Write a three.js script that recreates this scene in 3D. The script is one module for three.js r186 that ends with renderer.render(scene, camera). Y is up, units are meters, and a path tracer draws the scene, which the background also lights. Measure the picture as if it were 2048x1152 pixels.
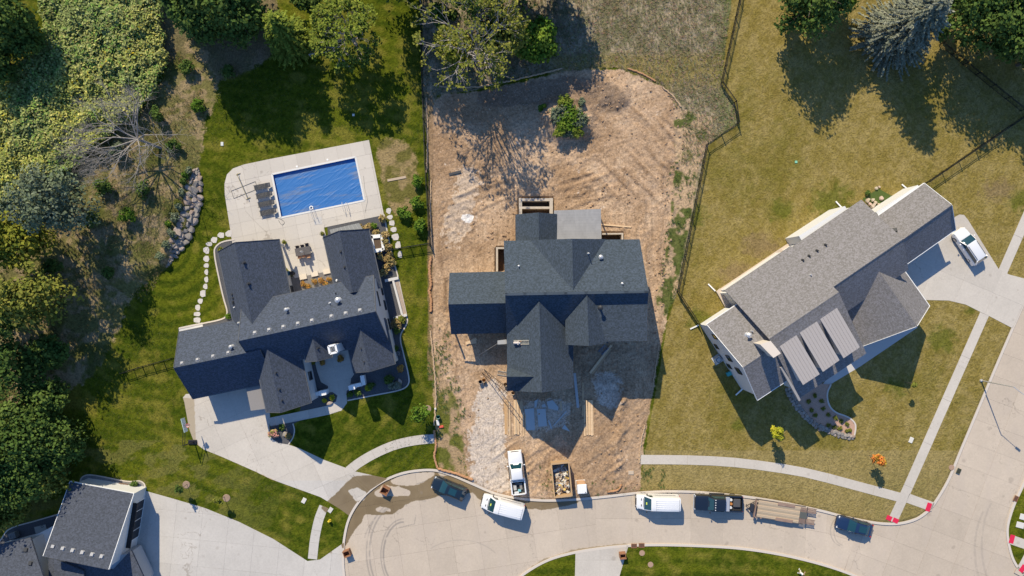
import * as THREE from 'three';
import { mergeGeometries, toCreasedNormals } from 'three/addons/utils/BufferGeometryUtils.js';
import { RoundedBoxGeometry } from 'three/addons/geometries/RoundedBoxGeometry.js';
import { MarchingCubes } from 'three/addons/objects/MarchingCubes.js';

// ------------------------------------------------------------------ camera, sky, sun, exposure
const H = 97, S = 15.6;                       // drone height (m); survey scale: photo pixels per metre on the ground
const scene = new THREE.Scene();
const camera = new THREE.PerspectiveCamera(2 * Math.atan(576 / (S * H)) * 180 / Math.PI, 16 / 9, 1, 900);
camera.position.set(0, H, 0);
camera.up.set(0, 0, -1);
camera.lookAt(0, 0, 0);
scene.add(camera);
const renderer = new THREE.WebGLRenderer({ antialias: true });
renderer.toneMapping = THREE.LinearToneMapping;
renderer.toneMappingExposure = 1.18;
renderer.shadowMap.enabled = true;
const SUNX = -0.412, SUNZ = -1.086;           // towards the sun, per metre of height
{
  const w = 256, h = 128, d = new Float32Array(w * h * 4);
  const sd = new THREE.Vector3(SUNX, 1, SUNZ).normalize();
  for (let j = 0; j < h; j++) for (let i = 0; i < w; i++) {
    const el = ((j + 0.5) / h - 0.5) * Math.PI, az = ((i + 0.5) / w - 0.5) * 2 * Math.PI;
    const v = new THREE.Vector3(Math.cos(el) * Math.cos(az), Math.sin(el), Math.cos(el) * Math.sin(az));
    const t = Math.pow(Math.max(0, Math.sin(el)), 0.45), g = Math.pow(Math.max(0, v.dot(sd)), 12) * 0.3;
    const k = el < 0 ? 0.5 : 1, o = (j * w + i) * 4;
    d[o] = k * (0.34 + (0.050 - 0.34) * t + g); d[o + 1] = k * (0.48 + (0.165 - 0.48) * t + g * 0.92); d[o + 2] = k * (0.68 + (0.46 - 0.68) * t + g * 0.75); d[o + 3] = 1;
  }
  const sky = new THREE.DataTexture(d, w, h, THREE.RGBAFormat, THREE.FloatType);
  sky.mapping = THREE.EquirectangularReflectionMapping; sky.magFilter = THREE.LinearFilter; sky.needsUpdate = true;
  scene.background = sky; scene.environment = sky;
}
const sun = new THREE.DirectionalLight(new THREE.Color(1, 0.885, 0.67), 4.7);
sun.position.set(SUNX * 120, 120, SUNZ * 120);
sun.castShadow = true; sun.shadow.mapSize.set(4096, 4096);
Object.assign(sun.shadow.camera, { left: -95, right: 95, top: 95, bottom: -95, near: 10, far: 420 });
scene.add(sun); scene.add(sun.target);

// ------------------------------------------------------------------ helpers
let seed = 7;
const rnd = () => { seed = (seed + 0x6D2B79F5) | 0; let t = Math.imul(seed ^ (seed >>> 15), 1 | seed); t = (t + Math.imul(t ^ (t >>> 7), 61 | t)) ^ t; return ((t ^ (t >>> 14)) >>> 0) / 4294967296; };
const rr = (a, b) => a + (b - a) * rnd();
const V = (x, y, z) => new THREE.Vector3(x, y, z);
const clamp = (x, a = 0, b = 1) => Math.min(b, Math.max(a, x));
const ss = (a, b, x) => { const t = clamp((x - a) / (b - a)); return t * t * (3 - 2 * t); };
const mixc = (a, b, t) => [a[0] + (b[0] - a[0]) * t, a[1] + (b[1] - a[1]) * t, a[2] + (b[2] - a[2]) * t];
const hsh = (x, y) => { let h = Math.imul(x, 374761393) + Math.imul(y, 668265263) | 0; h = Math.imul(h ^ (h >>> 13), 1274126177); return ((h ^ (h >>> 16)) >>> 0) / 4294967296; };
function vn(x, y) { const xi = Math.floor(x), yi = Math.floor(y), fx = x - xi, fy = y - yi, u = fx * fx * (3 - 2 * fx), v = fy * fy * (3 - 2 * fy);
  const a = hsh(xi, yi), b = hsh(xi + 1, yi), c = hsh(xi, yi + 1), d = hsh(xi + 1, yi + 1); return a + (b - a) * u + (c - a) * v + (a - b - c + d) * u * v; }
function fbm(x, y, o = 4) { let s = 0, a = 0.5, n = 0; for (let i = 0; i < o; i++) { s += a * vn(x, y); n += a; a *= 0.5; x = x * 2.03 + 17.1; y = y * 2.03 + 5.7; } return s / n; }
// survey coordinates (photo pixels) of a point at height y -> metres
const W = (px, py, y = 0) => V((px - 1024) / S * (1 - y / H), y, (py - 576) / S * (1 - y / H));
const toPx = (x, z) => [x * S + 1024, z * S + 576];
const names = {};
const ORD = ['first', 'second', 'third', 'fourth', 'fifth', 'sixth', 'seventh', 'eighth', 'ninth', 'tenth', 'eleventh', 'twelfth', 'thirteenth', 'fourteenth', 'fifteenth'];
const numbered = n => { const k = names[n] = (names[n] ?? -1) + 1; return k ? n + '_' + String(k).padStart(3, '0') : n; };
const shadow = o => { o.castShadow = true; o.receiveShadow = true; return o; };
function tag(o, label, category, group, kind) { o.userData.label = label; if (category) o.userData.category = category; if (group) o.userData.group = group; if (kind) o.userData.kind = kind; return o; }
function thing(name, label, category, pos, turn = 0, group) { const g = new THREE.Group(); g.name = numbered(name); if (pos) g.position.copy(pos); g.rotation.y = turn; scene.add(g); return tag(g, label, category, group); }
function part(parent, name, geo, mat, label) { const m = shadow(new THREE.Mesh(geo, mat)); m.name = name; if (label) m.userData.label = label; parent.add(m); return m; }
// part of a root group, geometry given in world coordinates
function wpart(root, name, geo, mat, parent = root, label) { geo.translate(-root.position.x, -root.position.y, -root.position.z); return part(parent, name, geo, mat, label); }
function struct(name, geo, mat, label) { const m = shadow(new THREE.Mesh(geo, mat)); m.name = numbered(name); m.userData.kind = 'structure'; if (label) m.userData.label = label; scene.add(m); return m; }
function single(name, geo, mat, label, category, pos, turn = 0, group) { const m = shadow(new THREE.Mesh(geo, mat)); m.name = numbered(name); if (pos) m.position.copy(pos); m.rotation.y = turn; scene.add(m); return tag(m, label, category, group); }
function copyOf(src, pos, turn, label, scale) { const c = src.clone(); c.name = numbered(src.name.replace(/_\d{3}$/, '')); c.position.copy(pos); c.rotation.y = turn; c.userData = { ...src.userData }; if (label) c.userData.label = label; if (scale) c.scale.setScalar(scale); scene.add(c); return c; }
const M = (o) => new THREE.MeshStandardMaterial({ roughness: 0.85, ...o, color: Array.isArray(o.color) ? new THREE.Color().setRGB(...o.color) : o.color });
const MP = (o) => new THREE.MeshPhysicalMaterial({ roughness: 0.5, ...o, color: Array.isArray(o.color) ? new THREE.Color().setRGB(...o.color) : o.color });
const cat = a => mergeGeometries(a.map(g => { const n = g.index ? g.toNonIndexed() : g; for (const k of Object.keys(n.attributes)) if (!['position', 'normal', 'uv'].includes(k)) n.deleteAttribute(k); return n; }));
const box = (x, y, z, w, h, d, ry = 0) => { const g = new THREE.BoxGeometry(w, h, d); if (ry) g.rotateY(ry); return g.translate(x, y, z); };
const rbox = (x, y, z, w, h, d, r = 0.03, ry = 0) => { const g = new RoundedBoxGeometry(w, h, d, 2, r); if (ry) g.rotateY(ry); return g.translate(x, y, z); };
const cyl = (x, y, z, r0, r1, h, n = 12) => new THREE.CylinderGeometry(r1, r0, h, n).translate(x, y + h / 2, z);
function rod(a, b, r0, r1 = r0, n = 6) { const d = b.clone().sub(a), l = d.length(), g = new THREE.CylinderGeometry(r1, r0, l, n); g.applyQuaternion(new THREE.Quaternion().setFromUnitVectors(V(0, 1, 0), d.normalize())); return g.translate((a.x + b.x) / 2, (a.y + b.y) / 2, (a.z + b.z) / 2); }
function bar(a, b, w, h) { const d = b.clone().sub(a), l = d.length(), g = new THREE.BoxGeometry(w, h, l); const m = new THREE.Matrix4().lookAt(b, a, Math.abs(d.y) > 0.95 * l ? V(1, 0, 0) : V(0, 1, 0)); g.applyMatrix4(m); return g.translate((a.x + b.x) / 2, (a.y + b.y) / 2, (a.z + b.z) / 2); }
// prism: polygon of 3D points, thickness t straight down; uv 'plane' (metres in the face) or 'map' (survey map)
const DX0 = -160, DY0 = -120, DW = 2368, DH = 1392;
const mapUV = (x, z) => { const [px, py] = toPx(x, z); return [(px - DX0) / DW, (py - DY0) / DH]; };
function slab(pts, t, uvm = 'plane') {
  let n = V(0, 0, 0);
  for (let i = 0; i < pts.length; i++) { const a = pts[i], b = pts[(i + 1) % pts.length]; n.x += (a.y - b.y) * (a.z + b.z); n.y += (a.z - b.z) * (a.x + b.x); n.z += (a.x - b.x) * (a.y + b.y); }
  n.normalize(); if (n.y < 0) { n.negate(); pts = pts.slice().reverse(); }
  const hd = Math.hypot(n.x, n.z) > 0.02 ? V(n.z, 0, -n.x).normalize() : V(1, 0, 0), sd = n.clone().cross(hd);
  const c2 = pts.map(p => new THREE.Vector2(p.dot(hd), p.dot(sd)));
  const tri = THREE.ShapeUtils.triangulateShape(c2, []);
  const pos = [], nor = [], uv = [];
  const put = (p, nn, u) => { pos.push(p.x, p.y, p.z); nor.push(nn.x, nn.y, nn.z); uv.push(u[0], u[1]); };
  const U = p => uvm === 'map' ? mapUV(p.x, p.z) : [p.dot(hd), p.dot(sd)];
  const dn = n.clone().negate();
  for (const f of tri) { let [a, b, c] = f.map(i => pts[i]); const cr = b.clone().sub(a).cross(c.clone().sub(a)); if (cr.dot(n) < 0) [b, c] = [c, b];
    put(a, n, U(a)); put(b, n, U(b)); put(c, n, U(c));
    if (t > 0) for (const p of [a, c, b]) { const q = p.clone(); q.y -= t; put(q, dn, U(p)); } }
  if (t > 0) for (let i = 0; i < pts.length; i++) { const a = pts[i], b = pts[(i + 1) % pts.length], a2 = a.clone(), b2 = b.clone(); a2.y -= t; b2.y -= t; const e = b.clone().sub(a); if (e.length() < 1e-4) continue;
    const sn = e.clone().cross(V(0, 1, 0)).normalize(), L = e.length();
    const ua = uvm === 'map' ? U(a) : [0, 0], ub = uvm === 'map' ? U(b) : [L, 0], ta = uvm === 'map' ? ua : [0, -t], tb = uvm === 'map' ? ub : [L, -t];
    put(a, sn, ua); put(a2, sn, ta); put(b2, sn, tb); put(a, sn, ua); put(b2, sn, tb); put(b, sn, ub); }
  const g = new THREE.BufferGeometry();
  g.setAttribute('position', new THREE.Float32BufferAttribute(pos, 3)); g.setAttribute('normal', new THREE.Float32BufferAttribute(nor, 3)); g.setAttribute('uv', new THREE.Float32BufferAttribute(uv, 2));
  return g;
}
const pg = (list, y) => list.map(([a, b]) => { const p = W(a, b); p.y = y; return p; });       // ground outline at height y
// ribbon along a polyline of [x,z] metres: box section w wide, from y0 to y1
function ribbon(pts, w, y0, y1, uvm = 'map', lift) {
  const L = [], R = [];
  for (let i = 0; i < pts.length; i++) { const a = pts[Math.max(0, i - 1)], b = pts[Math.min(pts.length - 1, i + 1)]; const dx = b[0] - a[0], dz = b[1] - a[1], l = Math.hypot(dx, dz) || 1; L.push([pts[i][0] + dz / l * w / 2, pts[i][1] - dx / l * w / 2]); R.push([pts[i][0] - dz / l * w / 2, pts[i][1] + dx / l * w / 2]); }
  const gs = []; for (let i = 0; i + 1 < pts.length; i++) { const q = [L[i], L[i + 1], R[i + 1], R[i]].map(p => V(p[0], y1 + (lift ? lift(p[0], p[1]) : 0), p[1])); gs.push(slab(q, y1 - y0, uvm)); }
  return cat(gs);
}
const gxz = list => list.map(([a, b]) => { const p = W(a, b); return [p.x, p.z]; });
function smoothLine(pts, n, closed = false) { const c = new THREE.CatmullRomCurve3(pts.map(p => V(p[0], 0, p[1])), closed, 'centripetal'); return c.getPoints(n).map(p => [p.x, p.z]); }
const clipHalf = (poly, a, b, c) => { const out = []; for (let i = 0; i < poly.length; i++) { const p = poly[i], q = poly[(i + 1) % poly.length], dp = a * p[0] + b * p[1] - c, dq = a * q[0] + b * q[1] - c; if (dp <= 0) out.push(p); if (dp * dq < 0) { const t = dp / (dp - dq); out.push([p[0] + (q[0] - p[0]) * t, p[1] + (q[1] - p[1]) * t]); } } return out; };
function clipQuad(poly, quad) { let ar = 0; for (let i = 0; i < quad.length; i++) { const p = quad[i], q = quad[(i + 1) % quad.length]; ar += p[0] * q[1] - q[0] * p[1]; } const qs = ar < 0 ? quad.slice().reverse() : quad; let r = poly;
  for (let i = 0; i < qs.length && r.length; i++) { const p = qs[i], q = qs[(i + 1) % qs.length], nx = q[1] - p[1], nz = -(q[0] - p[0]); r = clipHalf(r, nx, nz, nx * p[0] + nz * p[1]); } return r; }
const area = p => { let a = 0; for (let i = 0; i < p.length; i++) { const q = p[(i + 1) % p.length]; a += p[i][0] * q[1] - q[0] * p[i][1]; } return Math.abs(a / 2); };
function inPoly(x, y, p) { let r = false; for (let i = 0, j = p.length - 1; i < p.length; j = i++) { if ((p[i][1] > y) !== (p[j][1] > y) && x < (p[j][0] - p[i][0]) * (y - p[i][1]) / (p[j][1] - p[i][1]) + p[i][0]) r = !r; } return r; }
function segDist(x, y, p, closed = true) { let m = 1e9; for (let i = 0; i < (closed ? p.length : p.length - 1); i++) { const a = p[i], b = p[(i + 1) % p.length], dx = b[0] - a[0], dy = b[1] - a[1]; const t = clamp(((x - a[0]) * dx + (y - a[1]) * dy) / (dx * dx + dy * dy || 1)); m = Math.min(m, Math.hypot(x - a[0] - dx * t, y - a[1] - dy * t)); } return m; }
const sdist = (x, y, p) => (inPoly(x, y, p) ? 1 : -1) * segDist(x, y, p);

// ------------------------------------------------------------------ outlines in survey coordinates
const roadN = [[700, 1230], [688, 1150], [686, 1118], [688, 1080], [697, 1040], [713, 1010], [736, 984], [765, 963], [800, 948], [838, 941], [872, 941], [905, 951], [945, 968], [990, 987], [1030, 996], [1090, 1001], [1150, 999], [1215, 993], [1275, 986], [1330, 983], [1390, 984], [1450, 989], [1510, 996], [1570, 1006], [1640, 1021], [1700, 1036], [1762, 1047], [1800, 1047], [1835, 1037], [1860, 1018], [1880, 990], [1898, 958], [1920, 905], [1960, 810], [2000, 715], [2048, 605], [2120, 440]];
const roadE = [[2275, 440], [2200, 615], [2110, 820], [2048, 967], [2027, 1013], [2016, 1050], [2015, 1068], [2018, 1090], [2027, 1120], [2042, 1142], [2090, 1180]];
const roadS = [[1760, 1175], [1700, 1148], [1640, 1128], [1560, 1109], [1480, 1097], [1400, 1092], [1310, 1090], [1250, 1092], [1200, 1097], [1150, 1105], [1100, 1119], [1060, 1140], [1035, 1160], [990, 1230]];
const roadPoly = [...roadN, ...roadE, [2090, 1262], [1900, 1262], ...roadS];
const poolR = [[544, 348.5], [711, 314], [729, 401], [561.5, 435.5]];
const wellN = [[1040, 398], [1104, 398], [1104, 445], [1040, 445]], wellW = [[994, 497], [1010, 497], [1010, 541], [994, 541]], wellE = [[1204, 468], [1244, 468], [1244, 482], [1204, 482]];
const lightwell = [[773, 566], [790, 562], [810, 628], [788, 632]];
const hillPoly = [[-170, -130], [430, -130], [420, 40], [400, 130], [418, 230], [402, 320], [393, 345], [399, 400], [385, 460], [337, 534], [300, 600], [190, 650], [110, 800], [-170, 850]];
const dirtPoly = [[866, 495], [858, 640], [866, 740], [886, 800], [918, 870], [940, 985], [1030, 1000], [1150, 1003], [1278, 990], [1290, 870], [1312, 740], [1338, 610], [1362, 480], [1372, 330], [1376, 240], [1335, 175], [1240, 138], [1135, 140], [1060, 160], [960, 182], [872, 190], [852, 260], [862, 380]];
const hillH = (px, py) => { const d = sdist(px, py, hillPoly); if (d <= 0) return 0; const wall = ss(300, 345, py) * (1 - ss(530, 580, py)); const w = 14 * wall + 130 * (1 - wall); return 0.85 * ss(0, w, d) + 1.2 * ss(40, 420, d); };
function moundH(px, py) { let h = 0; const g = (x, y, rx, ry, a, p = 1.6) => { const d = Math.hypot((px - x) / rx, (py - y) / ry) + (vn(px * 0.06, py * 0.06) - 0.5) * 0.45; h += a * Math.exp(-Math.pow(Math.max(0, d), p * 2)); };
  if (px > 1060 && px < 1300 && py > 120 && py < 330) { g(1135, 240, 50, 42, 1.25, 2); g(1215, 178, 28, 34, 0.5); g(1245, 195, 14, 30, 0.4); g(1172, 158, 30, 10, 0.35); }
  if (px > 1180 && px < 1320 && py > 740 && py < 960) { const cx = 1248 - (py - 780) * 0.11 + 6 * Math.sin(py * 0.09); h += 0.33 * Math.exp(-Math.pow((px - cx) / 9, 2)) * ss(755, 800, py) * (1 - ss(925, 955, py)) * (0.5 + vn(px * 0.2, py * 0.2)); }
  return h; }
function ruts(px, py) { // wheel and track ruts, signed relief 0..1
  let r = 0; const warp = 14 * (fbm(px * 0.012, py * 0.012, 2) - 0.5);
  r += Math.pow(vn((px + warp) * 0.16, py * 0.012 + 3), 2) * ss(1230, 1290, px) * ss(300, 380, py) * (1 - ss(700, 760, py));           // along the east side
  r += Math.pow(vn((px + warp) * 0.15, py * 0.012 + 8), 2) * (1 - ss(905, 940, px)) * ss(430, 520, py) * (1 - ss(800, 860, py));    // along the west side
  const u = (px - py) * 0.707 + warp; r += Math.pow(vn(u * 0.13, (px + py) * 0.01), 2) * ss(1150, 1200, px) * ss(180, 230, py) * (1 - ss(380, 420, py));
  const w = px * 0.35 + py * 0.94 + warp; r += 0.8 * Math.pow(vn(w * 0.14, px * 0.012), 2) * ss(880, 930, px) * (1 - ss(1200, 1260, px)) * ss(330, 350, py) * (1 - ss(420, 440, py));
  const q = px * 0.6 + py * 0.8; r += 0.6 * Math.pow(vn(q * 0.16, (px - py) * 0.01), 2) * ss(840, 880, py) * ss(960, 1000, px);
  return r; }
function groundY(x, z) {
  const [px, py] = toPx(x, z);
  let h = hillH(px, py);
  const dr = sdist(px, py, roadPoly); if (dr > -6) return h * 0 + (-0.28 * ss(-5, 3, dr));
  for (const w of [poolR, wellN, wellW, wellE]) { const d = sdist(px, py, w); if (d > -6) return -1.6 * ss(-4, 1, d); }
  { const d = sdist(px, py, lightwell); if (d > -3) return -1.0 * ss(-2, 1, d); }
  if (px > 820 && px < 1420 && py > 100 && py < 1010) {
    const d = sdist(px, py, dirtPoly), m = ss(0, 25, d);
    if (m > 0) { h += m * (0.16 * (fbm(x * 0.9, z * 0.9, 3) - 0.5) + 0.15 * (Math.pow(fbm(x * 2.6 + 9, z * 2.6, 2), 2) - 0.25) * ss(0.35, 0.7, fbm(x * 0.23 + 4, z * 0.23, 2)) * 1.8 + 0.2 * (ruts(px, py) - 0.15)); }
    h += moundH(px, py);
  }
  if (px > 830 && px < 1480 && py < 330) { const d = sdist(px, py, dirtPoly); h += 0.12 * (fbm(x * 0.8, z * 0.8, 3) - 0.5) * ss(0, 30, -d); }
  return h;
}
// point on the ground under a survey pixel, terrain included
function G(px, py, up = 0) { let p = W(px, py), y = 0; for (let i = 0; i < 3; i++) { y = groundY(p.x, p.z); p = W(px, py, y); } p.y = y + up; return p; }

// ------------------------------------------------------------------ computed survey maps (ground colour, ground relief, paving colour)
const TW = 2048, TH = 1204;
const tex = (data, w, h, srgb) => { const t = new THREE.DataTexture(data, w, h, THREE.RGBAFormat); t.magFilter = THREE.LinearFilter; t.minFilter = THREE.LinearMipmapLinearFilter; t.generateMipmaps = true; t.anisotropy = 8; t.wrapS = t.wrapT = THREE.RepeatWrapping; if (srgb) t.colorSpace = THREE.SRGBColorSpace; t.needsUpdate = true; return t; };
const enc = v => { v = clamp(v); return 255 * (v <= 0.0031308 ? v * 12.92 : 1.055 * Math.pow(v, 1 / 2.4) - 0.055); };
const tx = px => (px - DX0) / DW * TW, ty = py => (py - DY0) / DH * TH;
function raster(poly) { const m = new Float32Array(TW * TH), P = poly.map(([a, b]) => [tx(a), ty(b)]); let y0 = Math.max(0, Math.floor(Math.min(...P.map(p => p[1])))), y1 = Math.min(TH - 1, Math.ceil(Math.max(...P.map(p => p[1]))));
  for (let y = y0; y <= y1; y++) { const xs = []; for (let i = 0, j = P.length - 1; i < P.length; j = i++) if ((P[i][1] > y) !== (P[j][1] > y)) xs.push((P[j][0] - P[i][0]) * (y - P[i][1]) / (P[j][1] - P[i][1]) + P[i][0]); xs.sort((a, b) => a - b);
    for (let k = 0; k + 1 < xs.length; k += 2) for (let x = Math.max(0, Math.ceil(xs[k])); x <= Math.min(TW - 1, xs[k + 1]); x++) m[y * TW + x] = 1; } return m; }
function blur(m, r) { for (let pass = 0; pass < 2; pass++) { const t = new Float32Array(TW * TH);
    for (let y = 0; y < TH; y++) { let s = 0; for (let x = -r; x < TW; x++) { if (x + r < TW) s += m[y * TW + x + r]; if (x - r - 1 >= 0) s -= m[y * TW + x - r - 1]; if (x >= 0) t[y * TW + x] = s / (2 * r + 1); } }
    for (let x = 0; x < TW; x++) { let s = 0; for (let y = -r; y < TH; y++) { if (y + r < TH) s += t[(y + r) * TW + x]; if (y - r - 1 >= 0) s -= t[(y - r - 1) * TW + x]; if (y >= 0) m[y * TW + x] = s / (2 * r + 1); } } } return m; }
const zone = (poly, r) => blur(raster(poly), r);
const rightPoly = [[1478, -130], [1441, 168], [1470, 208], [1476, 248], [1412, 290], [1354, 583], [1335, 640], [1316, 750], [1294, 880], [1275, 990], [1400, 1000], [1600, 1030], [1790, 1070], [1900, 1000], [2100, 480], [2210, 300], [2210, -130]];
const meadowPoly = [[856, -130], [1478, -130], [1441, 168], [1470, 208], [1474, 250], [1412, 290], [1354, 583], [1330, 640], [1352, 480], [1362, 330], [1366, 240], [1330, 175], [1240, 135], [1060, 150], [950, 180], [872, 190], [858, 190]];
const zRight = zone(rightPoly, 5), zDirt = zone(dirtPoly, 9), zMead = zone(meadowPoly, 7), zHill = zone([[-170, 330], [150, 330], [300, 215], [345, 118], [400, 60], [425, 130], [440, 190], [408, 240], [402, 300], [393, 345], [392, 400], [372, 470], [330, 540], [250, 600], [240, 660], [180, 760], [-170, 900]], 16);
const zShadeSoil = zone([[290, -130], [540, -130], [560, 100], [530, 125], [470, 150], [410, 180], [330, 120]], 14);   // bare leaf litter under the tall trees
const zTan = zone([[748, 285], [790, 270], [832, 300], [836, 400], [820, 440], [775, 420]], 14);
const zLot = zone([[842, -130], [870, -130], [874, 190], [862, 300], [846, 240]], 6);
const zWeedW = zone([[868, 660], [878, 740], [915, 800], [925, 880], [935, 960], [880, 955], [872, 850], [862, 760]], 7);
const zGravel = zone([[960, 770], [1000, 760], [1010, 800], [1005, 880], [1010, 905], [1018, 950], [1040, 985], [960, 985], [935, 950], [938, 890], [945, 830]], 10);
const zGravel2 = zone([[1185, 745], [1240, 745], [1243, 790], [1228, 825], [1190, 800]], 9);
const zGravel3 = zone([[1045, 800], [1150, 800], [1130, 850], [1090, 860], [1050, 850]], 9);
const zPale = zone([[915, 330], [945, 320], [960, 370], [935, 470], [905, 500], [880, 480], [900, 400]], 12);
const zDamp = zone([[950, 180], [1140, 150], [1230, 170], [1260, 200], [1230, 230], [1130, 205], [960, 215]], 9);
const zRockLine = zone([[1345, 215], [1430, 235], [1418, 285], [1398, 330], [1382, 430], [1350, 590], [1325, 650], [1310, 600], [1335, 480], [1350, 330]], 7);
const gmap = new Uint8Array(TW * TH * 4), bmap = new Uint8Array(TW * TH * 4);
{
  const LG = [[0.086, 0.104, 0.007], [0.036, 0.058, 0.004], [0.165, 0.150, 0.026]];
  for (let y = 0; y < TH; y++) for (let x = 0; x < TW; x++) {
    const i = y * TW + x, px = DX0 + x / TW * DW, py = DY0 + y / TH * DH, mx = px / S, my = py / S;
    const f1 = hsh(x, y), f2 = vn(x * 0.55, y * 0.55), f3 = vn(x * 0.23 + 4, y * 0.23), c1 = fbm(mx * 0.16, my * 0.16, 4), c2 = fbm(mx * 0.6 + 40, my * 0.6, 3), c3 = fbm(mx * 1.7 + 9, my * 1.7 + 2, 2);
    const e = (c3 - 0.5) * 0.9 + (f2 - 0.5) * 0.35;   // ragged edges
    const fine = 0.56 + 0.36 * f1 + 0.52 * f2;
    // green lawn
    const ax = px * 0.985 + py * 0.17, ay = py * 0.985 - px * 0.17;
    const st = (py < 480 ? Math.sin(ay * 0.26 + 3 * c1) : px < 640 && py > 840 ? Math.sin((py * 0.93 - px * 0.36) * 0.22 + 2 * c1) : px > 1000 && py > 1080 ? Math.sin(py * 0.23 - px * 0.006) : Math.sin(Math.hypot(px - 340, py - 500) * 0.24 + 5 * c1)) * 0.5 + 0.5;
    let col = mixc(LG[1], LG[0], ss(0.25, 0.75, c1 * 0.5 + st * (0.10 + 0.34 * ss(0.35, 0.7, fbm(mx * 0.08 + 3, my * 0.08, 2))) + f3 * 0.28 + 0.05));
    const dry = ss(0.52, 0.74, c2 * 0.65 + c1 * 0.35 + 0.08 * st); col = mixc(col, LG[2], dry * 0.75 + 0.12 * f3);
    if (px < 640 && py > 880) col = mixc(col, [0.150, 0.140, 0.042], 0.6 * ss(0.45, 0.62, fbm(mx * 0.5 - my * 0.18, (mx * 0.35 + my) * 0.9, 3)) * ss(640, 350, px));
    let rel = 0.35 * f2 + 0.3 * f1 + 0.25 * c3;
    const tan = ss(0.4, 0.6, zTan[i] + e * 0.35); if (tan) col = mixc(col, mixc([0.30, 0.215, 0.11], [0.13, 0.115, 0.035], ss(0.45, 0.65, c2)), tan * 0.85);
    const lit = ss(0.4, 0.6, zShadeSoil[i] + e * 0.4); if (lit) col = mixc(col, mixc([0.22, 0.165, 0.105], [0.13, 0.115, 0.05], c2), lit);
    const hl = ss(0.42, 0.58, zHill[i] + e * 0.4); if (hl) { let hc = mixc([0.150, 0.138, 0.050], [0.270, 0.205, 0.115], ss(0.46, 0.66, c3 * 0.45 + c2 * 0.6)); hc = mixc(hc, [0.075, 0.085, 0.02], ss(0.55, 0.72, fbm(mx * 0.4 + 7, my * 0.4, 3)) * 0.8); col = mixc(col, hc, hl); rel += 0.4 * c3 * hl; }
    // dry right lawn
    const rg = ss(0.42, 0.58, zRight[i] + e * 0.25); if (rg) {
      const sx = px * 0.9 + py * 0.42; let k = mixc([0.196, 0.152, 0.040], [0.272, 0.212, 0.080], ss(0.2, 0.85, c2 * 0.55 + f3 * 0.4 + 0.06 * Math.sin(sx * 0.20)));
      k = mixc(k, [0.125, 0.112, 0.018], 0.62 * ss(0.48, 0.78, c1 * 0.75 + c3 * 0.25));
      for (const [gx, gy, gr] of [[1880, 680, 34], [1795, 775, 28], [1475, 850, 18], [1665, 405, 50], [1560, 420, 30], [1385, 430, 30], [1400, 640, 30], [1975, 560, 18], [2040, 400, 30], [1940, 620, 12], [1640, 500, 26]]) { const d = Math.hypot(px - gx, (py - gy) * 1.1) / gr + (c3 - 0.5) * 1.1; if (d < 1.2) k = mixc(k, [0.085, 0.100, 0.012], 0.75 * (1 - ss(0.35, 1.15, d))); }
      for (const [gx, gy, gr] of [[1520, 490, 46], [1470, 545, 38], [1995, 380, 40]]) { const d = Math.hypot(px - gx, (py - gy) * 1.5) / gr + (c3 - 0.5) * 0.9; if (d < 1.2) k = mixc(k, [0.19, 0.135, 0.078], 0.6 * (1 - ss(0.4, 1.1, d))); }
      if (py > 900) k = mixc(k, [0.285, 0.225, 0.105], 0.45); col = mixc(col, k, rg); }
    // meadow
    const me = ss(0.4, 0.6, zMead[i] + e * 0.3), lo = ss(0.4, 0.6, zLot[i] + e * 0.3); if (me || lo) {
      const streak = vn((px * 0.42 + py * 0.9) * 0.09, (px * 0.9 - py * 0.42) * 0.30 + 2 * c3), n2 = vn(px * 0.21, py * 0.12);
      let k = mixc([0.150, 0.138, 0.075], [0.325, 0.265, 0.185], ss(0.25, 0.7, streak * 0.5 + c3 * 0.3 + n2 * 0.25)); k = mixc(k, [0.085, 0.088, 0.038], 0.7 * ss(0.58, 0.8, fbm(mx * 0.8 + 3, my * 0.8, 3) + 0.2 * n2));
      k = mixc(k, [0.215, 0.172, 0.052], 0.8 * ss(96, 120, py) * (1 - ss(150, 200, py)) * ss(1080, 1120, px)); k = mixc(k, [0.085, 0.125, 0.022], ss(1430, 1470, px + 20 * c3) * 0.6); col = mixc(col, k, Math.max(me, lo)); rel += 0.5 * (c3 + streak * 0.4) * Math.max(me, lo); }
    // dirt
    const di = ss(0.43, 0.57, zDirt[i] + e * 0.30); if (di) {
      const clod = Math.pow(fbm(mx * 3.2, my * 3.2, 3), 1.5), ru = ruts(px, py), big = fbm(mx * 0.22 + 11, my * 0.22, 3);
      let k = mixc([0.315, 0.206, 0.124], [0.475, 0.332, 0.218], ss(0.25, 0.75, big * 0.65 + c2 * 0.4)); k = mixc(k, [0.200, 0.125, 0.074], 0.55 * ss(0.48, 0.8, clod) + 0.45 * ss(0.35, 0.8, ru));
      k = mixc(k, [0.52, 0.385, 0.265], 0.5 * ss(0.6, 0.8, vn(x * 0.13, y * 0.13) * 0.5 + big * 0.5));
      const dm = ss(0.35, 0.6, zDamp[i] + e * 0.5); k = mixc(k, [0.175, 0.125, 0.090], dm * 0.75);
      const gp = ss(0.40, 0.62, zGravel[i] + e * 1.15), g2 = ss(0.4, 0.62, zGravel2[i] + e * 0.7), g3 = ss(0.4, 0.62, zGravel3[i] + e * 0.8), pa = ss(0.45, 0.7, zPale[i] + e * 1.1);
      k = mixc(k, [0.535, 0.460, 0.390], Math.max(gp * 0.85, g2 * 0.8, g3 * 0.6)); k = mixc(k, [0.55, 0.455, 0.365], pa * 0.55);
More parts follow.
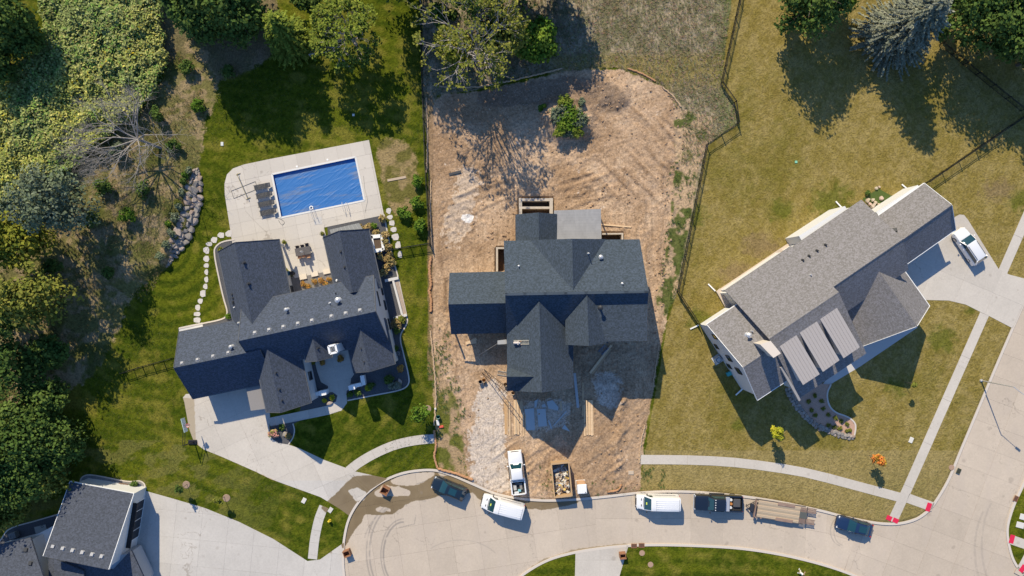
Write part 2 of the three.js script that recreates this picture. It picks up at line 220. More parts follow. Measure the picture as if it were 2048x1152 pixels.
      if (Math.hypot((px - 940) * 0.8, py - 437) + 9 * (c3 - 0.5) + (px - 940) * 0.4 < 7) k = [0.66, 0.63, 0.60];
      if (f1 > 0.985) k = mixc(k, [0.6, 0.5, 0.42], 0.5); if (f1 < 0.02) k = mixc(k, [0.13, 0.085, 0.05], 0.6);
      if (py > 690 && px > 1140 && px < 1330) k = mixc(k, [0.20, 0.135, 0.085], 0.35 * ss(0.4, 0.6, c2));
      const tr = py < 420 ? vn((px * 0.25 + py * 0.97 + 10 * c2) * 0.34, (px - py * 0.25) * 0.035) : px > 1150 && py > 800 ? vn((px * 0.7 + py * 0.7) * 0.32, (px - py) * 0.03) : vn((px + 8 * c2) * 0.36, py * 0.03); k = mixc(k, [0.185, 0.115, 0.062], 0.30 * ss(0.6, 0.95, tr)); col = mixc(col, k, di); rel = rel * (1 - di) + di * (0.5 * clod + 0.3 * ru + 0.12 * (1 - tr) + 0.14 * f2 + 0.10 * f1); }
    const rl = ss(0.42, 0.6, zRockLine[i] + e * 0.3); if (rl) { col = mixc(col, mixc([0.42, 0.30, 0.19], [0.075, 0.10, 0.022], ss(0.50, 0.62, fbm(mx * 0.7 + 21, my * 0.7, 3))), rl * 0.92); }
    const ww = ss(0.4, 0.6, zWeedW[i] + e * 0.4); if (ww) col = mixc(col, mixc([0.12, 0.125, 0.028], [0.36, 0.25, 0.15], ss(0.44, 0.60, c2)), ww * 0.9);
    if (px > 853 && px < 866 && py > 190 && py < 760) col = mixc(col, [0.24, 0.16, 0.095], 0.7 * ss(0, 4, px - 853 + 6 * (c3 - 0.5)));
    const o = i * 4; gmap[o] = enc(col[0] * fine); gmap[o + 1] = enc(col[1] * fine); gmap[o + 2] = enc(col[2] * fine); gmap[o + 3] = 255;
    bmap[o] = bmap[o + 1] = bmap[o + 2] = 255 * clamp(rel); bmap[o + 3] = 255;
  }
}
const groundMat = new THREE.MeshPhysicalMaterial({ specularIntensity: 0.1, map: tex(gmap, TW, TH, true), bumpMap: tex(bmap, TW, TH), bumpScale: 0.14, roughness: 1 });
// paving: broom-finished concrete, tyre marks, damp stain with its sharp outline
const pmap = new Uint8Array(TW * TH * 4), pr = new Uint8Array(TW * TH * 4);
{
  const damp = zone([[640, 1015], [672, 985], [705, 952], [740, 950], [772, 946], [870, 936], [880, 952], [912, 950], [960, 970], [1030, 992], [1090, 998], [1150, 996], [1160, 1005], [1090, 1020], [1000, 1012], [960, 1000], [945, 985], [925, 990], [880, 990], [850, 1000], [820, 1003], [800, 1018], [785, 1028], [755, 1030], [728, 1028], [722, 1045], [710, 1058], [700, 1075], [692, 1090], [684, 1100], [676, 1050], [660, 1030]], 2);
  const dry = zone([[778, 962], [800, 950], [838, 944], [870, 944], [868, 950], [840, 968], [815, 972], [785, 968]], 2), dry2 = zone([[745, 986], [765, 970], [800, 974], [822, 982], [818, 992], [800, 992], [752, 993]], 2), dry3 = zone([[746, 1018], [760, 1012], [780, 1016], [782, 1022], [765, 1024], [750, 1022]], 2), dry4 = zone([[695, 980], [715, 975], [735, 985], [728, 1000], [712, 1003]], 2);
  const gutter = zone([[1032, 1165], [1058, 1142], [1098, 1120], [1150, 1105], [1200, 1097], [1256, 1091], [1256, 1086], [1200, 1092], [1150, 1098], [1110, 1112], [1090, 1115], [1060, 1135], [1035, 1155]], 2);
  const mud = zone([[362, 795], [388, 795], [392, 880], [405, 900], [470, 925], [560, 965], [640, 1000], [636, 1010], [555, 978], [470, 944], [395, 910], [370, 850]], 2);
  const marks = []; for (const [cx, cy, rx, ry, a0, a1, w, k] of [[800, 1105, 62, 96, 2.6, 4.9, 1.6, .5], [800, 1105, 68, 104, 2.5, 4.9, 1.4, .45], [806, 1110, 40, 66, 2.4, 4.7, 1.6, .6], [806, 1110, 45, 72, 2.4, 4.7, 1.2, .45], [830, 1100, 105, 100, 3.4, 4.9, 1.5, .3], [920, 1150, 90, 70, 4.0, 5.6, 1, .25], [1685, 1062, 24, 30, 1.8, 4.6, 1, .4], [1690, 1064, 22, 27, 1.8, 4.6, .8, .35], [2010, 1100, 60, 110, 2.6, 3.9, 2, .22], [2030, 1090, 66, 120, 2.5, 3.9, 2, .22]]) { const P = []; for (let i = 0; i <= 24; i++) { const a = a0 + (a1 - a0) * i / 24; P.push([cx + rx * Math.cos(a), cy + ry * Math.sin(a)]); } marks.push([P, w, k]); }
  for (const [P, w, k] of [[[[870, 951], [850, 962], [832, 968]], .8, .6], [[[700, 950], [735, 985]], 1, .8], [[[706, 950], [740, 982]], 1, .7], [[[797, 1055], [828, 1048], [831, 1030]], .7, .6]]) marks.push([P, w, k]);
  const bb = marks.map(([P, w]) => [Math.min(...P.map(p => p[0])) - 5, Math.min(...P.map(p => p[1])) - 5, Math.max(...P.map(p => p[0])) + 5, Math.max(...P.map(p => p[1])) + 5]);
  const zRoad = zone(roadPoly, 1);
  for (let y = 0; y < TH; y++) for (let x = 0; x < TW; x++) {
    const i = y * TW + x, px = DX0 + x / TW * DW, py = DY0 + y / TH * DH, mx = px / S, my = py / S;
    const f1 = hsh(x + 999, y), f2 = vn(x * 0.5, y * 0.5), c1 = fbm(mx * 0.13 + 50, my * 0.13, 4), c2 = fbm(mx * 0.7, my * 0.7 + 30, 3), c3 = fbm(mx * 2.1, my * 2.1 + 3, 2);
    const road = zRoad[i]; let col = mixc([0.545, 0.500, 0.450], [0.520, 0.440, 0.360], road);
    if (px < 450 + 240 && py > 960) col = mixc(col, [0.53, 0.50, 0.47], 1 - road);
    const v = 0.90 + 0.16 * (c1 - 0.5) * 2 * 0.6 + 0.10 * (c2 - 0.5) + 0.07 * (f1 - 0.5) + 0.08 * (f2 - 0.5) + 0.05; col = [col[0] * v, col[1] * v, col[2] * v];
    if (road > 0.5) col = mixc(col, [0.47, 0.40, 0.34], 0.35 * ss(0.5, 0.75, fbm(mx * 0.9 + py * 0.002, my * 0.25, 3)));
    if (px > 400 && px < 800 && py > 270 && py < 560) col = mixc(col, [0.575, 0.53, 0.48], 0.5);
    let ro = 0.9;
    for (let k = 0; k < marks.length; k++) { const b = bb[k]; if (px < b[0] || px > b[2] || py < b[1] || py > b[3]) continue; const d = segDist(px, py, marks[k][0], false); col = mixc(col, [0.19, 0.175, 0.17], marks[k][2] * (1 - ss(marks[k][1] * 0.6, marks[k][1] * 1.5, d)) * ss(0.2, 0.6, c3 + 0.15)); }
    if (damp[i] > 0.01) { let m = ss(0.46, 0.54, damp[i] + (c3 - 0.5) * 0.5); for (const q of [dry, dry2, dry3, dry4]) if (q[i] > 0.01) m *= 1 - ss(0.46, 0.54, q[i] + (c3 - 0.5) * 0.7); col = mixc(col, mixc([0.145, 0.100, 0.048], [0.21, 0.155, 0.085], c2), 0.92 * m); ro -= 0.45 * m; }
    if (gutter[i] > 0.01) { const m = ss(0.46, 0.54, gutter[i] + (c3 - 0.5) * 0.6); col = mixc(col, [0.24, 0.19, 0.12], 0.75 * m); }
    if (mud[i] > 0.01 && road < 0.5) { const m = ss(0.45, 0.6, mud[i] + (c3 - 0.5) * 0.5); col = mixc(col, py < 880 ? [0.36, 0.29, 0.2] : [0.42, 0.27, 0.14], 0.8 * m); }
    { const cell = 46, gx = Math.floor(px / cell), gy = Math.floor(py / cell); for (let a = -1; a < 2; a++) for (let b = -1; b < 2; b++) { const hx = hsh(gx + a + 400, gy + b + 90); if (hx < 0.45) continue; const sx = (gx + a + hsh(gx + a, gy + b + 7)) * cell, sy = (gy + b + hsh(gx + a + 3, gy + b)) * cell, r = 1 + 3.2 * hsh(gx + a + 9, gy + b + 9) * (hx > 0.9 ? 2 : 1), d = Math.hypot(px - sx, py - sy) / r + (c3 - 0.5); if (d < 1) col = mixc(col, [0.24, 0.20, 0.165], (hx - 0.4) * 0.62 * (1 - ss(0.4, 1, d))); } }
    { const w = fbm(mx * 0.9 + 3, my * 0.9, 3), cr = Math.abs(vn(mx * 0.22 + w * 0.9, my * 0.22 + w * 0.9) - 0.5); if (cr < 0.004 && c1 > 0.5) col = mixc(col, [0.26, 0.22, 0.18], 0.5); }
    const o = i * 4; pmap[o] = enc(col[0]); pmap[o + 1] = enc(col[1]); pmap[o + 2] = enc(col[2]); pmap[o + 3] = 255; pr[o] = pr[o + 1] = pr[o + 2] = 255 * ro; pr[o + 3] = 255;
  }
}
const paveTex = tex(pmap, TW, TH, true), paveRough = tex(pr, TW, TH), paveMats = [1, 0.955, 1.03, 0.985].map(k => new THREE.MeshPhysicalMaterial({ color: new THREE.Color().setRGB(k, k, k * 0.99), map: paveTex, roughnessMap: paveRough, roughness: 1, specularIntensity: 0.4 })), paveMat = paveMats[0], paveAny = (x, z) => paveMats[Math.floor(hsh(Math.round(x * 5) + 71, Math.round(z * 5) + 13) * 4)];
const kerbMat = M({ color: [0.56, 0.50, 0.44] }), jointMat = M({ color: [0.33, 0.28, 0.235] });
// small repeating textures
function noiseTex(n, fn, srgb) { const d = new Uint8Array(n * n * 4); for (let y = 0; y < n; y++) for (let x = 0; x < n; x++) { const c = fn(x, y), o = (y * n + x) * 4; if (Array.isArray(c)) { d[o] = enc(c[0]); d[o + 1] = enc(c[1]); d[o + 2] = enc(c[2]); } else d[o] = d[o + 1] = d[o + 2] = 255 * clamp(c); d[o + 3] = 255; } return tex(d, n, n, srgb); }
function shingle(base, vary, tint) { // 512 px = 5.2 m; courses 14 cm, tabs of random tone
  const N = 512, P = 5.2, rows = 37, fn = (x, y) => { const cy = Math.floor(y / N * rows), fy = y / N * rows - cy, off = hsh(cy, 5) * 9; const tw = 30, cx = Math.floor(((x / N) * tw + off) % tw), h = hsh(cx + 31, cy + 7), g = hsh(x, y); const k = 1 + vary * (h - 0.5) + 0.5 * (g - 0.5) + 0.3 * (vn(x * 0.5, y * 0.5) - 0.5) + (fy < 0.16 ? -0.34 : 0); return [base[0] * k, base[1] * k, base[2] * k * (1 + tint * (h - 0.5))]; };
  const t = noiseTex(N, fn, true); t.repeat.set(1 / P, 1 / P);
  const b = noiseTex(N, (x, y) => { const cy = Math.floor(y / N * rows), fy = y / N * rows - cy, off = hsh(cy, 5) * 9, cx = Math.floor(((x / N) * 16 + off) % 16); return 0.75 * (1 - fy) + 0.18 * hsh(cx + 3, cy) + 0.07 * hsh(x + 77, y); }); b.repeat.set(1 / P, 1 / P);
  return new THREE.MeshPhysicalMaterial({ map: t, bumpMap: b, bumpScale: 0.025, roughness: 0.95, specularIntensity: 0.35 }); }
const roofA = shingle([0.074, 0.089, 0.120], 0.40, 0.10), roofB = shingle([0.064, 0.083, 0.106], 0.42, 0.10), roofC = shingle([0.225, 0.212, 0.208], 0.38, 0.08), roofD = shingle([0.080, 0.090, 0.114], 0.38, 0.05);
const sidingTex = noiseTex(128, (x, y) => 0.9 - 0.12 * ((y % 16) < 2) + 0.05 * hsh(x, y)); sidingTex.repeat.set(0.7, 0.7);
const whiteWall = M({ color: [0.74, 0.74, 0.73], map: sidingTex, roughness: 0.7 }), whiteTrim = M({ color: [0.80, 0.80, 0.79], roughness: 0.6 }), greyWall = M({ color: [0.42, 0.44, 0.46], map: sidingTex }), wrapWall = M({ color: [0.34, 0.29, 0.22] }), beigeTrim = M({ color: [0.62, 0.55, 0.47] });
const winGlass = MP({ color: [0.02, 0.025, 0.03], roughness: 0.06, metalness: 0.0, clearcoat: 1, clearcoatRoughness: 0.03 }), winFrame = M({ color: [0.03, 0.03, 0.033], roughness: 0.5 });
const blackMetal = M({ color: [0.016, 0.016, 0.018], roughness: 0.5, metalness: 0.3 }), greyMetal = M({ color: [0.26, 0.27, 0.29], roughness: 0.5, metalness: 0.15 }), galv = M({ color: [0.6, 0.6, 0.6], roughness: 0.4, metalness: 0.5 }), ventDark = M({ color: [0.03, 0.032, 0.036], roughness: 0.6 }), pvc = M({ color: [0.8, 0.8, 0.8], roughness: 0.4 });
const woodTex = noiseTex(256, (x, y) => { const k = 0.78 + 0.34 * fbm(x * 0.015, y * 0.16, 3) + 0.08 * hsh(x, y); return [0.55 * k, 0.40 * k, 0.25 * k]; }, true);
const lumberMats = [[1, 1, 1], [1.15, 1.1, 1.02], [0.9, 0.78, 0.62], [1.22, 1.2, 1.18], [0.8, 0.74, 0.68]].map(c => M({ color: c, map: woodTex }));
const stoneMats = [[0.33, 0.29, 0.25], [0.27, 0.24, 0.21], [0.39, 0.32, 0.27], [0.33, 0.25, 0.20], [0.24, 0.22, 0.20]].map(c => { const t = noiseTex(64, (x, y) => { const k = 0.72 + 0.5 * fbm(x * 0.13 + c[0] * 90, y * 0.13, 3); return [c[0] * k, c[1] * k, c[2] * k]; }, true); return M({ color: 0xffffff, map: t, roughness: 0.95 }); });
const mulchTex = (a, b) => { const t = noiseTex(256, (x, y) => mixc(a, b, hsh(x >> 1, y >> 1) * 0.6 + 0.4 * vn(x * 0.2, y * 0.2)), true); t.repeat.set(0.5, 0.5); return t; };
const darkGravel = M({ color: 0xffffff, map: mulchTex([0.035, 0.035, 0.04], [0.14, 0.14, 0.15]), roughness: 1 }), riverRock = M({ color: 0xffffff, map: mulchTex([0.22, 0.16, 0.12], [0.58, 0.47, 0.38]), roughness: 1 }), pinkMulch = M({ color: 0xffffff, map: mulchTex([0.32, 0.185, 0.13], [0.60, 0.40, 0.30]), roughness: 1 }), soil = M({ color: [0.10, 0.065, 0.04] });
console.log('maps');

// ------------------------------------------------------------------ terrain
{
  const x0 = (DX0 - 1024) / S, z0 = (DY0 - 576) / S, cw = 0.25, nx = Math.floor(DW / S / cw), nz = Math.floor(DH / S / cw);
  const hgt = new Float32Array((nx + 1) * (nz + 1)); for (let j = 0; j <= nz; j++) for (let i = 0; i <= nx; i++) hgt[j * (nx + 1) + i] = groundY(x0 + i * cw, z0 + j * cw);
  const southLawn = [[690, 1300], [1040, 1150], [1150, 1104], [1310, 1090], [1480, 1097], [1640, 1128], [1900, 1300]];
  const zoneOf = (px, py) => { if (inPoly(px, py, roadPoly)) return 'road_base'; if (inPoly(px, py, dirtPoly)) return 'dirt_lot'; if (inPoly(px, py, meadowPoly)) return 'meadow'; if (inPoly(px, py, rightPoly)) return 'dry_lawn'; if (inPoly(px, py, hillPoly)) return 'hillside'; if (px > 1900 && py > 400) return 'verge'; if (inPoly(px, py, southLawn)) return 'south_lawn'; return 'green_lawn'; };
  const buf = {};
  const vert = (B, x, z, y) => { const k = Math.round((x - x0) / 0.125) * 4096 + Math.round((z - z0) / 0.125); let id = B.map.get(k); if (id === undefined) { id = B.pos.length / 3; B.map.set(k, id); B.pos.push(x, y, z); const e = 0.2, hx = groundY(x + e, z) - groundY(x - e, z), hz = groundY(x, z + e) - groundY(x, z - e), l = Math.hypot(hx, 2 * e, hz); B.nor.push(-hx / l, 2 * e / l, -hz / l); B.uv.push(...mapUV(x, z)); } return id; };
  for (let j = 0; j < nz; j++) for (let i = 0; i < nx; i++) {
    const x = x0 + i * cw, z = z0 + j * cw, [px, py] = toPx(x + cw / 2, z + cw / 2), zn = zoneOf(px, py);
    const B = buf[zn] ??= { pos: [], nor: [], uv: [], idx: [], map: new Map() };
    const n = zn === 'dirt_lot' ? 2 : 1, c = cw / n;
    for (let b = 0; b < n; b++) for (let a = 0; a < n; a++) { const hh = (X, Z) => n === 1 ? hgt[(j + (Z > z ? 1 : 0)) * (nx + 1) + i + (X > x ? 1 : 0)] : groundY(X, Z); const xa = x + a * c, xb = xa + c, za = z + b * c, zb = za + c;
      const p = vert(B, xa, za, hh(xa, za)), q = vert(B, xb, za, hh(xb, za)), r = vert(B, xb, zb, hh(xb, zb)), s = vert(B, xa, zb, hh(xa, zb)); B.idx.push(p, s, q, q, s, r); }
  }
  const lab = { road_base: 'compacted bed under the concrete road', dirt_lot: 'bare tan dirt of the building lot with wheel ruts', meadow: 'rough dry meadow above the building lot', dry_lawn: 'dry olive lawn around the grey roofed house', hillside: 'brown planted hillside beside the boulder wall', verge: 'grass verge beyond the right road', south_lawn: 'striped green lawn below the street', green_lawn: 'green mown lawn around the pool house' };
  for (const [k, B] of Object.entries(buf)) { const g = new THREE.BufferGeometry(); g.setAttribute('position', new THREE.Float32BufferAttribute(B.pos, 3)); g.setAttribute('normal', new THREE.Float32BufferAttribute(B.nor, 3)); g.setAttribute('uv', new THREE.Float32BufferAttribute(B.uv, 2)); g.setIndex(B.idx); struct(k, g, groundMat, lab[k]); }
  // land beyond the surveyed area, out to the horizon
  const xe = x0 + nx * cw, ze = z0 + nz * cw, sh = new THREE.Shape([[-700, -700], [700, -700], [700, 700], [-700, 700]].map(p => new THREE.Vector2(...p))); sh.holes.push(new THREE.Path([[x0, -z0], [x0, -ze], [xe, -ze], [xe, -z0]].map(p => new THREE.Vector2(...p))));
  const gg = new THREE.ShapeGeometry(sh).rotateX(-Math.PI / 2).translate(0, -0.01, 0); const ft = noiseTex(256, (x, y) => mixc([0.05, 0.065, 0.015], [0.12, 0.115, 0.035], fbm(x * 0.06, y * 0.06, 4) * 0.7 + 0.3 * hsh(x, y)), true); ft.repeat.set(0.06, 0.06);
  struct('ground', gg, M({ color: 0xffffff, map: ft, roughness: 1 }), 'grassland beyond the plots');
}
console.log('terrain');

// ------------------------------------------------------------------ paving
function slabs(name, label, outline, quads, y, t, gap = 0.013) { // a paved area: dark joint bed and one mesh per slab
  const o = gxz(outline), base = struct(name, slab(pg(outline, y - 0.022), t - 0.022, 'map'), jointMat, label);
  for (const q0 of quads) { const cx = q0.reduce((s, p) => s + p[0], 0) / q0.length, cz = q0.reduce((s, p) => s + p[1], 0) / q0.length; const q = q0.map(p => { const dx = p[0] - cx, dz = p[1] - cz, l = Math.hypot(dx, dz); return [p[0] - dx / l * gap * 0.7, p[1] - dz / l * gap * 0.7]; });
    const c = clipQuad(o, q).filter((p, i, a) => Math.hypot(p[0] - a[(i + 1) % a.length][0], p[1] - a[(i + 1) % a.length][1]) > 0.002); if (c.length < 3 || area(c) < 0.06) continue;
    const dy = (hsh(Math.round(cx * 9), Math.round(cz * 9)) - 0.5) * 0.003; part(base, 'slab', slab(c.map(p => V(p[0], y + dy, p[1])), 0.03, 'map'), paveAny(cx, cz)); }
  return base; }
function gridQuads(cx, cy, ang, sx, sz, n, m, keep) { const c = W(cx, cy), ca = Math.cos(ang), sa = Math.sin(ang), out = []; for (let i = -n; i < n; i++) for (let j = -m; j < m; j++) { const q = [[i, j], [i + 1, j], [i + 1, j + 1], [i, j + 1]].map(([a, b]) => [c.x + a * sx * ca - b * sz * sa, c.z + a * sx * sa + b * sz * ca]); const [px, py] = toPx((q[0][0] + q[2][0]) / 2, (q[0][1] + q[2][1]) / 2); if (!keep || keep(px, py)) out.push(q); } return out; }
{
  // street: the bulb on a turned grid, the street in cross joints, the side road on its own grid
  const poly = roadPoly, o = gxz(poly), base = struct('road', slab(pg(poly, -0.125), 0.1, 'map'), jointMat, 'tan concrete street with a turning circle and joints');
  const split1 = [[1188, 960], [1203, 1270]], split2 = [[1733, 1000], [1690, 1137], [1650, 1275]];
  const put = (polyXZ, q) => { const cx = q.reduce((s, p) => s + p[0], 0) / q.length, cz = q.reduce((s, p) => s + p[1], 0) / q.length, qq = q.map(p => { const dx = p[0] - cx, dz = p[1] - cz, l = Math.hypot(dx, dz); return [p[0] - dx / l * 0.011, p[1] - dz / l * 0.011]; }); const c = clipQuad(polyXZ, qq).filter((p, i, a) => Math.hypot(p[0] - a[(i + 1) % a.length][0], p[1] - a[(i + 1) % a.length][1]) > 0.002); if (c.length < 3 || area(c) < 0.05) return; part(base, 'slab', slab(c.map(p => V(p[0], -0.1 + (hsh(Math.round(cx * 7), Math.round(cz * 7)) - 0.5) * 0.003, p[1])), 0.03, 'map'), paveAny(cx, cz)); };
  const half = (P, a, b, side) => { const A = W(...a), B = W(...b); const nx = (B.z - A.z) * side, nz = -(B.x - A.x) * side; return clipHalf(P, nx, nz, nx * A.x + nz * A.z); };
  const bulb = half(o, split1[0], split1[1], 1), rest = half(o, split1[0], split1[1], -1), mid = half(rest, split2[0], split2[2], 1), side = half(rest, split2[0], split2[2], -1);
  const inX = (P) => P;
  for (const q of gridQuads(846, 1049, -0.155, 3.45, 3.45, 12, 8)) put(inX(bulb), q);
  const J = [[1188, 1203], [1262, 1270], [1322, 1324], [1383, 1380], [1448, 1442], [1508, 1500], [1575, 1562], [1618, 1602], [1660, 1640], [1750, 1646]];
  for (let i = 0; i + 1 < J.length; i++) { const f = (x0, x1, y) => x0 + (x1 - x0) * (y - 960) / 310; const ms = [960, 1038 + (J[i][0] > 1500 ? (J[i][0] - 1500) * 0.18 : 0), 1290], me = [960, 1038 + (J[i + 1][0] > 1500 ? (J[i + 1][0] - 1500) * 0.18 : 0), 1290]; for (let k = 0; k < 2; k++) put(mid, gxz([[f(...J[i], ms[k]), ms[k]], [f(...J[i + 1], me[k]), me[k]], [f(...J[i + 1], me[k + 1]), me[k + 1]], [f(...J[i], ms[k + 1]), ms[k + 1]]])); }
  for (const q of gridQuads(1960, 994, 0.355, 4.1, 3.05, 9, 16)) put(side, q);
  // kerbs
  const kerb = (pts, n) => { const l = smoothLine(gxz(pts), n); struct('kerb', ribbon(l, 0.30, -0.3, 0.03, 'map'), kerbMat, 'raised concrete kerb'); };
  kerb(roadN, 160); kerb(roadE, 60); kerb(roadS, 70);
}
const walkQuads = (line, w, step) => { const l = smoothLine(gxz(line), 400), out = []; let acc = 0, last = 0; const at = i => { const a = l[Math.max(0, i - 1)], b = l[Math.min(l.length - 1, i + 1)], dx = b[0] - a[0], dz = b[1] - a[1], d = Math.hypot(dx, dz); return [[l[i][0] + dz / d * w / 2, l[i][1] - dx / d * w / 2], [l[i][0] - dz / d * w / 2, l[i][1] + dx / d * w / 2]]; };
  for (let i = 1; i < l.length; i++) { acc += Math.hypot(l[i][0] - l[i - 1][0], l[i][1] - l[i - 1][1]); if (acc >= step || i === l.length - 1) { const A = at(last), Mm = at(Math.round((last + i) / 2)), B = at(i); out.push([A[0], Mm[0], B[0], B[1], Mm[1], A[1]]); last = i; acc = 0; } } return out; };
function walk(label, line, w, step = 1.5, y = 0.03) { const qs = walkQuads(line, w, step), base = struct('sidewalk', cat(qs.map(q => slab(q.map(p => V(p[0], y - 0.022, p[1])), 0.1, 'map'))), jointMat, label);
  for (const q of qs) { const cx = q.reduce((s, p) => s + p[0], 0) / 6, cz = q.reduce((s, p) => s + p[1], 0) / 6; part(base, 'slab', slab(q.map(p => { const dx = p[0] - cx, dz = p[1] - cz, l = Math.hypot(dx, dz); return V(p[0] - dx / l * 0.014, y, p[1] - dz / l * 0.014); }), 0.03, 'map'), paveMat); } }
walk('pale sidewalk curving along the front of the dry lawn', [[1281, 919], [1380, 920], [1460, 924], [1530, 932], [1610, 945], [1700, 968], [1808, 997]], 1.2, 6, 0.034);
walk('straight sidewalk climbing beside the right road', [[2110, 300], [2060, 418], [2006, 542], [1987, 586]], 1.22, 6);
walk('sidewalk between the right driveway and the corner ramp', [[1969, 628], [1900, 784], [1832, 938], [1808, 992], [1784, 1044]], 1.22, 6);
walk('short sidewalk ramp with a red pad at the corner', [[1815, 996], [1840, 1005], [1866, 1014]], 1.22, 3);
walk('curved sidewalk between the green lawn and turning circle', [[868, 877], [830, 881], [790, 890], [750, 907], [716, 927], [697, 942]], 1.2, 1.6);
walk('grey sidewalk crossing the verge beside the hydrant', [[648, 1013], [639, 1035], [630, 1075], [625, 1118]], 1.2, 1.6);
walk('sidewalk stub at the bottom right corner', [[2019, 1078], [2060, 1092], [2120, 1112]], 1.2, 3);
walk('second sidewalk stub at the bottom right corner', [[2036, 1150], [2060, 1105], [2085, 1050]], 1.1, 3);
const wlk = (cx, cy, ang, sx, sz, n, m) => gridQuads(cx, cy, ang, sx, sz, n, m);
slabs('driveway', 'long driveway curving from the white garage to the street', [[366, 795], [372, 788], [395, 786], [530, 765], [540, 830], [539, 856], [540, 866], [545, 878], [557, 886], [577, 889], [600, 897], [649, 920], [687, 934], [711, 943], [775, 957], [740, 980], [715, 1006], [702, 1034], [680, 1018], [641, 994], [541, 958], [513, 944], [479, 929], [445, 914], [408, 899], [388, 884], [378, 856], [369, 805]], wlk(560, 900, -0.42, 3.2, 3.2, 6, 6), 0.03, 0.1);
slabs('driveway', 'wide pale driveway at the bottom left house', [[280, 968], [292, 982], [342, 996], [410, 1016], [479, 1044], [547, 1078], [615, 1122], [640, 1119], [688, 1085], [687, 1120], [690, 1152], [702, 1232], [180, 1232], [220, 1120]], wlk(400, 1080, 0.10, 3.4, 3.4, 8, 5), 0.03, 0.1);
slabs('driveway', 'driveway under the white car at the grey roofed house', [[1800, 515], [1905, 440], [1911, 433], [1919, 429], [1928, 430], [1936, 440], [1997, 538], [2018, 549], [2068, 562], [2026, 657], [1978, 632], [1961, 624], [1931, 609], [1897, 601], [1853, 600], [1835, 596], [1810, 560]], wlk(1987, 586, 0.40, 4.2, 4.2, 5, 5), 0.03, 0.1);
slabs('driveway', 'driveway leaving the bottom edge below the street', [[1151, 1104], [1257, 1091], [1239, 1152], [1225, 1232], [1148, 1232]], wlk(1200, 1120, 0.0, 3.4, 3.2, 4, 4), 0.03, 0.1);
slabs('front_walk', 'front walk and court between the white gables', [[537, 836], [600, 823], [652, 812], [672, 803], [675, 791], [665, 784], [657, 785], [656, 772], [642, 764], [636, 747], [630, 728], [640, 700], [700, 690], [706, 730], [708, 749], [702, 757], [700, 777], [693, 782], [694, 806], [683, 821], [658, 829], [600, 841], [541, 853]], wlk(640, 770, -0.21, 2.2, 1.9, 8, 8), 0.03, 0.1);
// pool deck: a frame of slabs round the pool
{ const deck = [[738, 280], [768, 430], [648, 455], [668, 540], [590, 556], [560, 520], [520, 540], [470, 520], [449.8, 390], [449, 368], [454, 349], [466, 337], [488, 329], [540, 318]];
  const o = gxz(deck), P = gxz(poolR), base = struct('pool_deck', ribbon(gxz([[468, 520], [470, 521]]), 0.2, -0.1, 0.005), jointMat, 'pale concrete pool deck and patio in square slabs');
  const ang = -0.204; const halfs = []; for (let i = 0; i < 4; i++) { const a = P[i], b = P[(i + 1) % 4]; halfs.push([a, b]); }
  const outside = (poly, k) => { const [a, b] = halfs[k], nx = b[1] - a[1], nz = -(b[0] - a[0]); return clipHalf(poly, -nx, -nz, -(nx * a[0] + nz * a[1])); }, inside = (poly, k) => { const [a, b] = halfs[k], nx = b[1] - a[1], nz = -(b[0] - a[0]); return clipHalf(poly, nx, nz, nx * a[0] + nz * a[1]); };
  // regions: top, right, bottom, left of the pool
  const top = outside(o, 0), r1 = inside(o, 0), right = outside(r1, 1), r2 = inside(r1, 1), bottom = outside(r2, 2), left = outside(inside(r2, 2), 3);
  for (const [reg, sx, sz] of [[top, 1.75, 3.2], [right, 3.2, 1.75], [bottom, 1.75, 1.75], [left, 1.75, 1.75]]) { part(base, 'joint_bed', slab(reg.map(p => V(p[0], 0.012, p[1])), 0.1, 'map'), jointMat); for (const q of gridQuads(544, 348.5, ang, sx, sz, 14, 14)) { const cx = (q[0][0] + q[2][0]) / 2, cz = (q[0][1] + q[2][1]) / 2; const qq = q.map(p => [p[0] + (cx - p[0]) * 0.008, p[1] + (cz - p[1]) * 0.008]); const c = clipQuad(reg, qq).filter((p, i, a) => Math.hypot(p[0] - a[(i + 1) % a.length][0], p[1] - a[(i + 1) % a.length][1]) > 0.002); if (c.length > 2 && area(c) > 0.03) part(base, 'slab', slab(c.map(p => V(p[0], 0.03, p[1])), 0.025, 'map'), paveAny(cx, cz)); } }
}
// corner ramps: red tactile pads with rows of raised domes
const redPad = M({ color: [0.62, 0.012, 0.06], roughness: 0.7 });
function pad(px, py, ang, w, l, label) { const c = W(px, py), t = thing('tactile_pad', label, 'paving pad', V(c.x, 0.031, c.z), ang); part(t, 'plate', box(0, 0.006, 0, w, 0.012, l), redPad); const d = []; for (let i = 0; i < w / 0.09 - 1; i++) for (let j = 0; j < l / 0.09 - 1; j++) d.push(new THREE.SphereGeometry(0.025, 5, 2, 0, 7, 0, Math.PI / 2).scale(1, 0.4, 1).translate(-w / 2 + 0.08 + i * 0.09, 0.011, -l / 2 + 0.08 + j * 0.09)); const m = part(t, 'domes', cat(d), redPad); m.userData.kind = 'stuff'; }
pad(1857, 1014, -0.32, 0.6, 1.1, 'red tactile pad on the right sidewalk ramp of the corner'); pad(1778, 1036, 1.15, 0.6, 0.72, 'left red tactile pad on the lower corner ramp'); pad(1791, 1041, 1.15, 0.6, 0.72, 'red tactile pad on the lower corner ramp, right piece');
pad(2023.5, 1078, -0.25, 0.6, 1.1, 'red tactile pad on the ramp beyond the right road'); pad(2045, 1137, -0.6, 0.6, 1.0, 'red tactile pad cut by the bottom right edge');
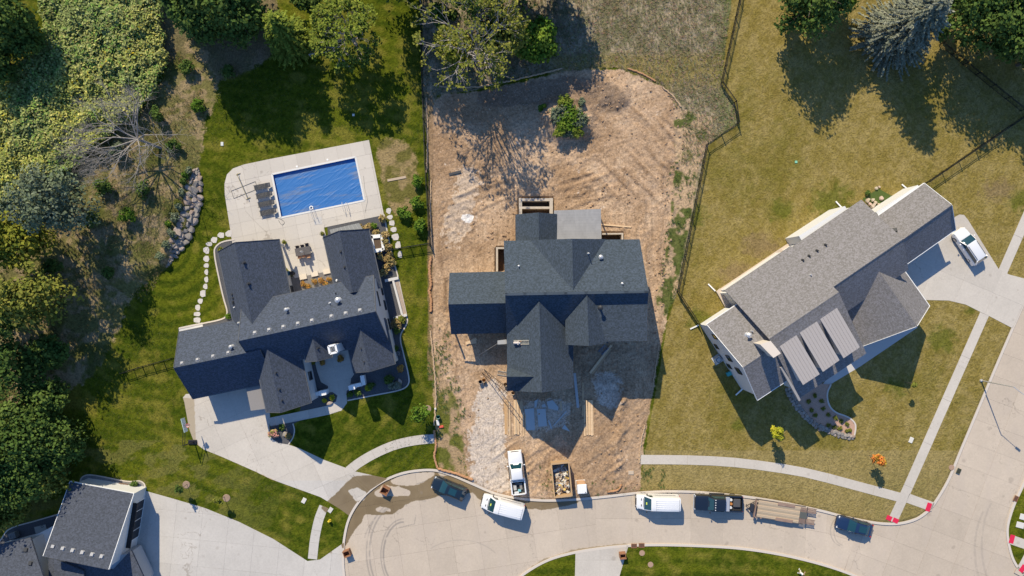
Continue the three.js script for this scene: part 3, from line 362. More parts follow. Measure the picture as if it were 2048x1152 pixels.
// flower and gravel beds, with pale edging
const bed = (name, label, out, mat, y = 0.02) => struct(name, slab(pg(out, y), 0.08), mat, label);
const edging = (pts, n, label, w = 0.16, y = 0.07) => struct('edging', ribbon(smoothLine(gxz(pts), n), w, -0.1, y), kerbMat, label);
bed('gravel_bed', 'dark gravel bed around the east side of the white house', [[655, 452], [768, 430], [789, 528], [796, 553], [812, 627], [815, 641], [812, 652], [801, 669], [806, 703], [816, 747], [818, 764], [805, 778], [740, 792], [695, 801], [693, 782], [701, 777], [702, 757], [708, 749], [700, 690], [740, 640], [740, 540], [660, 540]], darkGravel, 0.016);
edging([[768, 429], [778, 480], [789, 528], [796, 553], [804, 590], [813, 630], [815, 641], [812, 651], [802, 668], [801, 680], [806, 703], [812, 728], [817, 750], [818, 764], [814, 772], [804, 778.5], [740, 792], [695, 801]], 80, 'pale concrete edging of the dark gravel bed');
bed('gravel_bed', 'dark bed left of the front court', [[622, 730], [632, 729], [637, 747], [642, 764], [656, 772], [656, 786], [665, 784], [674, 791], [674, 803], [652, 812], [600, 822], [612, 760]], darkGravel, 0.014);
bed('gravel_bed', 'dark gravel bed west of the white house', [[469, 479], [439, 486], [429, 500], [431, 520], [439, 560], [455, 626], [444, 638], [405, 647], [356, 657], [360, 672], [480, 660], [480, 500]], darkGravel, 0.014);
edging([[469, 479.5], [452, 482], [439, 487], [430, 497], [429.5, 510], [439, 560], [447, 595], [454.5, 624], [452, 633], [444, 638], [405, 647], [358, 657]], 50, 'curved concrete edging west of the white house', 0.18);
bed('gravel_bed', 'gravel strip behind the courtyard patio', [[598, 549], [662, 535], [675, 580], [600, 596], [570, 600], [575, 556]], M({ color: 0xffffff, map: mulchTex([0.08, 0.075, 0.075], [0.30, 0.28, 0.27]), roughness: 1 }), 0.026);
bed('flower_bed', 'dark corner bed between driveway and front walk', [[540, 860], [541, 853], [600, 841], [586, 848], [588, 862], [580, 884], [577, 889], [557, 886], [545, 878]], darkGravel, 0.036);
edging([[586, 847], [589, 860], [586, 875], [577, 889]], 20, 'short curved edging beside the corner flower bed', 0.14);
bed('mulch_bed', 'pinkish mulch bed with young shrubs before the grey roofed house', [[1620, 760], [1647, 768], [1661, 769], [1653, 792], [1657, 811], [1674, 826], [1700, 837], [1710, 852], [1707, 872], [1686, 869], [1637, 853], [1600, 819], [1580, 786], [1590, 760]], pinkMulch, 0.12);
edging([[1661, 768], [1654, 785], [1655, 803], [1662, 817], [1674, 826], [1688, 831], [1700, 837], [1709, 847], [1710, 857], [1707, 873]], 50, 'pale curved kerb around the mulch bed', 0.2, 0.18);
bed('porch_slab', 'concrete porch in the shade of the grey roofed house', [[1645, 769], [1660, 769], [1720, 733], [1835, 655], [1820, 640], [1700, 700]], M({ color: [0.50, 0.48, 0.46] }), 0.03);
bed('gravel_bed', 'gravel bed along the top of the bottom left house', [[162, 958], [170, 951], [190, 951], [250, 962], [282, 963], [290, 968], [291, 982], [260, 990], [150, 975]], M({ color: 0xffffff, map: mulchTex([0.12, 0.12, 0.125], [0.34, 0.33, 0.33]) }), 0.016);
edging([[160, 966], [164, 955], [174, 950], [192, 951], [250, 962], [264, 963], [280, 962], [289, 968], [291, 981]], 50, 'pale edging over the bottom left house', 0.15);
bed('gravel_bed', 'gravel bed with machine west of the bottom left house', [[-20, 1098], [5, 1075], [25, 1055], [70, 1042], [125, 1026], [120, 1060], [0, 1100]], darkGravel, 0.016);
edging([[-10, 1092], [3, 1078], [14, 1062], [28, 1054], [70, 1042], [125, 1026]], 40, 'pale edging west of the bottom left house', 0.15);
bed('landing_slab', 'white concrete strip at the back of the garage', [[358, 655], [405, 645], [406, 655], [359, 666]], M({ color: [0.62, 0.6, 0.57] }), 0.03);
bed('grass_patch', 'bright grass nook with boulders behind the grey roofed house', [[1725, 398], [1757, 377], [1785, 393], [1783, 402], [1760, 422], [1745, 420]], M({ color: 0xffffff, map: mulchTex([0.03, 0.06, 0.008], [0.09, 0.13, 0.02]) }), 0.012);
console.log('paving');

// ------------------------------------------------------------------ buildings
const CAM = V(0, H, 0), darkTrim = M({ color: [0.10, 0.105, 0.115], roughness: 0.5 }), ventGrey = M({ color: [0.36, 0.36, 0.37], roughness: 0.6 });
const plane3 = (a, b, c) => new THREE.Plane().setFromCoplanarPoints(a, b, c);
const hit = (pl, px, py) => { const d = W(px, py).sub(CAM), t = -(pl.normal.dot(CAM) + pl.constant) / pl.normal.dot(d); return CAM.clone().addScaledVector(d, t); };
const lerp = (a, b, t) => a.clone().lerp(b, t);
const hv = v => V(v.x, 0, v.z);
function wallFaces(list) { // vertical or gable polygons, both sides drawn
  const pos = [], uv = []; for (const p of list) { const a = p[0], e = hv(p.find((q, i) => i && hv(q).distanceTo(hv(a)) > 0.01).clone().sub(a)).normalize(), c2 = p.map(q => new THREE.Vector2(q.clone().sub(a).dot(e), q.y)); for (const f of THREE.ShapeUtils.triangulateShape(c2, [])) for (const i of f) { pos.push(p[i].x, p[i].y, p[i].z); uv.push(c2[i].x, c2[i].y); } }
  const g = new THREE.BufferGeometry(); g.setAttribute('position', new THREE.Float32BufferAttribute(pos, 3)); g.setAttribute('uv', new THREE.Float32BufferAttribute(uv, 2)); g.computeVertexNormals(); return g; }
// gable volume: ends A and B are [eave1, ridge, eave2]
function gable(root, A, B, o = {}) {
  const { over = 0.4, t = 0.22, mat = roofA, wall = whiteWall, y0 = 0, cap = true, walls = true, trim } = o;
  const roof = wpart(root, 'roof', cat([slab([A[0], A[1], B[1], B[0]], t), slab([A[1], A[2], B[2], B[1]], t)]), mat);
  if (cap) { const r = 0.02; const up = V(0, r, 0); wpart(root, 'ridge_cap', cat([slab([A[1].clone().add(up), lerp(A[1], A[0], 0.16 / A[1].distanceTo(A[0])).add(up), lerp(B[1], B[0], 0.16 / B[1].distanceTo(B[0])).add(up), B[1].clone().add(up)], 0.015), slab([A[1].clone().add(up), B[1].clone().add(up), lerp(B[1], B[2], 0.16 / B[1].distanceTo(B[2])).add(up), lerp(A[1], A[2], 0.16 / A[1].distanceTo(A[2])).add(up)], 0.015)]), mat, roof); }
  if (trim) for (const E of [A, B]) for (const k of [0, 2]) { const a = E[k].clone(), b = E[1].clone(), ax = hv(A[1].clone().sub(B[1])).normalize().multiplyScalar(E === A ? 0.02 : -0.02); a.y -= t * 0.5 - 0.02; b.y -= t * 0.5 - 0.02; wpart(root, 'rake_board', bar(a.add(ax), b.add(ax), 0.05, t + 0.03), trim, roof); }
  if (trim) for (const k of [0, 2]) { const a = A[k].clone(), b = B[k].clone(), out = hv(A[k].clone().sub(A[1])).normalize().multiplyScalar(0.05); a.y -= t * 0.45; b.y -= t * 0.45; wpart(root, 'gutter', bar(a.add(out), b.add(out), 0.1, 0.13), trim, roof); }
  if (!walls) return { roof };
  const ax = hv(B[1].clone().sub(A[1])).normalize(), ends = [[A, 1, o.overA ?? over], [B, -1, o.overB ?? over]].map(([E, s, ov]) => { const sh = ax.clone().multiplyScalar(s * ov), f = k => { const L = hv(E[k]).distanceTo(hv(E[1])), p = lerp(E[k], E[1], over / L).add(sh); p.y -= t + 0.01; return p; }; const r = E[1].clone().add(sh); r.y -= t + 0.02; const a = f(0), c = f(2); return [V(a.x, y0, a.z), a, r, c, V(c.x, y0, c.z)]; });
  const [P, Q] = ends, w = wpart(root, 'wall', wallFaces([P, Q, [P[0], Q[0], Q[1], P[1]], [P[4], Q[4], Q[3], P[3]]]), wall);
  return { roof, wall: w, P, Q };
}
// front gable running back into a main roof: survey points of the ridge end, the two eave ends and the apex where the ridge meets the main roof
function crossGable(root, rEnd, e1, e2, apex, hR, hE, o = {}) { const r = W(...rEnd, hR), a = W(...e1, hE), c = W(...e2, o.hE2 ?? hE), back = W(...apex, hR).sub(r); back.y = 0; back.addScaledVector(back.clone().normalize(), o.extra ?? 0.6); return gable(root, [a, r, c], [a.clone().add(back), r.clone().add(back), c.clone().add(back)], o); }
// window on a vertical wall from a to b (base points): fraction range and heights
function windowOn(root, wall, a, b, u0, u1, y0, y1, outward, glass = winGlass, frame = winFrame, bars = 0, name = 'window') {
  const L = hv(b).distanceTo(hv(a)), c = lerp(hv(a), hv(b), (u0 + u1) / 2), w = (u1 - u0) * L, d = hv(b).sub(hv(a)).normalize(), n = V(d.z, 0, -d.x); if (n.dot(outward) < 0) n.negate();
  const ang = Math.atan2(-d.z, d.x), cy = (y0 + y1) / 2, h = y1 - y0, P = (off) => c.clone().addScaledVector(n, off);
  const p = P(0.03), fr = [box(0, h / 2, 0, w + 0.1, 0.09, 0.1), box(0, -h / 2, 0, w + 0.1, 0.09, 0.1), box(-w / 2, 0, 0, 0.09, h - 0.09, 0.1), box(w / 2, 0, 0, 0.09, h - 0.09, 0.1)]; for (let k = 1; k <= bars; k++) fr.push(box(-w / 2 + w * k / (bars + 1), 0, 0, 0.06, h - 0.09, 0.09));
  const f = wpart(root, name, cat(fr).rotateY(ang).translate(p.x, cy, p.z), frame); const q = P(0.02); wpart(root, 'pane', box(0, 0, 0, w - 0.06, h - 0.06, 0.03, ang).translate(q.x, cy, q.z), glass, f); return f; }
const roofUp = (pl, px, py) => { const p = hit(pl, px, py); return p; };
function boxVent(root, roof, pl, px, py, mat, s = 0.42, ang = 0) { const p = roofUp(pl, px, py); const n = pl.normal.clone(); if (n.y < 0) n.negate(); const g = cat([new RoundedBoxGeometry(s, 0.16, s, 1, 0.03).translate(0, 0.12, 0), box(0, 0.02, 0, s * 1.25, 0.03, s * 1.25)]); g.rotateY(ang); g.applyQuaternion(new THREE.Quaternion().setFromUnitVectors(V(0, 1, 0), n)); wpart(root, 'roof_vent', g.translate(p.x, p.y, p.z), mat, roof); }
function pipeVent(root, roof, pl, px, py, h = 0.6, r = 0.06, mat = pvc, cowl = false) { const p = roofUp(pl, px, py), gs = [cyl(p.x, p.y - 0.15, p.z, r, r, h + 0.15, 8), cyl(p.x, p.y - 0.05, p.z, r * 2.2, r * 1.1, 0.2, 10)]; if (cowl) gs.push(cyl(p.x, p.y + h, p.z, r * 1.1, r * 2, 0.12, 10), cyl(p.x, p.y + h + 0.12, p.z, r * 2, r * 0.6, 0.14, 10)); wpart(root, 'vent_pipe', cat(gs), mat, roof); }
const planeOf = (a, b, c) => { const p = plane3(a, b, c); return p; };

// ---- white house with the pool
{
  const R = thing('white_house', 'large white house with dark shingle gables around a courtyard beside the pool', 'house', W(600, 650));
  const hr = 8.7, r1 = W(477, 682, hr), r2 = W(751, 623, hr);
  // main body: ridge along the house
  const ax = r2.clone().sub(r1), n2 = W(741, 552.5, 5.0), s2 = W(777, 681, 4.6);
  const nv = n2.clone().sub(r2), sv = s2.clone().sub(r2); const nperp = nv.clone().addScaledVector(ax, -hv(nv).dot(hv(ax)) / ax.lengthSq()), sperp = sv.clone().addScaledVector(ax, -hv(sv).dot(hv(ax)) / ax.lengthSq());
  const w1 = r1.clone().addScaledVector(ax, -0.0), main = gable(R, [r2.clone().add(nperp), r2, r2.clone().add(sperp)], [w1.clone().add(nperp), w1, w1.clone().add(sperp)], { over: 0.35, overA: 0.02, trim: darkTrim });
  const pN = planeOf(r1, r2, r2.clone().add(nperp)), pS = planeOf(r1, r2, r2.clone().add(sperp));
  [[510, 666], [538.5, 660], [567, 654], [596, 647.5], [624, 641.5], [663, 633], [691.5, 627], [720, 621]].forEach(([x, y]) => boxVent(R, main.roof, pN, x, y, ventGrey, 0.36, 0.2));
  pipeVent(R, main.roof, pN, 678, 600, 0.8, 0.16, galv, true); pipeVent(R, main.roof, pN, 575.5, 619, 0.7, 0.12, galv, true); pipeVent(R, main.roof, pN, 660, 606, 0.5, 0.06); pipeVent(R, main.roof, pN, 671.5, 586.5, 0.4, 0.05, ventDark);
  wpart(R, 'roof', slab([hit(pS, 700, 695), hit(pS, 777, 679), hit(pS, 789, 714), hit(pS, 707, 732)].map(p => p.add(V(0, 0.015, 0))), 0.22), roofA); wpart(R, 'wall', slab([W(712, 700, 3), W(779, 684, 3), W(786, 710, 2.6), W(716, 726, 2.6)], 2.6), whiteWall);
  const east = V(1, 0, -0.1), g0 = main.P;
  for (const [u0, u1, y0, y1] of [[0.22, 0.46, 4.7, 5.2], [0.70, 0.88, 2.8, 3.7], [0.70, 0.88, 0.8, 1.7], [0.16, 0.28, 0.8, 1.8], [0.38, 0.54, 0.8, 1.8]]) windowOn(R, main.wall, g0[0], g0[4], u0, u1, y0, y1, east);
  // west wing along the patio: open porch at its north end
  const wr0 = W(469.4, 485, 7.3), wr1 = W(507, 660, 7.3), we0 = W(436, 503.5, 3.2), we1 = W(557.5, 478.7, 3.2), wd = wr1.clone().sub(wr0); wd.y = 0; wd.multiplyScalar(1.05);
  { const wing = gable(R, [we0, wr0, we1], [we0.clone().add(wd), wr0.clone().add(wd), we1.clone().add(wd)], { walls: false, trim: darkTrim });
    const d = wd.clone().normalize(), sh = d.clone().multiplyScalar(3.9); const a = [we0, wr0, we1].map(p => p.clone().add(sh)); const ins = (p, r) => lerp(p, r, 0.11); const q = [ins(a[0], a[1]), a[1], ins(a[2], a[1])]; q.forEach(p => p.y -= 0.26); const q2 = q.map(p => p.clone().addScaledVector(d, wd.length() - 4.2)); const P = [V(q[0].x, 0, q[0].z), q[0], q[1], q[2], V(q[2].x, 0, q[2].z)], Q = [V(q2[0].x, 0, q2[0].z), q2[0], q2[1], q2[2], V(q2[2].x, 0, q2[2].z)];
    const w = wpart(R, 'wall', wallFaces([P, Q, [P[0], Q[0], Q[1], P[1]], [P[4], Q[4], Q[3], P[3]]]), whiteWall);
    windowOn(R, w, P[4], Q[4], 0.28, 0.44, 0.25, 2.5, V(1, 0, 0)); windowOn(R, w, P[4], Q[4], 0.47, 0.6, 0.25, 2.5, V(1, 0, 0));
    for (const e of [we0, we1]) { const p = lerp(e, wr0, 0.14).addScaledVector(d, 0.5); wpart(R, 'porch_post', box(p.x, (p.y - 0.2) / 2, p.z, 0.28, p.y - 0.2, 0.28, 0.2), whiteTrim); }
    const p = lerp(we1, wr0, 0.1).addScaledVector(d, 0.5), q9 = p.clone().addScaledVector(d, 3.6); p.y = q9.y = 3.0; wpart(R, 'porch_beam', bar(p, q9, 0.25, 0.3), whiteTrim);
    const pw = planeOf(we0, wr0, wr1), pe = planeOf(we1, wr0, wr1); pipeVent(R, wing.roof, pe, 488.5, 526, 0.5, 0.1, ventDark); pipeVent(R, wing.roof, pe, 497.5, 568, 0.5, 0.1, ventDark);
    for (const [x, y] of [[464.5, 589], [466, 596]]) pipeVent(R, wing.roof, pw, x, y, 0.25, 0.08, ventDark); boxVent(R, wing.roof, pw, 467.5, 605, ventDark, 0.34); pipeVent(R, wing.roof, pw, 469, 615, 0.3, 0.06); pipeVent(R, wing.roof, pw, 480.5, 646, 0.5, 0.09, galv, true); }
  // east wing along the patio
  { const e0 = W(646.8, 474.8, 3.2), e1 = W(737, 458, 3.2), r0 = W(678.5, 461.8, 6.9), dd = W(703, 571, 6.9).sub(r0); dd.multiplyScalar(1.12); const wing = gable(R, [e0, r0, e1], [e0.clone().add(dd), r0.clone().add(dd), e1.clone().add(dd)], { trim: darkTrim }); const pw = planeOf(e0, r0, r0.clone().add(dd)); pipeVent(R, wing.roof, pw, 682, 503, 0.35, 0.09, ventDark); pipeVent(R, wing.roof, pw, 689.5, 534, 0.35, 0.09, ventDark); pipeVent(R, wing.roof, pw, 674, 561, 0.3, 0.09);
    const a0 = W(660, 461, 2.9), a1 = W(716, 446, 2.9), a2 = W(722, 456, 3.0), a3 = W(662, 468, 3.0); const aw = wpart(R, 'awning_roof', slab([W(659, 459.5, 2.7), W(718, 446, 2.7), W(728, 462, 3.1), W(664, 474, 3.1)], 0.08), M({ color: [0.12, 0.13, 0.145], roughness: 0.6 })); for (let i = 1; i < 8; i++) wpart(R, 'seam', bar(lerp(W(659, 459.5, 2.73), W(718, 446, 2.73), i / 8), lerp(W(664, 474, 3.33), W(728, 462, 3.33), i / 8), 0.03, 0.05), greyMetal, aw);
    windowOn(R, wing.wall, wing.P[0], wing.Q[0], 0.15, 0.35, 0.3, 2.5, V(-1, 0, 0)); windowOn(R, wing.wall, wing.P[4], wing.Q[4], 0.55, 0.7, 0.8, 2.3, V(1, 0, 0)); }
  // garage wing
  { const r0 = W(347.8, 735.8, 7.3), rE = W(520, 700, 7.3), n0 = W(358, 664.5, 3.4), s0 = W(385.6, 797.3, 3.4), dd = rE.clone().sub(r0); const g = gable(R, [n0, r0, s0], [n0.clone().add(dd), rE, s0.clone().add(dd)], { trim: darkTrim }); const pn = planeOf(n0, r0, rE); [[364.5, 727], [395.5, 720], [426.5, 713], [457, 706]].forEach(([x, y]) => boxVent(R, g.roof, pn, x, y, ventGrey, 0.34, 0.2)); pipeVent(R, g.roof, pn, 465, 693, 0.6, 0.12, galv, true);
    const d0 = g.P[4], d1 = g.Q[4]; windowOn(R, g.wall, d0, d1, 0.08, 0.38, 0.05, 2.5, V(0, 0, 1), M({ color: [0.05, 0.05, 0.055] }), whiteTrim, 0, 'garage_door'); windowOn(R, g.wall, d0, d1, 0.46, 0.76, 0.05, 2.5, V(0, 0, 1), M({ color: [0.05, 0.05, 0.055] }), whiteTrim, 0, 'garage_door'); }
  // flat porch roof over the garage side door
  { wpart(R, 'flat_roof', slab([W(491, 771, 3.15), W(523, 764.5, 3.15), W(535, 817, 3.15), W(501.5, 821.5, 3.15)], 0.2), M({ color: [0.27, 0.255, 0.25], roughness: 0.9, map: noiseTex(64, (x, y) => 0.75 + 0.3 * hsh(x, y)) })); for (const [x, y] of [[503, 817], [496, 777]]) { const p = W(x, y, 3); wpart(R, 'porch_post', box(p.x + 0.3, 1.5, p.z - 0.2, 0.15, 2.95, 0.15), whiteTrim); } }
  const ga = crossGable(R, [561.4, 825], [533.2, 824.6], [622, 805.6], [535.3, 703.5], 7.2, 4.2, { trim: darkTrim, extra: 1.2, over: 0.12 });
  const gb = crossGable(R, [635.6, 722], [612, 724], [664, 714.5], [624.6, 674], 7.3, 5.3, { trim: darkTrim, extra: 0.8 });
  const gc = crossGable(R, [739.7, 743], [707.7, 745.7], [790, 728], [722.8, 668], 7.1, 4.0, { trim: darkTrim, extra: 1.2, over: 0.15 });
  { const f = (g, side, list) => { const [A, B] = [g.P, g.Q]; const pl = planeOf(A[2], B[2], side ? A[3] : A[1]); list.forEach(([x, y]) => pipeVent(R, g.roof, pl, x, y, 0.5, 0.1, ventDark)); }; f(ga, 1, [[553.5, 745], [560, 778], [565.5, 800]]); f(gb, 1, [[636, 696.5]]); f(gc, 0, [[723, 697], [729, 723]]);
    windowOn(R, ga.wall, ga.P[0], ga.P[4], 0.3, 0.7, 0.9, 2.6, V(0, 0, 1), winGlass, winFrame, 2); windowOn(R, gc.wall, gc.P[0], gc.P[4], 0.28, 0.72, 0.8, 2.6, V(0, 0, 1), winGlass, winFrame, 2); windowOn(R, ga.wall, ga.P[4], ga.Q[4], 0.30, 0.42, 1.0, 2.4, V(1, 0, 0)); windowOn(R, gb.wall, gb.P[0], gb.P[4], 0.3, 0.7, 0.1, 2.4, V(0, 0, 1), M({ color: [0.04, 0.035, 0.03] }), winFrame, 1, 'front_door'); }
  // white chimney beside the entrance gable
  { const c = [[655, 692], [671, 688.5], [675, 705], [659, 709]].map(([x, y]) => W(x, y, 8.7)); const m = c[0].clone().add(c[2]).multiplyScalar(0.5); const ch = wpart(R, 'chimney', slab(c.map(p => lerp(p, m, 0.04).add(V(0, -1.0, 0))), 7.7), whiteWall); for (let i = 0; i < 4; i++) { const a = lerp(c[i], m, 0.12), b = lerp(c[(i + 1) % 4], m, 0.12); a.y = b.y = 8.2; wpart(R, 'parapet', bar(a, b, 0.22, 1.0), whiteTrim, ch); } }
  // low walls of the entrance court
  for (const [q, h] of [[[[629, 784], [657, 777], [658, 786], [630, 791]], 1.0], [[[642, 780], [656, 777], [657, 787], [644, 790]], 1.15], [[[703, 768], [727, 763], [728, 770], [704, 775]], 1.0], [[[723, 750], [731, 749], [734, 768], [726, 769]], 1.0], [[[700, 770], [712, 766], [714, 776], [702, 779]], 1.15]]) wpart(R, 'court_wall', slab(pg(q, h), h), whiteTrim);
}
// light well and raised planter on the east side
{ const t = thing('light_well', 'sunken concrete light well with river rock beside the white house', 'light well', W(795, 597)); const wall = [[[770, 559], [797, 553], [798, 558.5], [771, 564.5]], [[787, 634], [814, 627], [815, 632], [788, 639]], [[785, 562], [789, 561], [807, 629], [803, 630]]]; for (const q of wall) wpart(t, 'wall', slab(pg(q, 0.34), 1.6), M({ color: [0.60, 0.58, 0.56] })); wpart(t, 'rock_floor', slab(pg([[788, 560], [796, 557], [813, 628], [805, 630]], 0.10), 0.3), riverRock); wpart(t, 'gravel_floor', slab(pg([[772, 563], [786, 560], [804, 630], [788, 634]], -0.6), 0.3), darkGravel);
  const p = thing('raised_planter', 'white raised planter filled with brown soil by the east wing', 'planter', W(757, 486)); for (const q of [[[743, 471], [763, 469], [764, 476], [744, 478]], [[749, 499], [769, 496], [768, 503], [750, 506]], [[762, 470], [767, 470], [771, 500], [766, 501]], [[743, 472], [747, 472], [753, 505], [749, 506]]]) wpart(p, 'wall', slab(pg(q, 0.7), 0.7), whiteTrim); wpart(p, 'soil', slab(pg([[746, 474], [764, 472], [768, 499], [751, 502]], 0.5), 0.5), soil); }

// ---- house under construction
{
  const R = thing('unfinished_house', 'dark shingled house under construction in the middle of the dirt lot', 'house', W(1100, 600));
  const o = { mat: roofB, wall: wrapWall, over: 0.45 };
  const hr = 9.7, he = 5.5, rW = W(1010.3, 588.5, hr), rE = W(1297.5, 583.2, hr);
  const nW = W(1007.7, 481.5, he), nE = W(1279.3, 478.5, he), sW = W(1013.5, 681, 4.3), sE = W(1294, 690, he);
  const dx = 0; const mainRoof = wpart(R, 'roof', cat([slab([nW, nE, rE, rW], 0.22), slab([rW, W(1190, 585.2, hr), W(1190, 686, 4.3), sW], 0.22)]), roofB);
  wpart(R, 'ridge_cap', bar(rW.clone().add(V(0, 0.01, 0)), rE.clone().add(V(0, 0.01, 0)), 0.3, 0.05), roofB, mainRoof);
  // east part: steep upper strip, then a flatter slope over the front rooms
  const bE = W(1295.4, 603.5, 8.6), bW = W(1188, 604.5, 8.6), lE = W(1293.6, 681.7, 7.3), lW = W(1190, 684, 7.3);
  wpart(R, 'roof', slab([W(1188, 585.3, hr), rE, bE, bW], 0.2), roofB, R); const low = wpart(R, 'roof', slab([bW, bE, lE, lW], 0.2), roofB, R);
  const inset = (p, a, b) => V(p.x + a, 0, p.z + b);
  wpart(R, 'wall', wallFaces((() => { const A = [inset(nE, -0.5, 0.5), inset(sE, -0.5, -0.6)], h1 = he - 0.1; const p1 = V(A[0].x, h1, A[0].z), pr = V(rE.x - 0.5, hr - 0.3, rE.z), pb = V(bE.x - 0.5, 8.3, bE.z), p2 = V(lE.x - 0.5, 7.05, lE.z - 0.5); const q0 = V(p1.x, 0, p1.z), q3 = V(p2.x, 0, p2.z); const B0 = inset(nW, 0.5, 0.5), B3 = inset(sW, 0.5, -0.5), b1 = V(B0.x, h1, B0.z), br = V(rW.x + 0.5, hr - 0.3, rW.z), b2 = V(B3.x, 4.0, B3.z); const w2 = V(lW.x, 0, q3.z), w3 = V(lW.x, 7.05, q3.z); return [[q0, p1, pr, pb, p2, q3], [B0, b1, br, b2, B3], [q0, p1, b1, B0], [q3, p2, w3, w2], [B3, b2, V(w2.x, 4.0, B3.z), V(w2.x, 0, B3.z)]]; })()), wrapWall);
  const pN = planeOf(nW, nE, rE); pipeVent(R, mainRoof, pN, 1037.5, 532, 0.5, 0.06); pipeVent(R, mainRoof, pN, 1244.5, 567, 0.4, 0.07, pvc);
  // north cross gable
  const hN = 9.5; const gN = gable(R, [W(1062, 480, he), W(1144.4, 477.5, hN), W(1211, 478, he)], [W(1062, 586, he), W(1146.5, 588, hN), W(1213, 586, he)], o);
  { const pe = planeOf(W(1144.4, 478, hN), W(1146.5, 588, hN), W(1211, 479, he)); pipeVent(R, gN.roof, pe, 1176, 507, 1.0, 0.06); pipeVent(R, gN.roof, pe, 1199.5, 515, 1.1, 0.14, galv, true); }
  // front gables
  const g4 = gable(R, [W(1014.4, 781.5, 5.0), W(1084, 785, 9.0), W(1147, 776, 5.0)], [W(1013.6, 598, 5.0), W(1078, 596, 9.0), W(1146, 598, 5.0)], { ...o, over: 0.5 });
  const g5 = gable(R, [W(1131.4, 689.5, 6.9), W(1177.7, 692, 9.6), W(1216, 686, 7.0)], [W(1130, 590, 6.9), W(1173.8, 583, 9.6), W(1214, 590, 7.0)], { ...o, over: 0.5 });
  for (const [g, l] of [[g4, [[0.12, 0.46, 0.1, 2.4], [0.54, 0.88, 0.1, 2.4], [0.38, 0.62, 5.0, 6.4]]], [g5, [[0.2, 0.8, 0.8, 2.4], [0.3, 0.7, 4.6, 6.2]]], [gN, [[0.1, 0.3, 0.9, 2.4], [0.4, 0.6, 3.9, 5.6], [0.7, 0.9, 0.9, 2.4]]]]) for (const [u0, u1, y0, y1] of l) windowOn(R, g.wall, g.P[0], g.P[4], u0, u1, y0, y1, g === gN ? V(0, 0, -1) : V(0, 0, 1), winGlass, whiteTrim, 1);
  // side gable of the front wing
  const pl4 = planeOf(W(1014.4, 781.5, 5.0), W(1084, 785, 9.0), W(1078, 596, 9.0)); { const rd = hit(pl4, 1069, 753.5), r0 = W(1013, 753.5, rd.y - 0.05), eA = W(1013.5, 737, 5.6), eB = W(1014.2, 781.5, 4.9); const back = rd.clone().sub(r0); back.y = 0; back.multiplyScalar(1.1); gable(R, [eA, r0, eB], [eA.clone().add(back), r0.clone().add(back), eB.clone().add(back)], { ...o, over: 0.35 }); }
  pipeVent(R, low, planeOf(bE, lE, lW), 1200, 615, 0.7, 0.14, ventDark, true);
  // garage wing
  { const r0 = W(896.5, 608.7, 7.3), r1 = W(1020, 606, 7.3), n0 = W(899, 545.4, 3.6), s0 = W(902.2, 668.6, 3.6), dd = r1.clone().sub(r0); const g = gable(R, [n0, r0, s0], [n0.clone().add(dd), r1, s0.clone().add(dd)], { ...o, walls: false }); for (const [x, y] of [[908, 550], [908, 660], [985, 662]]) { const p = W(x, y, 0); wpart(R, 'porch_post', box(p.x, 1.7, p.z, 0.18, 3.4, 0.18), whiteTrim); } wpart(R, 'wall', slab([W(925, 556, 3.4), W(1010, 554, 3.4), W(1010, 652, 3.4), W(925, 654, 3.4)], 3.4), wrapWall); wpart(R, 'porch_floor', slab(pg([[903, 552], [1010, 548], [1010, 664], [905, 665]], 0.12), 0.4), M({ color: [0.40, 0.37, 0.34] })); }
  // small north gable and flat porch roof
  gable(R, [W(1030.6, 429, 3.4), W(1077, 425, 5.9), W(1114, 428, 3.4)], [W(1031, 490, 3.4), W(1078, 490, 5.9), W(1114.7, 490, 3.4)], o);
  const membrane = noiseTex(256, (x, y) => 0.72 + 0.2 * fbm(x * 0.05, y * 0.02, 3) + 0.14 * ((y % 64) < 3 && hsh(x >> 4, y >> 6) > 0.35) - 0.1 * ((y % 21) < 2) + 0.08 * hsh(x, y)); membrane.repeat.set(0.25, 0.25);
  wpart(R, 'flat_roof', slab([W(1108, 421, 3.3), W(1201.7, 417.8, 3.3), W(1203, 480, 3.45), W(1108, 481, 3.45)], 0.25), M({ color: [0.335, 0.335, 0.345], map: membrane, roughness: 0.9 })); for (const [x, y] of [[1112, 426], [1196, 424]]) { const p = W(x, y, 0); wpart(R, 'porch_post', box(p.x, 1.5, p.z, 0.15, 3.0, 0.15), lumberMats[0]); }
}
const concreteWall = M({ color: [0.52, 0.45, 0.37], map: noiseTex(64, (x, y) => 0.8 + 0.25 * fbm(x * 0.1, y * 0.1, 3)) });
function well(label, qs, floor) { const c = W(...qs[0][0]); const t = thing('window_well', label, 'window well', c); for (const q of qs) wpart(t, 'wall', slab(pg(q, 0.28), 2.0), concreteWall); wpart(t, 'floor', slab(pg(floor, -1.45), 0.2), soil); }
well('large concrete window well at the top of the unfinished house', [[[1037.5, 396.5], [1044, 396.5], [1044, 445], [1038, 445]], [[1099, 396.5], [1105.6, 396.5], [1105.6, 440], [1099, 440]], [[1044, 397], [1099, 397], [1099, 402.5], [1044, 402.5]], [[1044, 413.5], [1099, 413.5], [1099, 418], [1044, 418]]], [[1042, 400], [1101, 400], [1101, 444], [1042, 444]]);
well('narrow concrete window well left of the main roof', [[[992, 494.6], [996, 494.6], [996, 543], [992, 543]], [[996, 494.6], [1012, 494.6], [1012, 498], [996, 498]]], [[994, 496], [1012, 496], [1012, 542], [994, 542]]);
well('small window well right of the flat porch roof', [[[1204, 466.5], [1246, 466], [1246, 469], [1204, 469.5]], [[1242.5, 469], [1246, 469], [1246, 484], [1242.5, 484]]], [[1203, 468], [1244, 468], [1244, 484], [1203, 484]]);

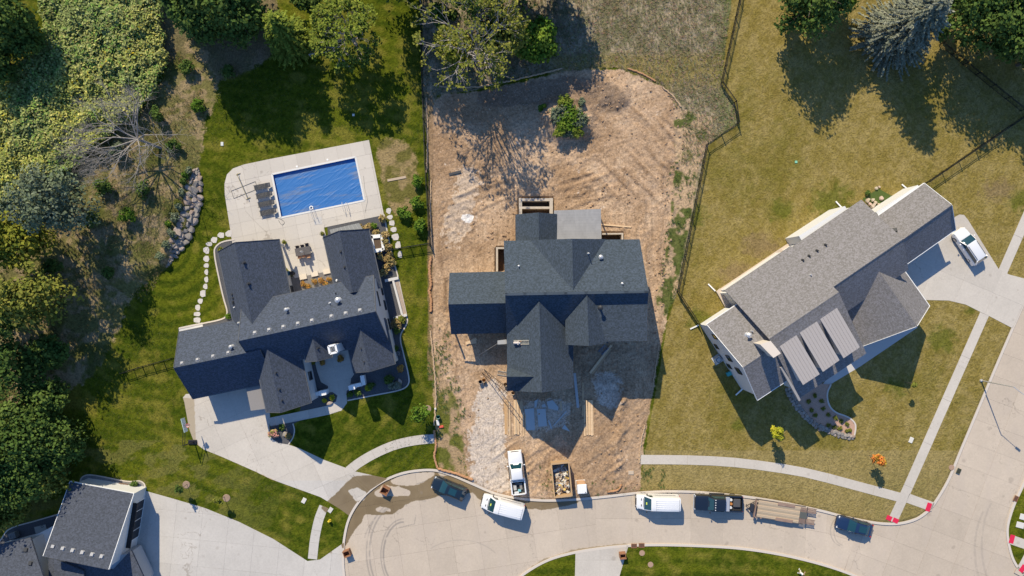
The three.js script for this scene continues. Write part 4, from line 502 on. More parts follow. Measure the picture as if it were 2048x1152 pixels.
// ---- grey roofed house on the right
{
  const R = thing('grey_roof_house', 'long house with pale grey shingles and three metal dormers on the dry lawn', 'house', W(1640, 600));
  const o = { mat: roofC, wall: whiteWall, trim: whiteTrim, over: 0.45 };
  const hR = 9.8, a0 = W(1538, 677.6, hR), a1 = W(1677.5, 584, hR), n0 = W(1449, 580.8, 5.0), s0 = W(1596, 798.5, 6.0);
  const ax = a1.clone().sub(a0), perp = (p, q) => { const v = p.clone().sub(q); return v.addScaledVector(ax, -hv(v).dot(hv(ax)) / ax.lengthSq()); };
  const nP = perp(n0, a0), sP = perp(s0, a0);
  // west part, high ridge
  const m = gable(R, [a0.clone().add(nP), a0, a0.clone().add(sP)], [a1.clone().add(nP), a1, a1.clone().add(sP)], { ...o, overA: 0.7, trim: undefined });
  const pN = planeOf(a0, a1, a0.clone().add(nP));
  for (const [x, y] of [[1605.5, 520.5], [1618, 512], [1634, 501.5], [1651, 490]]) pipeVent(R, m.roof, pN, x, y, 0.35, 0.09, ventDark); pipeVent(R, m.roof, pN, 1620.5, 550, 0.35, 0.07, galv);
  // east part: same back slope, lower ridge, steeper front
  { const b0 = hit(pN, 1660, 578).add(V(0, -0.02, 0)), b1 = hit(pN, 1806.7, 477.7).add(V(0, -0.02, 0)), nn = hit(pN, 1722.8, 399.5).sub(b1), ss2 = hv(nP).normalize().multiplyScalar(-4.2).add(V(0, -3.3, 0)); gable(R, [b0.clone().add(nn), b0, b0.clone().add(ss2)], [b1.clone().add(nn), b1, b1.clone().add(ss2)], { ...o, trim: undefined }); }
  // windows in the north wall
  const [P, Q] = [m.P, m.Q]; windowOn(R, m.wall, P[0], Q[0], 0.6, 0.8, 2.6, 3.6, V(-1, 0, -1), winGlass, winFrame, 2);
  // west wing, two storeys
  { const r0 = W(1486, 734.7, 9.2), r1 = W(1529.6, 706, 9.2), n = W(1413.7, 649, 5.4), s = W(1514.5, 800, 6.3), dd = r1.clone().sub(r0).multiplyScalar(1.5); dd.y = 0; const g = gable(R, [n, r0, s], [n.clone().add(dd), r0.clone().add(dd), s.clone().add(dd)], { ...o, overA: 0.25 });
    const west = V(-1, 0, 0.6); for (const [u0, u1, y0, y1] of [[0.13, 0.19, 3.4, 4.9], [0.44, 0.52, 3.5, 5.0], [0.62, 0.70, 4.2, 5.7], [0.60, 0.66, 0.9, 2.3], [0.3, 0.36, 1.0, 2.2]]) windowOn(R, g.wall, g.P[0], g.P[4], u0, u1, y0, y1, west); windowOn(R, g.wall, g.P[0], g.Q[0], 0.22, 0.62, 2.9, 3.9, V(-1, 0, -1), winGlass, winFrame, 2);
    const pl = planeOf(n, r0, r0.clone().add(dd)); pipeVent(R, g.roof, pl, 1495, 670, 0.7, 0.16, galv, true); pipeVent(R, g.roof, pl, 1503, 662, 0.5, 0.07, galv); }
  // front room gable to the right
  { const g = gable(R, [W(1726, 692, 4.0), W(1833.6, 652.4, 7.7), W(1858.8, 612, 3.55)], [W(1640, 568, 4.0), W(1745, 525, 7.7), W(1770, 487, 3.55)], o); windowOn(R, g.wall, g.P[0], g.P[4], 0.35, 0.65, 0.8, 2.5, V(1, 0, 1), winGlass, winFrame, 1); }
  // garage wing at the top right
  { const r0 = W(1903.5, 409.9, 6.6), n = W(1848.7, 366.9, 3.8), s = W(1910.9, 459.2, 3.7), dd = W(1780, 497, 6.6).sub(r0); const g = gable(R, [n, r0, s], [n.clone().add(dd), r0.clone().add(dd), s.clone().add(dd)], o); windowOn(R, g.wall, g.P[4], g.Q[4], 0.10, 0.42, 0.05, 2.4, V(0.3, 0, 1), M({ color: [0.6, 0.6, 0.6] }), whiteTrim, 3, 'garage_door'); windowOn(R, g.wall, g.P[4], g.Q[4], 0.48, 0.72, 0.05, 2.4, V(0.3, 0, 1), M({ color: [0.6, 0.6, 0.6] }), whiteTrim, 2, 'garage_door');
    const pl = planeOf(n, r0, r0.clone().add(dd)); boxVent(R, g.roof, pl, 1789, 461, ventDark, 0.5); }
  // three shed dormers with standing seam panels
  const panel = M({ color: [0.40, 0.365, 0.345], roughness: 0.5 });
  for (const c of [[[1555.8, 687], [1589.8, 664.9], [1639.6, 748.2], [1606, 770]], [[1596.4, 660.7], [1630.6, 637.2], [1679.2, 720.3], [1645.7, 743.8]], [[1637.2, 633.5], [1671.2, 610.9], [1719.8, 694.3], [1687, 716.6]]]) {
    const top = 9.15, bot = 8.75, q = [W(...c[0], top), W(...c[1], top), W(...c[2], bot), W(...c[3], bot)]; const d = wpart(R, 'dormer_wall', slab([q[0], q[1], q[2], q[3]].map((p, i, a) => { const mm = a.reduce((s, v) => s.add(v), V(0, 0, 0)).multiplyScalar(0.25); const r = lerp(p, mm, 0.12); r.y -= 0.14; return r; }), 3.2), M({ color: [0.62, 0.60, 0.58], map: sidingTex }));
    for (let i = 0; i < 6; i++) { const u0 = i / 6 + 0.004, u1 = (i + 1) / 6 - 0.004; wpart(R, 'roof_panel', slab([lerp(q[0], q[1], u0), lerp(q[0], q[1], u1), lerp(q[3], q[2], u1), lerp(q[3], q[2], u0)], 0.1), panel, d); if (i) wpart(R, 'seam', bar(lerp(q[0], q[1], i / 6).add(V(0, 0.015, 0)), lerp(q[3], q[2], i / 6).add(V(0, 0.015, 0)), 0.03, 0.045), panel, d); } }
  // chimney
  { const c = [[1520, 688.7], [1541.4, 681.9], [1561.7, 706.7], [1547, 715.8]].map(([x, y]) => W(x, y, 10.9)); const b = wpart(R, 'chimney', slab(c.map(p => lerp(p, c[0].clone().add(c[2]).multiplyScalar(0.5), 0.06).add(V(0, -0.15, 0))), 5), beigeTrim); wpart(R, 'chimney_cap', slab(c, 0.14), M({ color: [0.66, 0.58, 0.50] }), b); }
  // long rake board on the front slope
  wpart(R, 'rake_board', bar(W(1561, 733, 7.6), W(1598.3, 800, 6.1), 0.28, 0.4), M({ color: [0.40, 0.37, 0.345] }));
  // covered deck along the back wall: floor, posts, rail beam
  { const q = [[1431, 583], [1452, 576], [1600, 478], [1596, 472], [1520, 520]]; wpart(R, 'deck_floor', slab([W(1433, 583, 0.35), W(1470, 610, 0.35), W(1630, 500, 0.35), W(1596, 474, 0.35)], 0.35), M({ color: [0.55, 0.46, 0.38] })); for (const [x, y] of [[1437, 583], [1488, 549], [1544, 512], [1596, 478]]) { const p = W(x, y, 0); wpart(R, 'porch_post', box(p.x + 0.25, 2.35, p.z + 0.2, 0.24, 4.6, 0.24, 0.58), whiteTrim); } wpart(R, 'deck_floor', slab([W(1433, 583, 0.36), W(1440, 577, 0.36), W(1470, 612, 0.36), W(1455, 622, 0.36)], 0.3), M({ color: [0.55, 0.46, 0.38] })); wpart(R, 'wall', slab([W(1598, 472, 4.7), W(1690, 412, 4.7), W(1697, 424, 4.7), W(1606, 486, 4.7)], 4.7), whiteWall);
    wpart(R, 'wall', slab([W(1752, 424, 3.6), W(1836, 370, 3.6), W(1842, 380, 3.6), W(1760, 434, 3.6)], 3.6), whiteWall); }
}
for (const [a, b, lab] of [[[1416, 568], [1430, 582], 'white downspout pipe at the deck corner of the grey roofed house'], [[1380, 658], [1397, 650], 'white downspout pipe by the fence corner'], [[1671, 403], [1684, 417], 'white downspout pipe on the lawn behind the grey roofed house'], [[1803, 369], [1819, 383], 'white downspout pipe beside the boulder nook'], [[1471, 790], [1484, 778], 'white downspout pipe in the shade of the west wall']]) { const p = W(...a), q = W(...b), c = p.clone().add(q).multiplyScalar(0.5); single('downspout_pipe', bar(p.clone().sub(c).setY(0.09), q.clone().sub(c).setY(0.12), 0.16, 0.13), whiteTrim, lab, 'downspout', c); }

// ---- house in the bottom left corner
{
  const R = thing('corner_house', 'white house with a large dark single slope roof in the bottom left corner', 'house', W(200, 1060));
  const n0 = W(139.9, 963, 3.6), n1 = W(267.8, 986.9, 3.6), s1 = W(217.2, 1139.7, 6.9), s0 = W(85.6, 1113, 6.9);
  const roof = wpart(R, 'roof', slab([n0, n1, s1, s0], 0.25), roofD); const pl = planeOf(n0, n1, s1);
  [[106.5, 1093], [126, 1097], [145.5, 1101], [165, 1105], [184.5, 1109], [203.5, 1113]].forEach(([x, y]) => boxVent(R, roof, pl, x, y, ventGrey, 0.38, -0.2));
  for (const [a, b] of [[n0, n1], [n1, s1], [n0, s0]]) wpart(R, 'fascia', bar(a.clone().add(V(0, -0.14, 0)), b.clone().add(V(0, -0.14, 0)), 0.06, 0.3), whiteTrim, roof);
  const ins = (p, q, r, k = 0.05) => { const v = lerp(lerp(p, q, k), r, k); v.y -= 0.3; return v; }; const A = ins(n0, n1, s0), B = ins(n1, n0, s1, 0.02), C = ins(s1, s0, n1, 0.02), D = ins(s0, s1, n0); const fl = p => V(p.x, 0, p.z);
  const w = wpart(R, 'wall', wallFaces([[fl(A), A, B, fl(B)], [fl(B), B, C, fl(C)], [fl(C), C, D, fl(D)], [fl(D), D, A, fl(A)]]), whiteWall);
  windowOn(R, w, fl(B), fl(C), 0.18, 0.80, 0.05, 2.6, V(1, 0, 0), M({ color: [0.03, 0.03, 0.034], roughness: 0.35 }), whiteTrim, 3, 'garage_door'); 
  { const a = lerp(B, C, 0.15), b = lerp(B, C, 0.86); const out = V(0.55, 0, 0.1); a.y = b.y = 3.05; wpart(R, 'canopy', slab([a.clone(), b.clone(), b.clone().add(out), a.clone().add(out)], 0.12), blackMetal); }
  wpart(R, 'landing', slab(pg([[160, 962], [172, 959], [286, 984], [270, 992], [150, 975]], 0.05), 0.1), M({ color: [0.66, 0.65, 0.63] }));
  // second roof to the left, its white wall and the lower roofs to the south
  wpart(R, 'roof', slab([W(-40, 1098, 4.4), W(60.7, 1075.3, 4.4), W(112, 1232, 7.4), W(-40, 1262, 7.4)], 0.25), roofD); const p2 = planeOf(W(-40, 1098, 4.4), W(60.7, 1075.3, 4.4), W(112, 1232, 7.4)); for (const [x, y] of [[52.5, 1100], [61.5, 1127]]) boxVent(R, roof, p2, x, y, ventDark, 0.4);
  wpart(R, 'wall', slab([W(-30, 1105, 4.2), W(56, 1083, 4.2), W(100, 1225, 4.2), W(-30, 1255, 4.2)], 4.2), whiteWall);
  wpart(R, 'wall', slab([W(62, 1075, 1.2), W(106, 1052, 1.2), W(112, 1080, 1.2), W(75, 1120, 1.2)], 1.2), whiteTrim);
  wpart(R, 'roof', slab([W(97, 1117, 4.2), W(225, 1140, 4.2), W(262, 1100, 4.2), W(290, 1160, 3.6), W(270, 1240, 3.6), W(97, 1240, 4.2)], 0.25), roofD); wpart(R, 'roof', slab([W(108, 1117, 4.6), W(167, 1142, 4.6), W(172, 1200, 4.6), W(108, 1200, 4.6)], 0.25), roofD);
  wpart(R, 'wall', slab([W(110, 1125, 4.0), W(256, 1108, 4.0), W(284, 1165, 3.3), W(265, 1240, 3.3), W(110, 1240, 4.0)], 3.3), greyWall);
  { const a = W(262, 1098, 0), b = W(292, 1160, 0); const bs = [W(233, 1113, 3.4), W(270, 1094, 3.4)]; windowOn(R, w, W(266, 1104), W(287, 1150), 0.1, 0.8, 0.3, 2.4, V(1, 0, -0.4)); }
}
console.log('houses');

// ------------------------------------------------------------------ vegetation
// leaf colours are albedo, chosen at random per clump and per leaf
const PAL = {
  olive: [[0.130, 0.140, 0.024], [0.085, 0.105, 0.016], [0.190, 0.180, 0.036]], bright: [[0.075, 0.135, 0.014], [0.050, 0.105, 0.010], [0.120, 0.165, 0.020]], dark: [[0.028, 0.062, 0.018], [0.020, 0.046, 0.014], [0.045, 0.080, 0.022]],
  silver: [[0.110, 0.135, 0.080], [0.078, 0.105, 0.055], [0.150, 0.170, 0.110]], yellow: [[0.150, 0.160, 0.020], [0.100, 0.125, 0.014], [0.215, 0.195, 0.024]], blue: [[0.175, 0.185, 0.130], [0.125, 0.138, 0.092], [0.250, 0.250, 0.185]], mid: [[0.060, 0.100, 0.020], [0.042, 0.078, 0.015], [0.090, 0.125, 0.026]],
  orange: [[0.48, 0.17, 0.035], [0.40, 0.10, 0.03], [0.35, 0.26, 0.03]], lemon: [[0.26, 0.26, 0.02], [0.20, 0.22, 0.018], [0.33, 0.29, 0.024]], conifer: [[0.125, 0.160, 0.022], [0.085, 0.120, 0.016], [0.180, 0.200, 0.030]], pine: [[0.045, 0.080, 0.022], [0.034, 0.062, 0.018], [0.065, 0.098, 0.028]], straw: [[0.32, 0.23, 0.10], [0.24, 0.16, 0.06], [0.20, 0.18, 0.06]], rust: [[0.40, 0.20, 0.04], [0.28, 0.14, 0.05], [0.20, 0.17, 0.05]], pink: [[0.50, 0.24, 0.20], [0.22, 0.25, 0.05], [0.42, 0.20, 0.16]],
};
const leafMat = new THREE.MeshPhysicalMaterial({ specularIntensity: 0.25, vertexColors: true, roughness: 0.85, side: THREE.DoubleSide });
const barkMat = M({ color: 0xffffff, map: noiseTex(64, (x, y) => { const k = 0.6 + 0.7 * fbm(x * 0.2, y * 0.05, 3); return [0.13 * k, 0.10 * k, 0.075 * k]; }, true) }), paleBark = M({ color: [0.42, 0.38, 0.34] }), deadBark = M({ color: [0.30, 0.275, 0.25] });
class Leaves { constructor() { this.p = []; this.n = []; this.c = []; }
  leaf(x, y, z, dir, len, wid, nrm, col) { // a folded leaf clump: two triangles sharing the midrib
    const s = V(0, 0, 0).crossVectors(dir, nrm).normalize().multiplyScalar(wid / 2); const tip = dir.clone().multiplyScalar(len / 2); const up = nrm.clone().multiplyScalar(wid * 0.18);
    const A = [x - tip.x, y - tip.y, z - tip.z], B = [x + s.x + up.x, y + s.y + up.y, z + s.z + up.z], C = [x + tip.x, y + tip.y, z + tip.z], D = [x - s.x + up.x, y - s.y + up.y, z - s.z + up.z];
    this.p.push(...A, ...B, ...C, ...A, ...C, ...D); for (let i = 0; i < 6; i++) { this.n.push(nrm.x, nrm.y, nrm.z); this.c.push(col[0], col[1], col[2]); } }
  build() { const g = new THREE.BufferGeometry(); g.setAttribute('position', new THREE.Float32BufferAttribute(this.p, 3)); g.setAttribute('normal', new THREE.Float32BufferAttribute(this.n, 3)); g.setAttribute('color', new THREE.Float32BufferAttribute(this.c, 3)); return g; } }
const rdir = () => { const z = rr(-1, 1), a = rr(0, 6.283), s = Math.sqrt(1 - z * z); return V(s * Math.cos(a), z, s * Math.sin(a)); };
const pick = (pal) => { const t = rnd(); const c = pal[t < 0.5 ? 0 : t < 0.8 ? 1 : 2], k = rr(0.95, 1.55); return [c[0] * k, c[1] * k, c[2] * k]; };
function lobes(L, cx, cy, cz, rx, ry, rz, nl, per, leaf, pal, droop = 0) { // crown: lobes scattered over an ellipsoid, leaves on and inside each lobe
  for (let i = 0; i < nl; i++) { const d = rdir(); if (d.y < -0.35) d.y *= -0.6; const k = Math.pow(rnd(), 0.45) * 0.78, lx = cx + d.x * rx * k, ly = cy + d.y * ry * k, lz = cz + d.z * rz * k, lr = rr(0.20, 0.40) * Math.min(rx, rz) + 0.12, tone = pick(pal);
    for (let j = 0; j < per; j++) { const e = rdir(), q = Math.pow(rnd(), 0.35) * lr * rr(0.8, 1.15); if (e.y < -0.5) e.y *= 0.4; const c = pick(pal), col = [(c[0] + tone[0]) / 2, (c[1] + tone[1]) / 2, (c[2] + tone[2]) / 2]; const nn = e.clone().add(rdir().multiplyScalar(0.7)).add(V(0, 0.5, 0)).normalize(); const dd = rdir(); dd.y -= droop; dd.addScaledVector(nn, -dd.dot(nn)).normalize(); const s = leaf * rr(0.6, 1.3); L.leaf(lx + e.x * q, ly + e.y * q * 0.85, lz + e.z * q, dd, s * 1.3, s * 0.85, nn, col); } } }
function limbs(base, h, r, n, th, from = 0.35, bend = 0.5) { // trunk and main limbs
  const gs = []; const top = V(rr(-0.3, 0.3), h * 0.78, rr(-0.3, 0.3)); const mid = V(rr(-0.15, 0.15), h * from, rr(-0.15, 0.15)); gs.push(rod(V(0, -0.15, 0), mid, th, th * 0.72, 8), rod(mid, top, th * 0.72, th * 0.2, 7));
  for (let i = 0; i < n; i++) { const t = rr(0, 0.8), a = i / n * 6.283 + rr(-0.4, 0.4), p = lerp(mid, top, t), l = r * rr(0.55, 0.9) * (1 - t * 0.35), q = p.clone().add(V(Math.cos(a) * l * 0.55, l * bend * 0.6, Math.sin(a) * l * 0.55)), e = q.clone().add(V(Math.cos(a + rr(-0.4, 0.4)) * l * 0.5, l * bend * 0.5, Math.sin(a + rr(-0.4, 0.4)) * l * 0.5)); gs.push(rod(p, q, th * 0.36, th * 0.22, 6), rod(q, e, th * 0.22, th * 0.06, 5)); }
  return cat(gs); }
// plants given by where the crown shows in the photo and its mean height
const baseOf = (ix, iy, hc) => { const p = W(ix, iy, hc); p.y = groundY(p.x, p.z); return p; };
function tree(name, label, ix, iy, hc, r, o = {}) { const b = baseOf(ix, iy, hc), g = thing(name, label, o.category ?? 'tree', b, 0, o.group), h = o.h ?? hc + r * 0.8, ry = o.ry ?? Math.max(0.5, h - hc, hc * 0.72), nl = o.lobes ?? Math.round(12 + r * 7), per = o.per ?? 70; part(g, 'trunk', limbs(b, h, r, o.limbs ?? 7, o.th ?? 0.05 + h * 0.016), o.bark ?? barkMat);
  const L = new Leaves(); lobes(L, 0, hc, 0, r, ry, r * (o.sq ?? 1), nl, per, o.leaf ?? 0.36, PAL[o.pal ?? 'mid'], o.droop ?? 0.2); if (hc > 3.5) lobes(L, 0, hc * 0.52, 0, r * 0.85, hc * 0.34, r * 0.85, Math.round(nl * 0.45), per, o.leaf ?? 0.36, PAL[o.pal ?? 'mid'], 0.3); part(g, 'crown', L.build(), leafMat); return g; }
function shrub(name, label, ix, iy, r, pal, group, o = {}) { const b = baseOf(ix, iy, r * 0.7), g = thing(name, label, o.category ?? 'shrub', b, 0, group); part(g, 'stem', cat([0, 1, 2, 3].map(i => rod(V(0, -0.05, 0), V(Math.cos(i * 1.6) * r * 0.35, r * 0.9, Math.sin(i * 1.6) * r * 0.35), 0.04, 0.015, 5))), barkMat); const L = new Leaves(); lobes(L, 0, r * 0.75, 0, r, r * (o.tall ?? 0.8), r, Math.round(8 + r * 10), o.per ?? 45, o.leaf ?? 0.17 + r * 0.05, PAL[pal]); part(g, 'foliage', L.build(), leafMat); return g; }
function conifer(name, label, bx, by, h, r, pal, group, o = {}) { const b = G(bx, by), g = thing(name, label, 'tree', b, 0, group); part(g, 'trunk', rod(V(0, -0.1, 0), V(0, h * 0.97, 0), 0.09 + h * 0.014, 0.02, 8), barkMat); const L = new Leaves(), P = PAL[pal]; const lev = Math.round(h * 3.2);
  for (let i = 0; i < lev; i++) { const t = i / lev, y = h * (0.06 + 0.93 * t), R = r * Math.pow(1 - t, o.pow ?? 0.75) * rr(0.82, 1.12) + 0.12, n = Math.round(8 + 12 * (1 - t)); for (let k = 0; k < n; k++) { const a = rr(0, 6.283), RR = R * rr(0.7, 1.12), steps = Math.max(3, Math.round(RR / 0.28)), tone = pick(P); for (let s = 0; s < steps; s++) for (let m = 0; m < (o.m ?? 2); m++) { const f = (s + rr(0.2, 1)) / steps, x = Math.cos(a) * RR * f, z = Math.sin(a) * RR * f, c = pick(P); const sp = (m % 2 ? 1 : -1) * rr(0.2, 1.2), dir = V(Math.cos(a + sp), -0.12 - 0.2 * f + rr(-0.1, 0.25), Math.sin(a + sp)).normalize(), nn = V(rr(-0.5, 0.5) + Math.cos(a) * 0.3, 1, rr(-0.5, 0.5) + Math.sin(a) * 0.3).normalize(); const sz = (o.leaf ?? 0.42) * rr(0.7, 1.2); L.leaf(x, y - 0.22 * f * RR * 0.5 + rr(-0.1, 0.1), z, dir, sz, sz * 0.42, nn, [(c[0] + tone[0]) / 2, (c[1] + tone[1]) / 2, (c[2] + tone[2]) / 2]); } } }
  if (o.fill) for (let i = 0; i < 9; i++) { const t = i / 9, R = r * Math.pow(1 - t, 0.6) * 0.86; lobes(L, 0, h * (0.12 + 0.8 * t), 0, R, h * 0.07, R, Math.round(5 + 13 * (1 - t)), 60, 0.3, P, 0.3); }
  part(g, 'crown', L.build(), leafMat); return g; }
function bareTree(name, label, bx, by, h, spread, lean, mat, o = {}) { const b = G(bx, by), g = thing(name, label, 'tree', b); const gs = [], lv = new Leaves(); const grow = (p, d, len, th, depth) => { const q = p.clone().addScaledVector(d, len); gs.push(rod(p, q, th, th * 0.66, depth > 2 ? 6 : 4)); if (depth === 0) { if (o.pal) for (let i = 0; i < (o.leaves ?? 3); i++) lv.leaf(q.x + rr(-0.3, 0.3), q.y + rr(-0.2, 0.2), q.z + rr(-0.3, 0.3), rdir(), 0.34, 0.24, V(rr(-0.5, 0.5), 1, rr(-0.5, 0.5)).normalize(), pick(PAL[o.pal])); return; } const n = depth > 3 ? 3 : rnd() < 0.75 ? 3 : 2; for (let i = 0; i < n; i++) { const nd = d.clone().multiplyScalar(0.9).add(rdir().multiplyScalar(o.wild ?? 0.62)).add(V(lean.x, 0.05, lean.z).multiplyScalar(0.25)); nd.y += 0.10; nd.normalize(); grow(i ? lerp(p, q, rr(0.5, 1)) : q, nd, len * rr(0.66, 0.9), th * 0.6, depth - 1); } };
  const tr = V(lean.x * 0.6, 1, lean.z * 0.6).normalize(), top = tr.clone().multiplyScalar(h * 0.32); const trunk = rod(V(0, -0.2, 0), top, o.th ?? 0.28, (o.th ?? 0.28) * 0.75, 8); for (let i = 0; i < (o.n ?? 6); i++) { const a = i * 6.283 / (o.n ?? 6) + rr(-0.3, 0.3); grow(top, V(Math.cos(a) * spread + lean.x, 1, Math.sin(a) * spread + lean.z).normalize(), h * (o.len ?? 0.19), (o.th ?? 0.28) * 0.5, o.depth ?? 4); } part(g, 'trunk', trunk, mat); part(g, 'branches', cat(gs), mat); if (o.pal) part(g, 'crown', lv.build(), leafMat); return g; }

// wooded left edge
tree('broadleaf_tree', 'silvery green tree standing on the hillside left of the boulder wall', 108, 408, 8.2, 4.6, { pal: 'silver', h: 11.5, lobes: 70, per: 75, leaf: 0.3 });
tree('broadleaf_tree', 'yellow green tree below the silvery tree at the left edge', 38, 482, 5.6, 4.2, { pal: 'yellow', h: 8.6, lobes: 52 });
tree('broadleaf_tree', 'light green tree with sparse crown near the left edge', 66, 590, 7.5, 4.6, { pal: 'olive', h: 11.5, lobes: 46, per: 60 });
tree('broadleaf_tree', 'green tree cut by the left edge below the sparse crown', -8, 622, 7, 4.5, { pal: 'mid', h: 11, lobes: 46 });
tree('broadleaf_tree', 'dark tree in shade at the left edge', 10, 735, 6, 4.2, { pal: 'mid', h: 10, lobes: 40 });
tree('broadleaf_tree', 'dark low tree in shade left of the gate fence', 95, 705, 3.6, 2.8, { pal: 'mid', h: 6, lobes: 30 });
tree('broadleaf_tree', 'dark tree in shade over the dense bottom clump', 85, 800, 4, 3.4, { pal: 'mid', h: 7, lobes: 34 });
for (const [x, y, hc, r, p, l] of [[40, 868, 6.5, 5.2, 'mid', 'dense green tree at the top of the bottom left clump'], [105, 893, 5.0, 4.0, 'mid', 'dense green tree forming the right tip of the bottom left clump'], [20, 945, 6.5, 4.8, 'mid', 'dense green tree at the left edge over the corner house'], [78, 950, 4.4, 3.6, 'olive', 'dense olive tree at the lower side of the bottom left clump'], [-40, 900, 8, 5, 'mid', 'dark tree cut by the left edge beside the clump'], [8, 1010, 4, 3.2, 'olive', 'low olive tree above the gravel bed of the corner house'], [-60, 990, 7, 4.5, 'mid', 'green tree just outside the left edge']]) tree('broadleaf_tree', l, x, y, hc, r, { pal: p, h: hc + r * 0.62, lobes: Math.round(r * 15), per: 90, leaf: 0.32 });
for (const [x, y, hc, r, h, p, l] of [[22, 40, 6, 4.4, 9, 'mid', 'dark tall tree in the top left corner'], [62, 80, 4, 3.0, 6.2, 'mid', 'dark tree right of the top left corner'], [5, 130, 4, 3.0, 6.2, 'mid', 'dark tree at the left edge above the thicket']]) tree('broadleaf_tree', l, x, y, hc, r, { pal: p, h, lobes: Math.round(r * 11), leaf: 0.36 });
// thicket of brush: one uncountable mass of leafy stems
{ const poly = [[85, -110], [345, -110], [338, 60], [345, 110], [330, 185], [290, 235], [235, 285], [165, 345], [90, 395], [-120, 450], [-120, 190], [60, 165], [110, 90]], L = new Leaves(), o = W(150, 150); const hum = (x, z) => 0.5 + 1.3 * Math.pow(fbm(x * 0.33, z * 0.33, 3), 1.3) + 1.5 * fbm(x * 0.9 + 3, z * 0.9, 3);
  let n = 0; for (let i = 0; i < 140000 && n < 62000; i++) { const px = rr(-120, 350), py = rr(-110, 440); if (sdist(px, py, poly) < -2 + 14 * (vn(px * 0.05, py * 0.05) - 0.2)) continue; n++; const p = W(px, py), gy = groundY(p.x, p.z), hh = hum(p.x, p.z), y = gy + hh * (rnd() < 0.7 ? rr(0.72, 1.05) : rr(0.2, 0.8)); const s = fbm(p.x * 0.2 + 7, p.z * 0.2, 3) + rr(-0.13, 0.13), pal = s > 0.60 ? PAL.yellow : s < 0.36 ? PAL.silver : s < 0.42 ? PAL.bright : PAL.olive; let c = pick(pal).map((v, k) => v * (k === 2 ? (pal === PAL.silver ? 0.95 : 2.8) : 1.75)); const gr = rr(0, 0.35), mm = (c[0] + c[1]) / 2; c = [c[0] + (mm - c[0]) * gr, c[1] + (mm * 1.02 - c[1]) * gr, c[2] + (mm * 0.5 - c[2]) * gr]; if (rnd() < 0.02 && s > 0.55) c = [0.42, 0.32, 0.01]; const nn = V(rr(-0.7, 0.6), 1, rr(-0.9, 0.6)).normalize(); const d = rdir(); d.addScaledVector(nn, -d.dot(nn)).normalize(); const z = rr(0.16, 0.36); L.leaf(p.x - o.x, y, p.z - o.z, d, z * 1.5, z * 0.8, nn, c); }
  const m = single('thicket', L.build(), leafMat, 'yellow green thicket of brush and tall weeds in the top left', 'thicket', V(o.x, 0, o.z)); m.userData.kind = 'stuff'; }
bareTree('bare_tree', 'leafless grey tree leaning over the thicket beside the brown bank', 322, 296, 11.5, 1.5, V(-0.62, 0, -0.22), deadBark, { n: 8, depth: 5, th: 0.2, wild: 0.8, len: 0.235 });
// trees along the top
for (const [x, y, hc, r, h, p, l] of [[395, 12, 8, 4.4, 12, 'mid', 'dark tree at the top edge left of the bright conifer'], [462, 18, 8, 4.2, 12.5, 'mid', 'large dark tree at the top edge above the shaded lawn'], [425, -90, 10, 4.5, 15, 'mid', 'tall tree outside the top edge behind the dark trees'], [612, -5, 3.0, 2.4, 5.0, 'mid', 'low dark tree behind the bright conifer at the top edge'], [790, -75, 9, 4.6, 13.5, 'mid', 'tree outside the top edge over the fence line'], [835, -80, 8, 3.6, 12, 'mid', 'tree outside the top edge at the lot boundary'], [1040, -75, 8, 5.0, 12.5, 'mid', 'tree outside the top edge above the bright round tree'], [1110, -70, 7, 4.0, 10.5, 'mid', 'second tree outside the top edge above the bright round tree'], [1622, 8, 6.5, 4.4, 13.5, 'mid', 'leafy tree at the top edge casting a long shadow on the dry lawn'], [1690, -35, 6.5, 4.0, 12.5, 'bright', 'tree outside the top edge left of the blue spruce'], [1965, 15, 8, 5.0, 12.5, 'mid', 'dark green tree at the top edge right of the blue spruce'], [2045, 55, 7, 4.6, 11.5, 'mid', 'dark green tree in the top right corner'], [2070, -40, 9, 5, 14, 'mid', 'tree outside the top right corner'], [2125, 90, 8, 4.6, 13, 'mid', 'tree outside the right edge over the shaded lawn']]) tree('broadleaf_tree', l, x, y, hc, r, { pal: p, h, lobes: Math.round(r * 12), per: 75, leaf: 0.36 });
conifer('conifer', 'bright yellow green conifer at the edge of the shaded lawn', 590, 92, 10.5, 3.1, 'conifer', undefined, { pow: 0.5, leaf: 0.5 });
for (const [x, y, h, r, l] of [[440, 45, 13.8, 2.5, 'dark conifer left among the trees over the shaded lawn'], [512, 40, 13.8, 2.1, 'dark conifer behind the bright conifer'], [482, 15, 14, 2.4, 'dark conifer between the other two over the shaded lawn'], [405, 60, 12, 2.2, 'narrow dark conifer over the brown bank']]) conifer('conifer', l, x, y, h, r, 'pine');
conifer('blue_spruce', 'pale blue spruce at the top right of the dry lawn', 1772, 80, 13.6, 4.7, 'blue', undefined, { pow: 0.5, leaf: 0.42, m: 4, fill: 1 });
bareTree('thinning_tree', 'tree with a thin light green crown and pale limbs above the soccer goal', 712, 88, 10.5, 1.0, V(-0.05, 0, 0), paleBark, { pal: 'conifer', leaves: 13, n: 8, depth: 4, th: 0.26, wild: 0.7 });
bareTree('thinning_tree', 'tree with bare white limbs at the top of the building lot', 950, 120, 16, 0.62, V(0.0, 0, 0), paleBark, { pal: 'olive', leaves: 6, n: 7, depth: 4, th: 0.28 });
tree('broadleaf_tree', 'yellow green tree below the white limbed tree', 905, 92, 5.5, 3.0, { pal: 'yellow', h: 8.5, lobes: 36 }); tree('broadleaf_tree', 'olive tree between the white limbed tree and the bright round tree', 1000, 62, 6, 3.8, { pal: 'olive', h: 10, lobes: 46 });
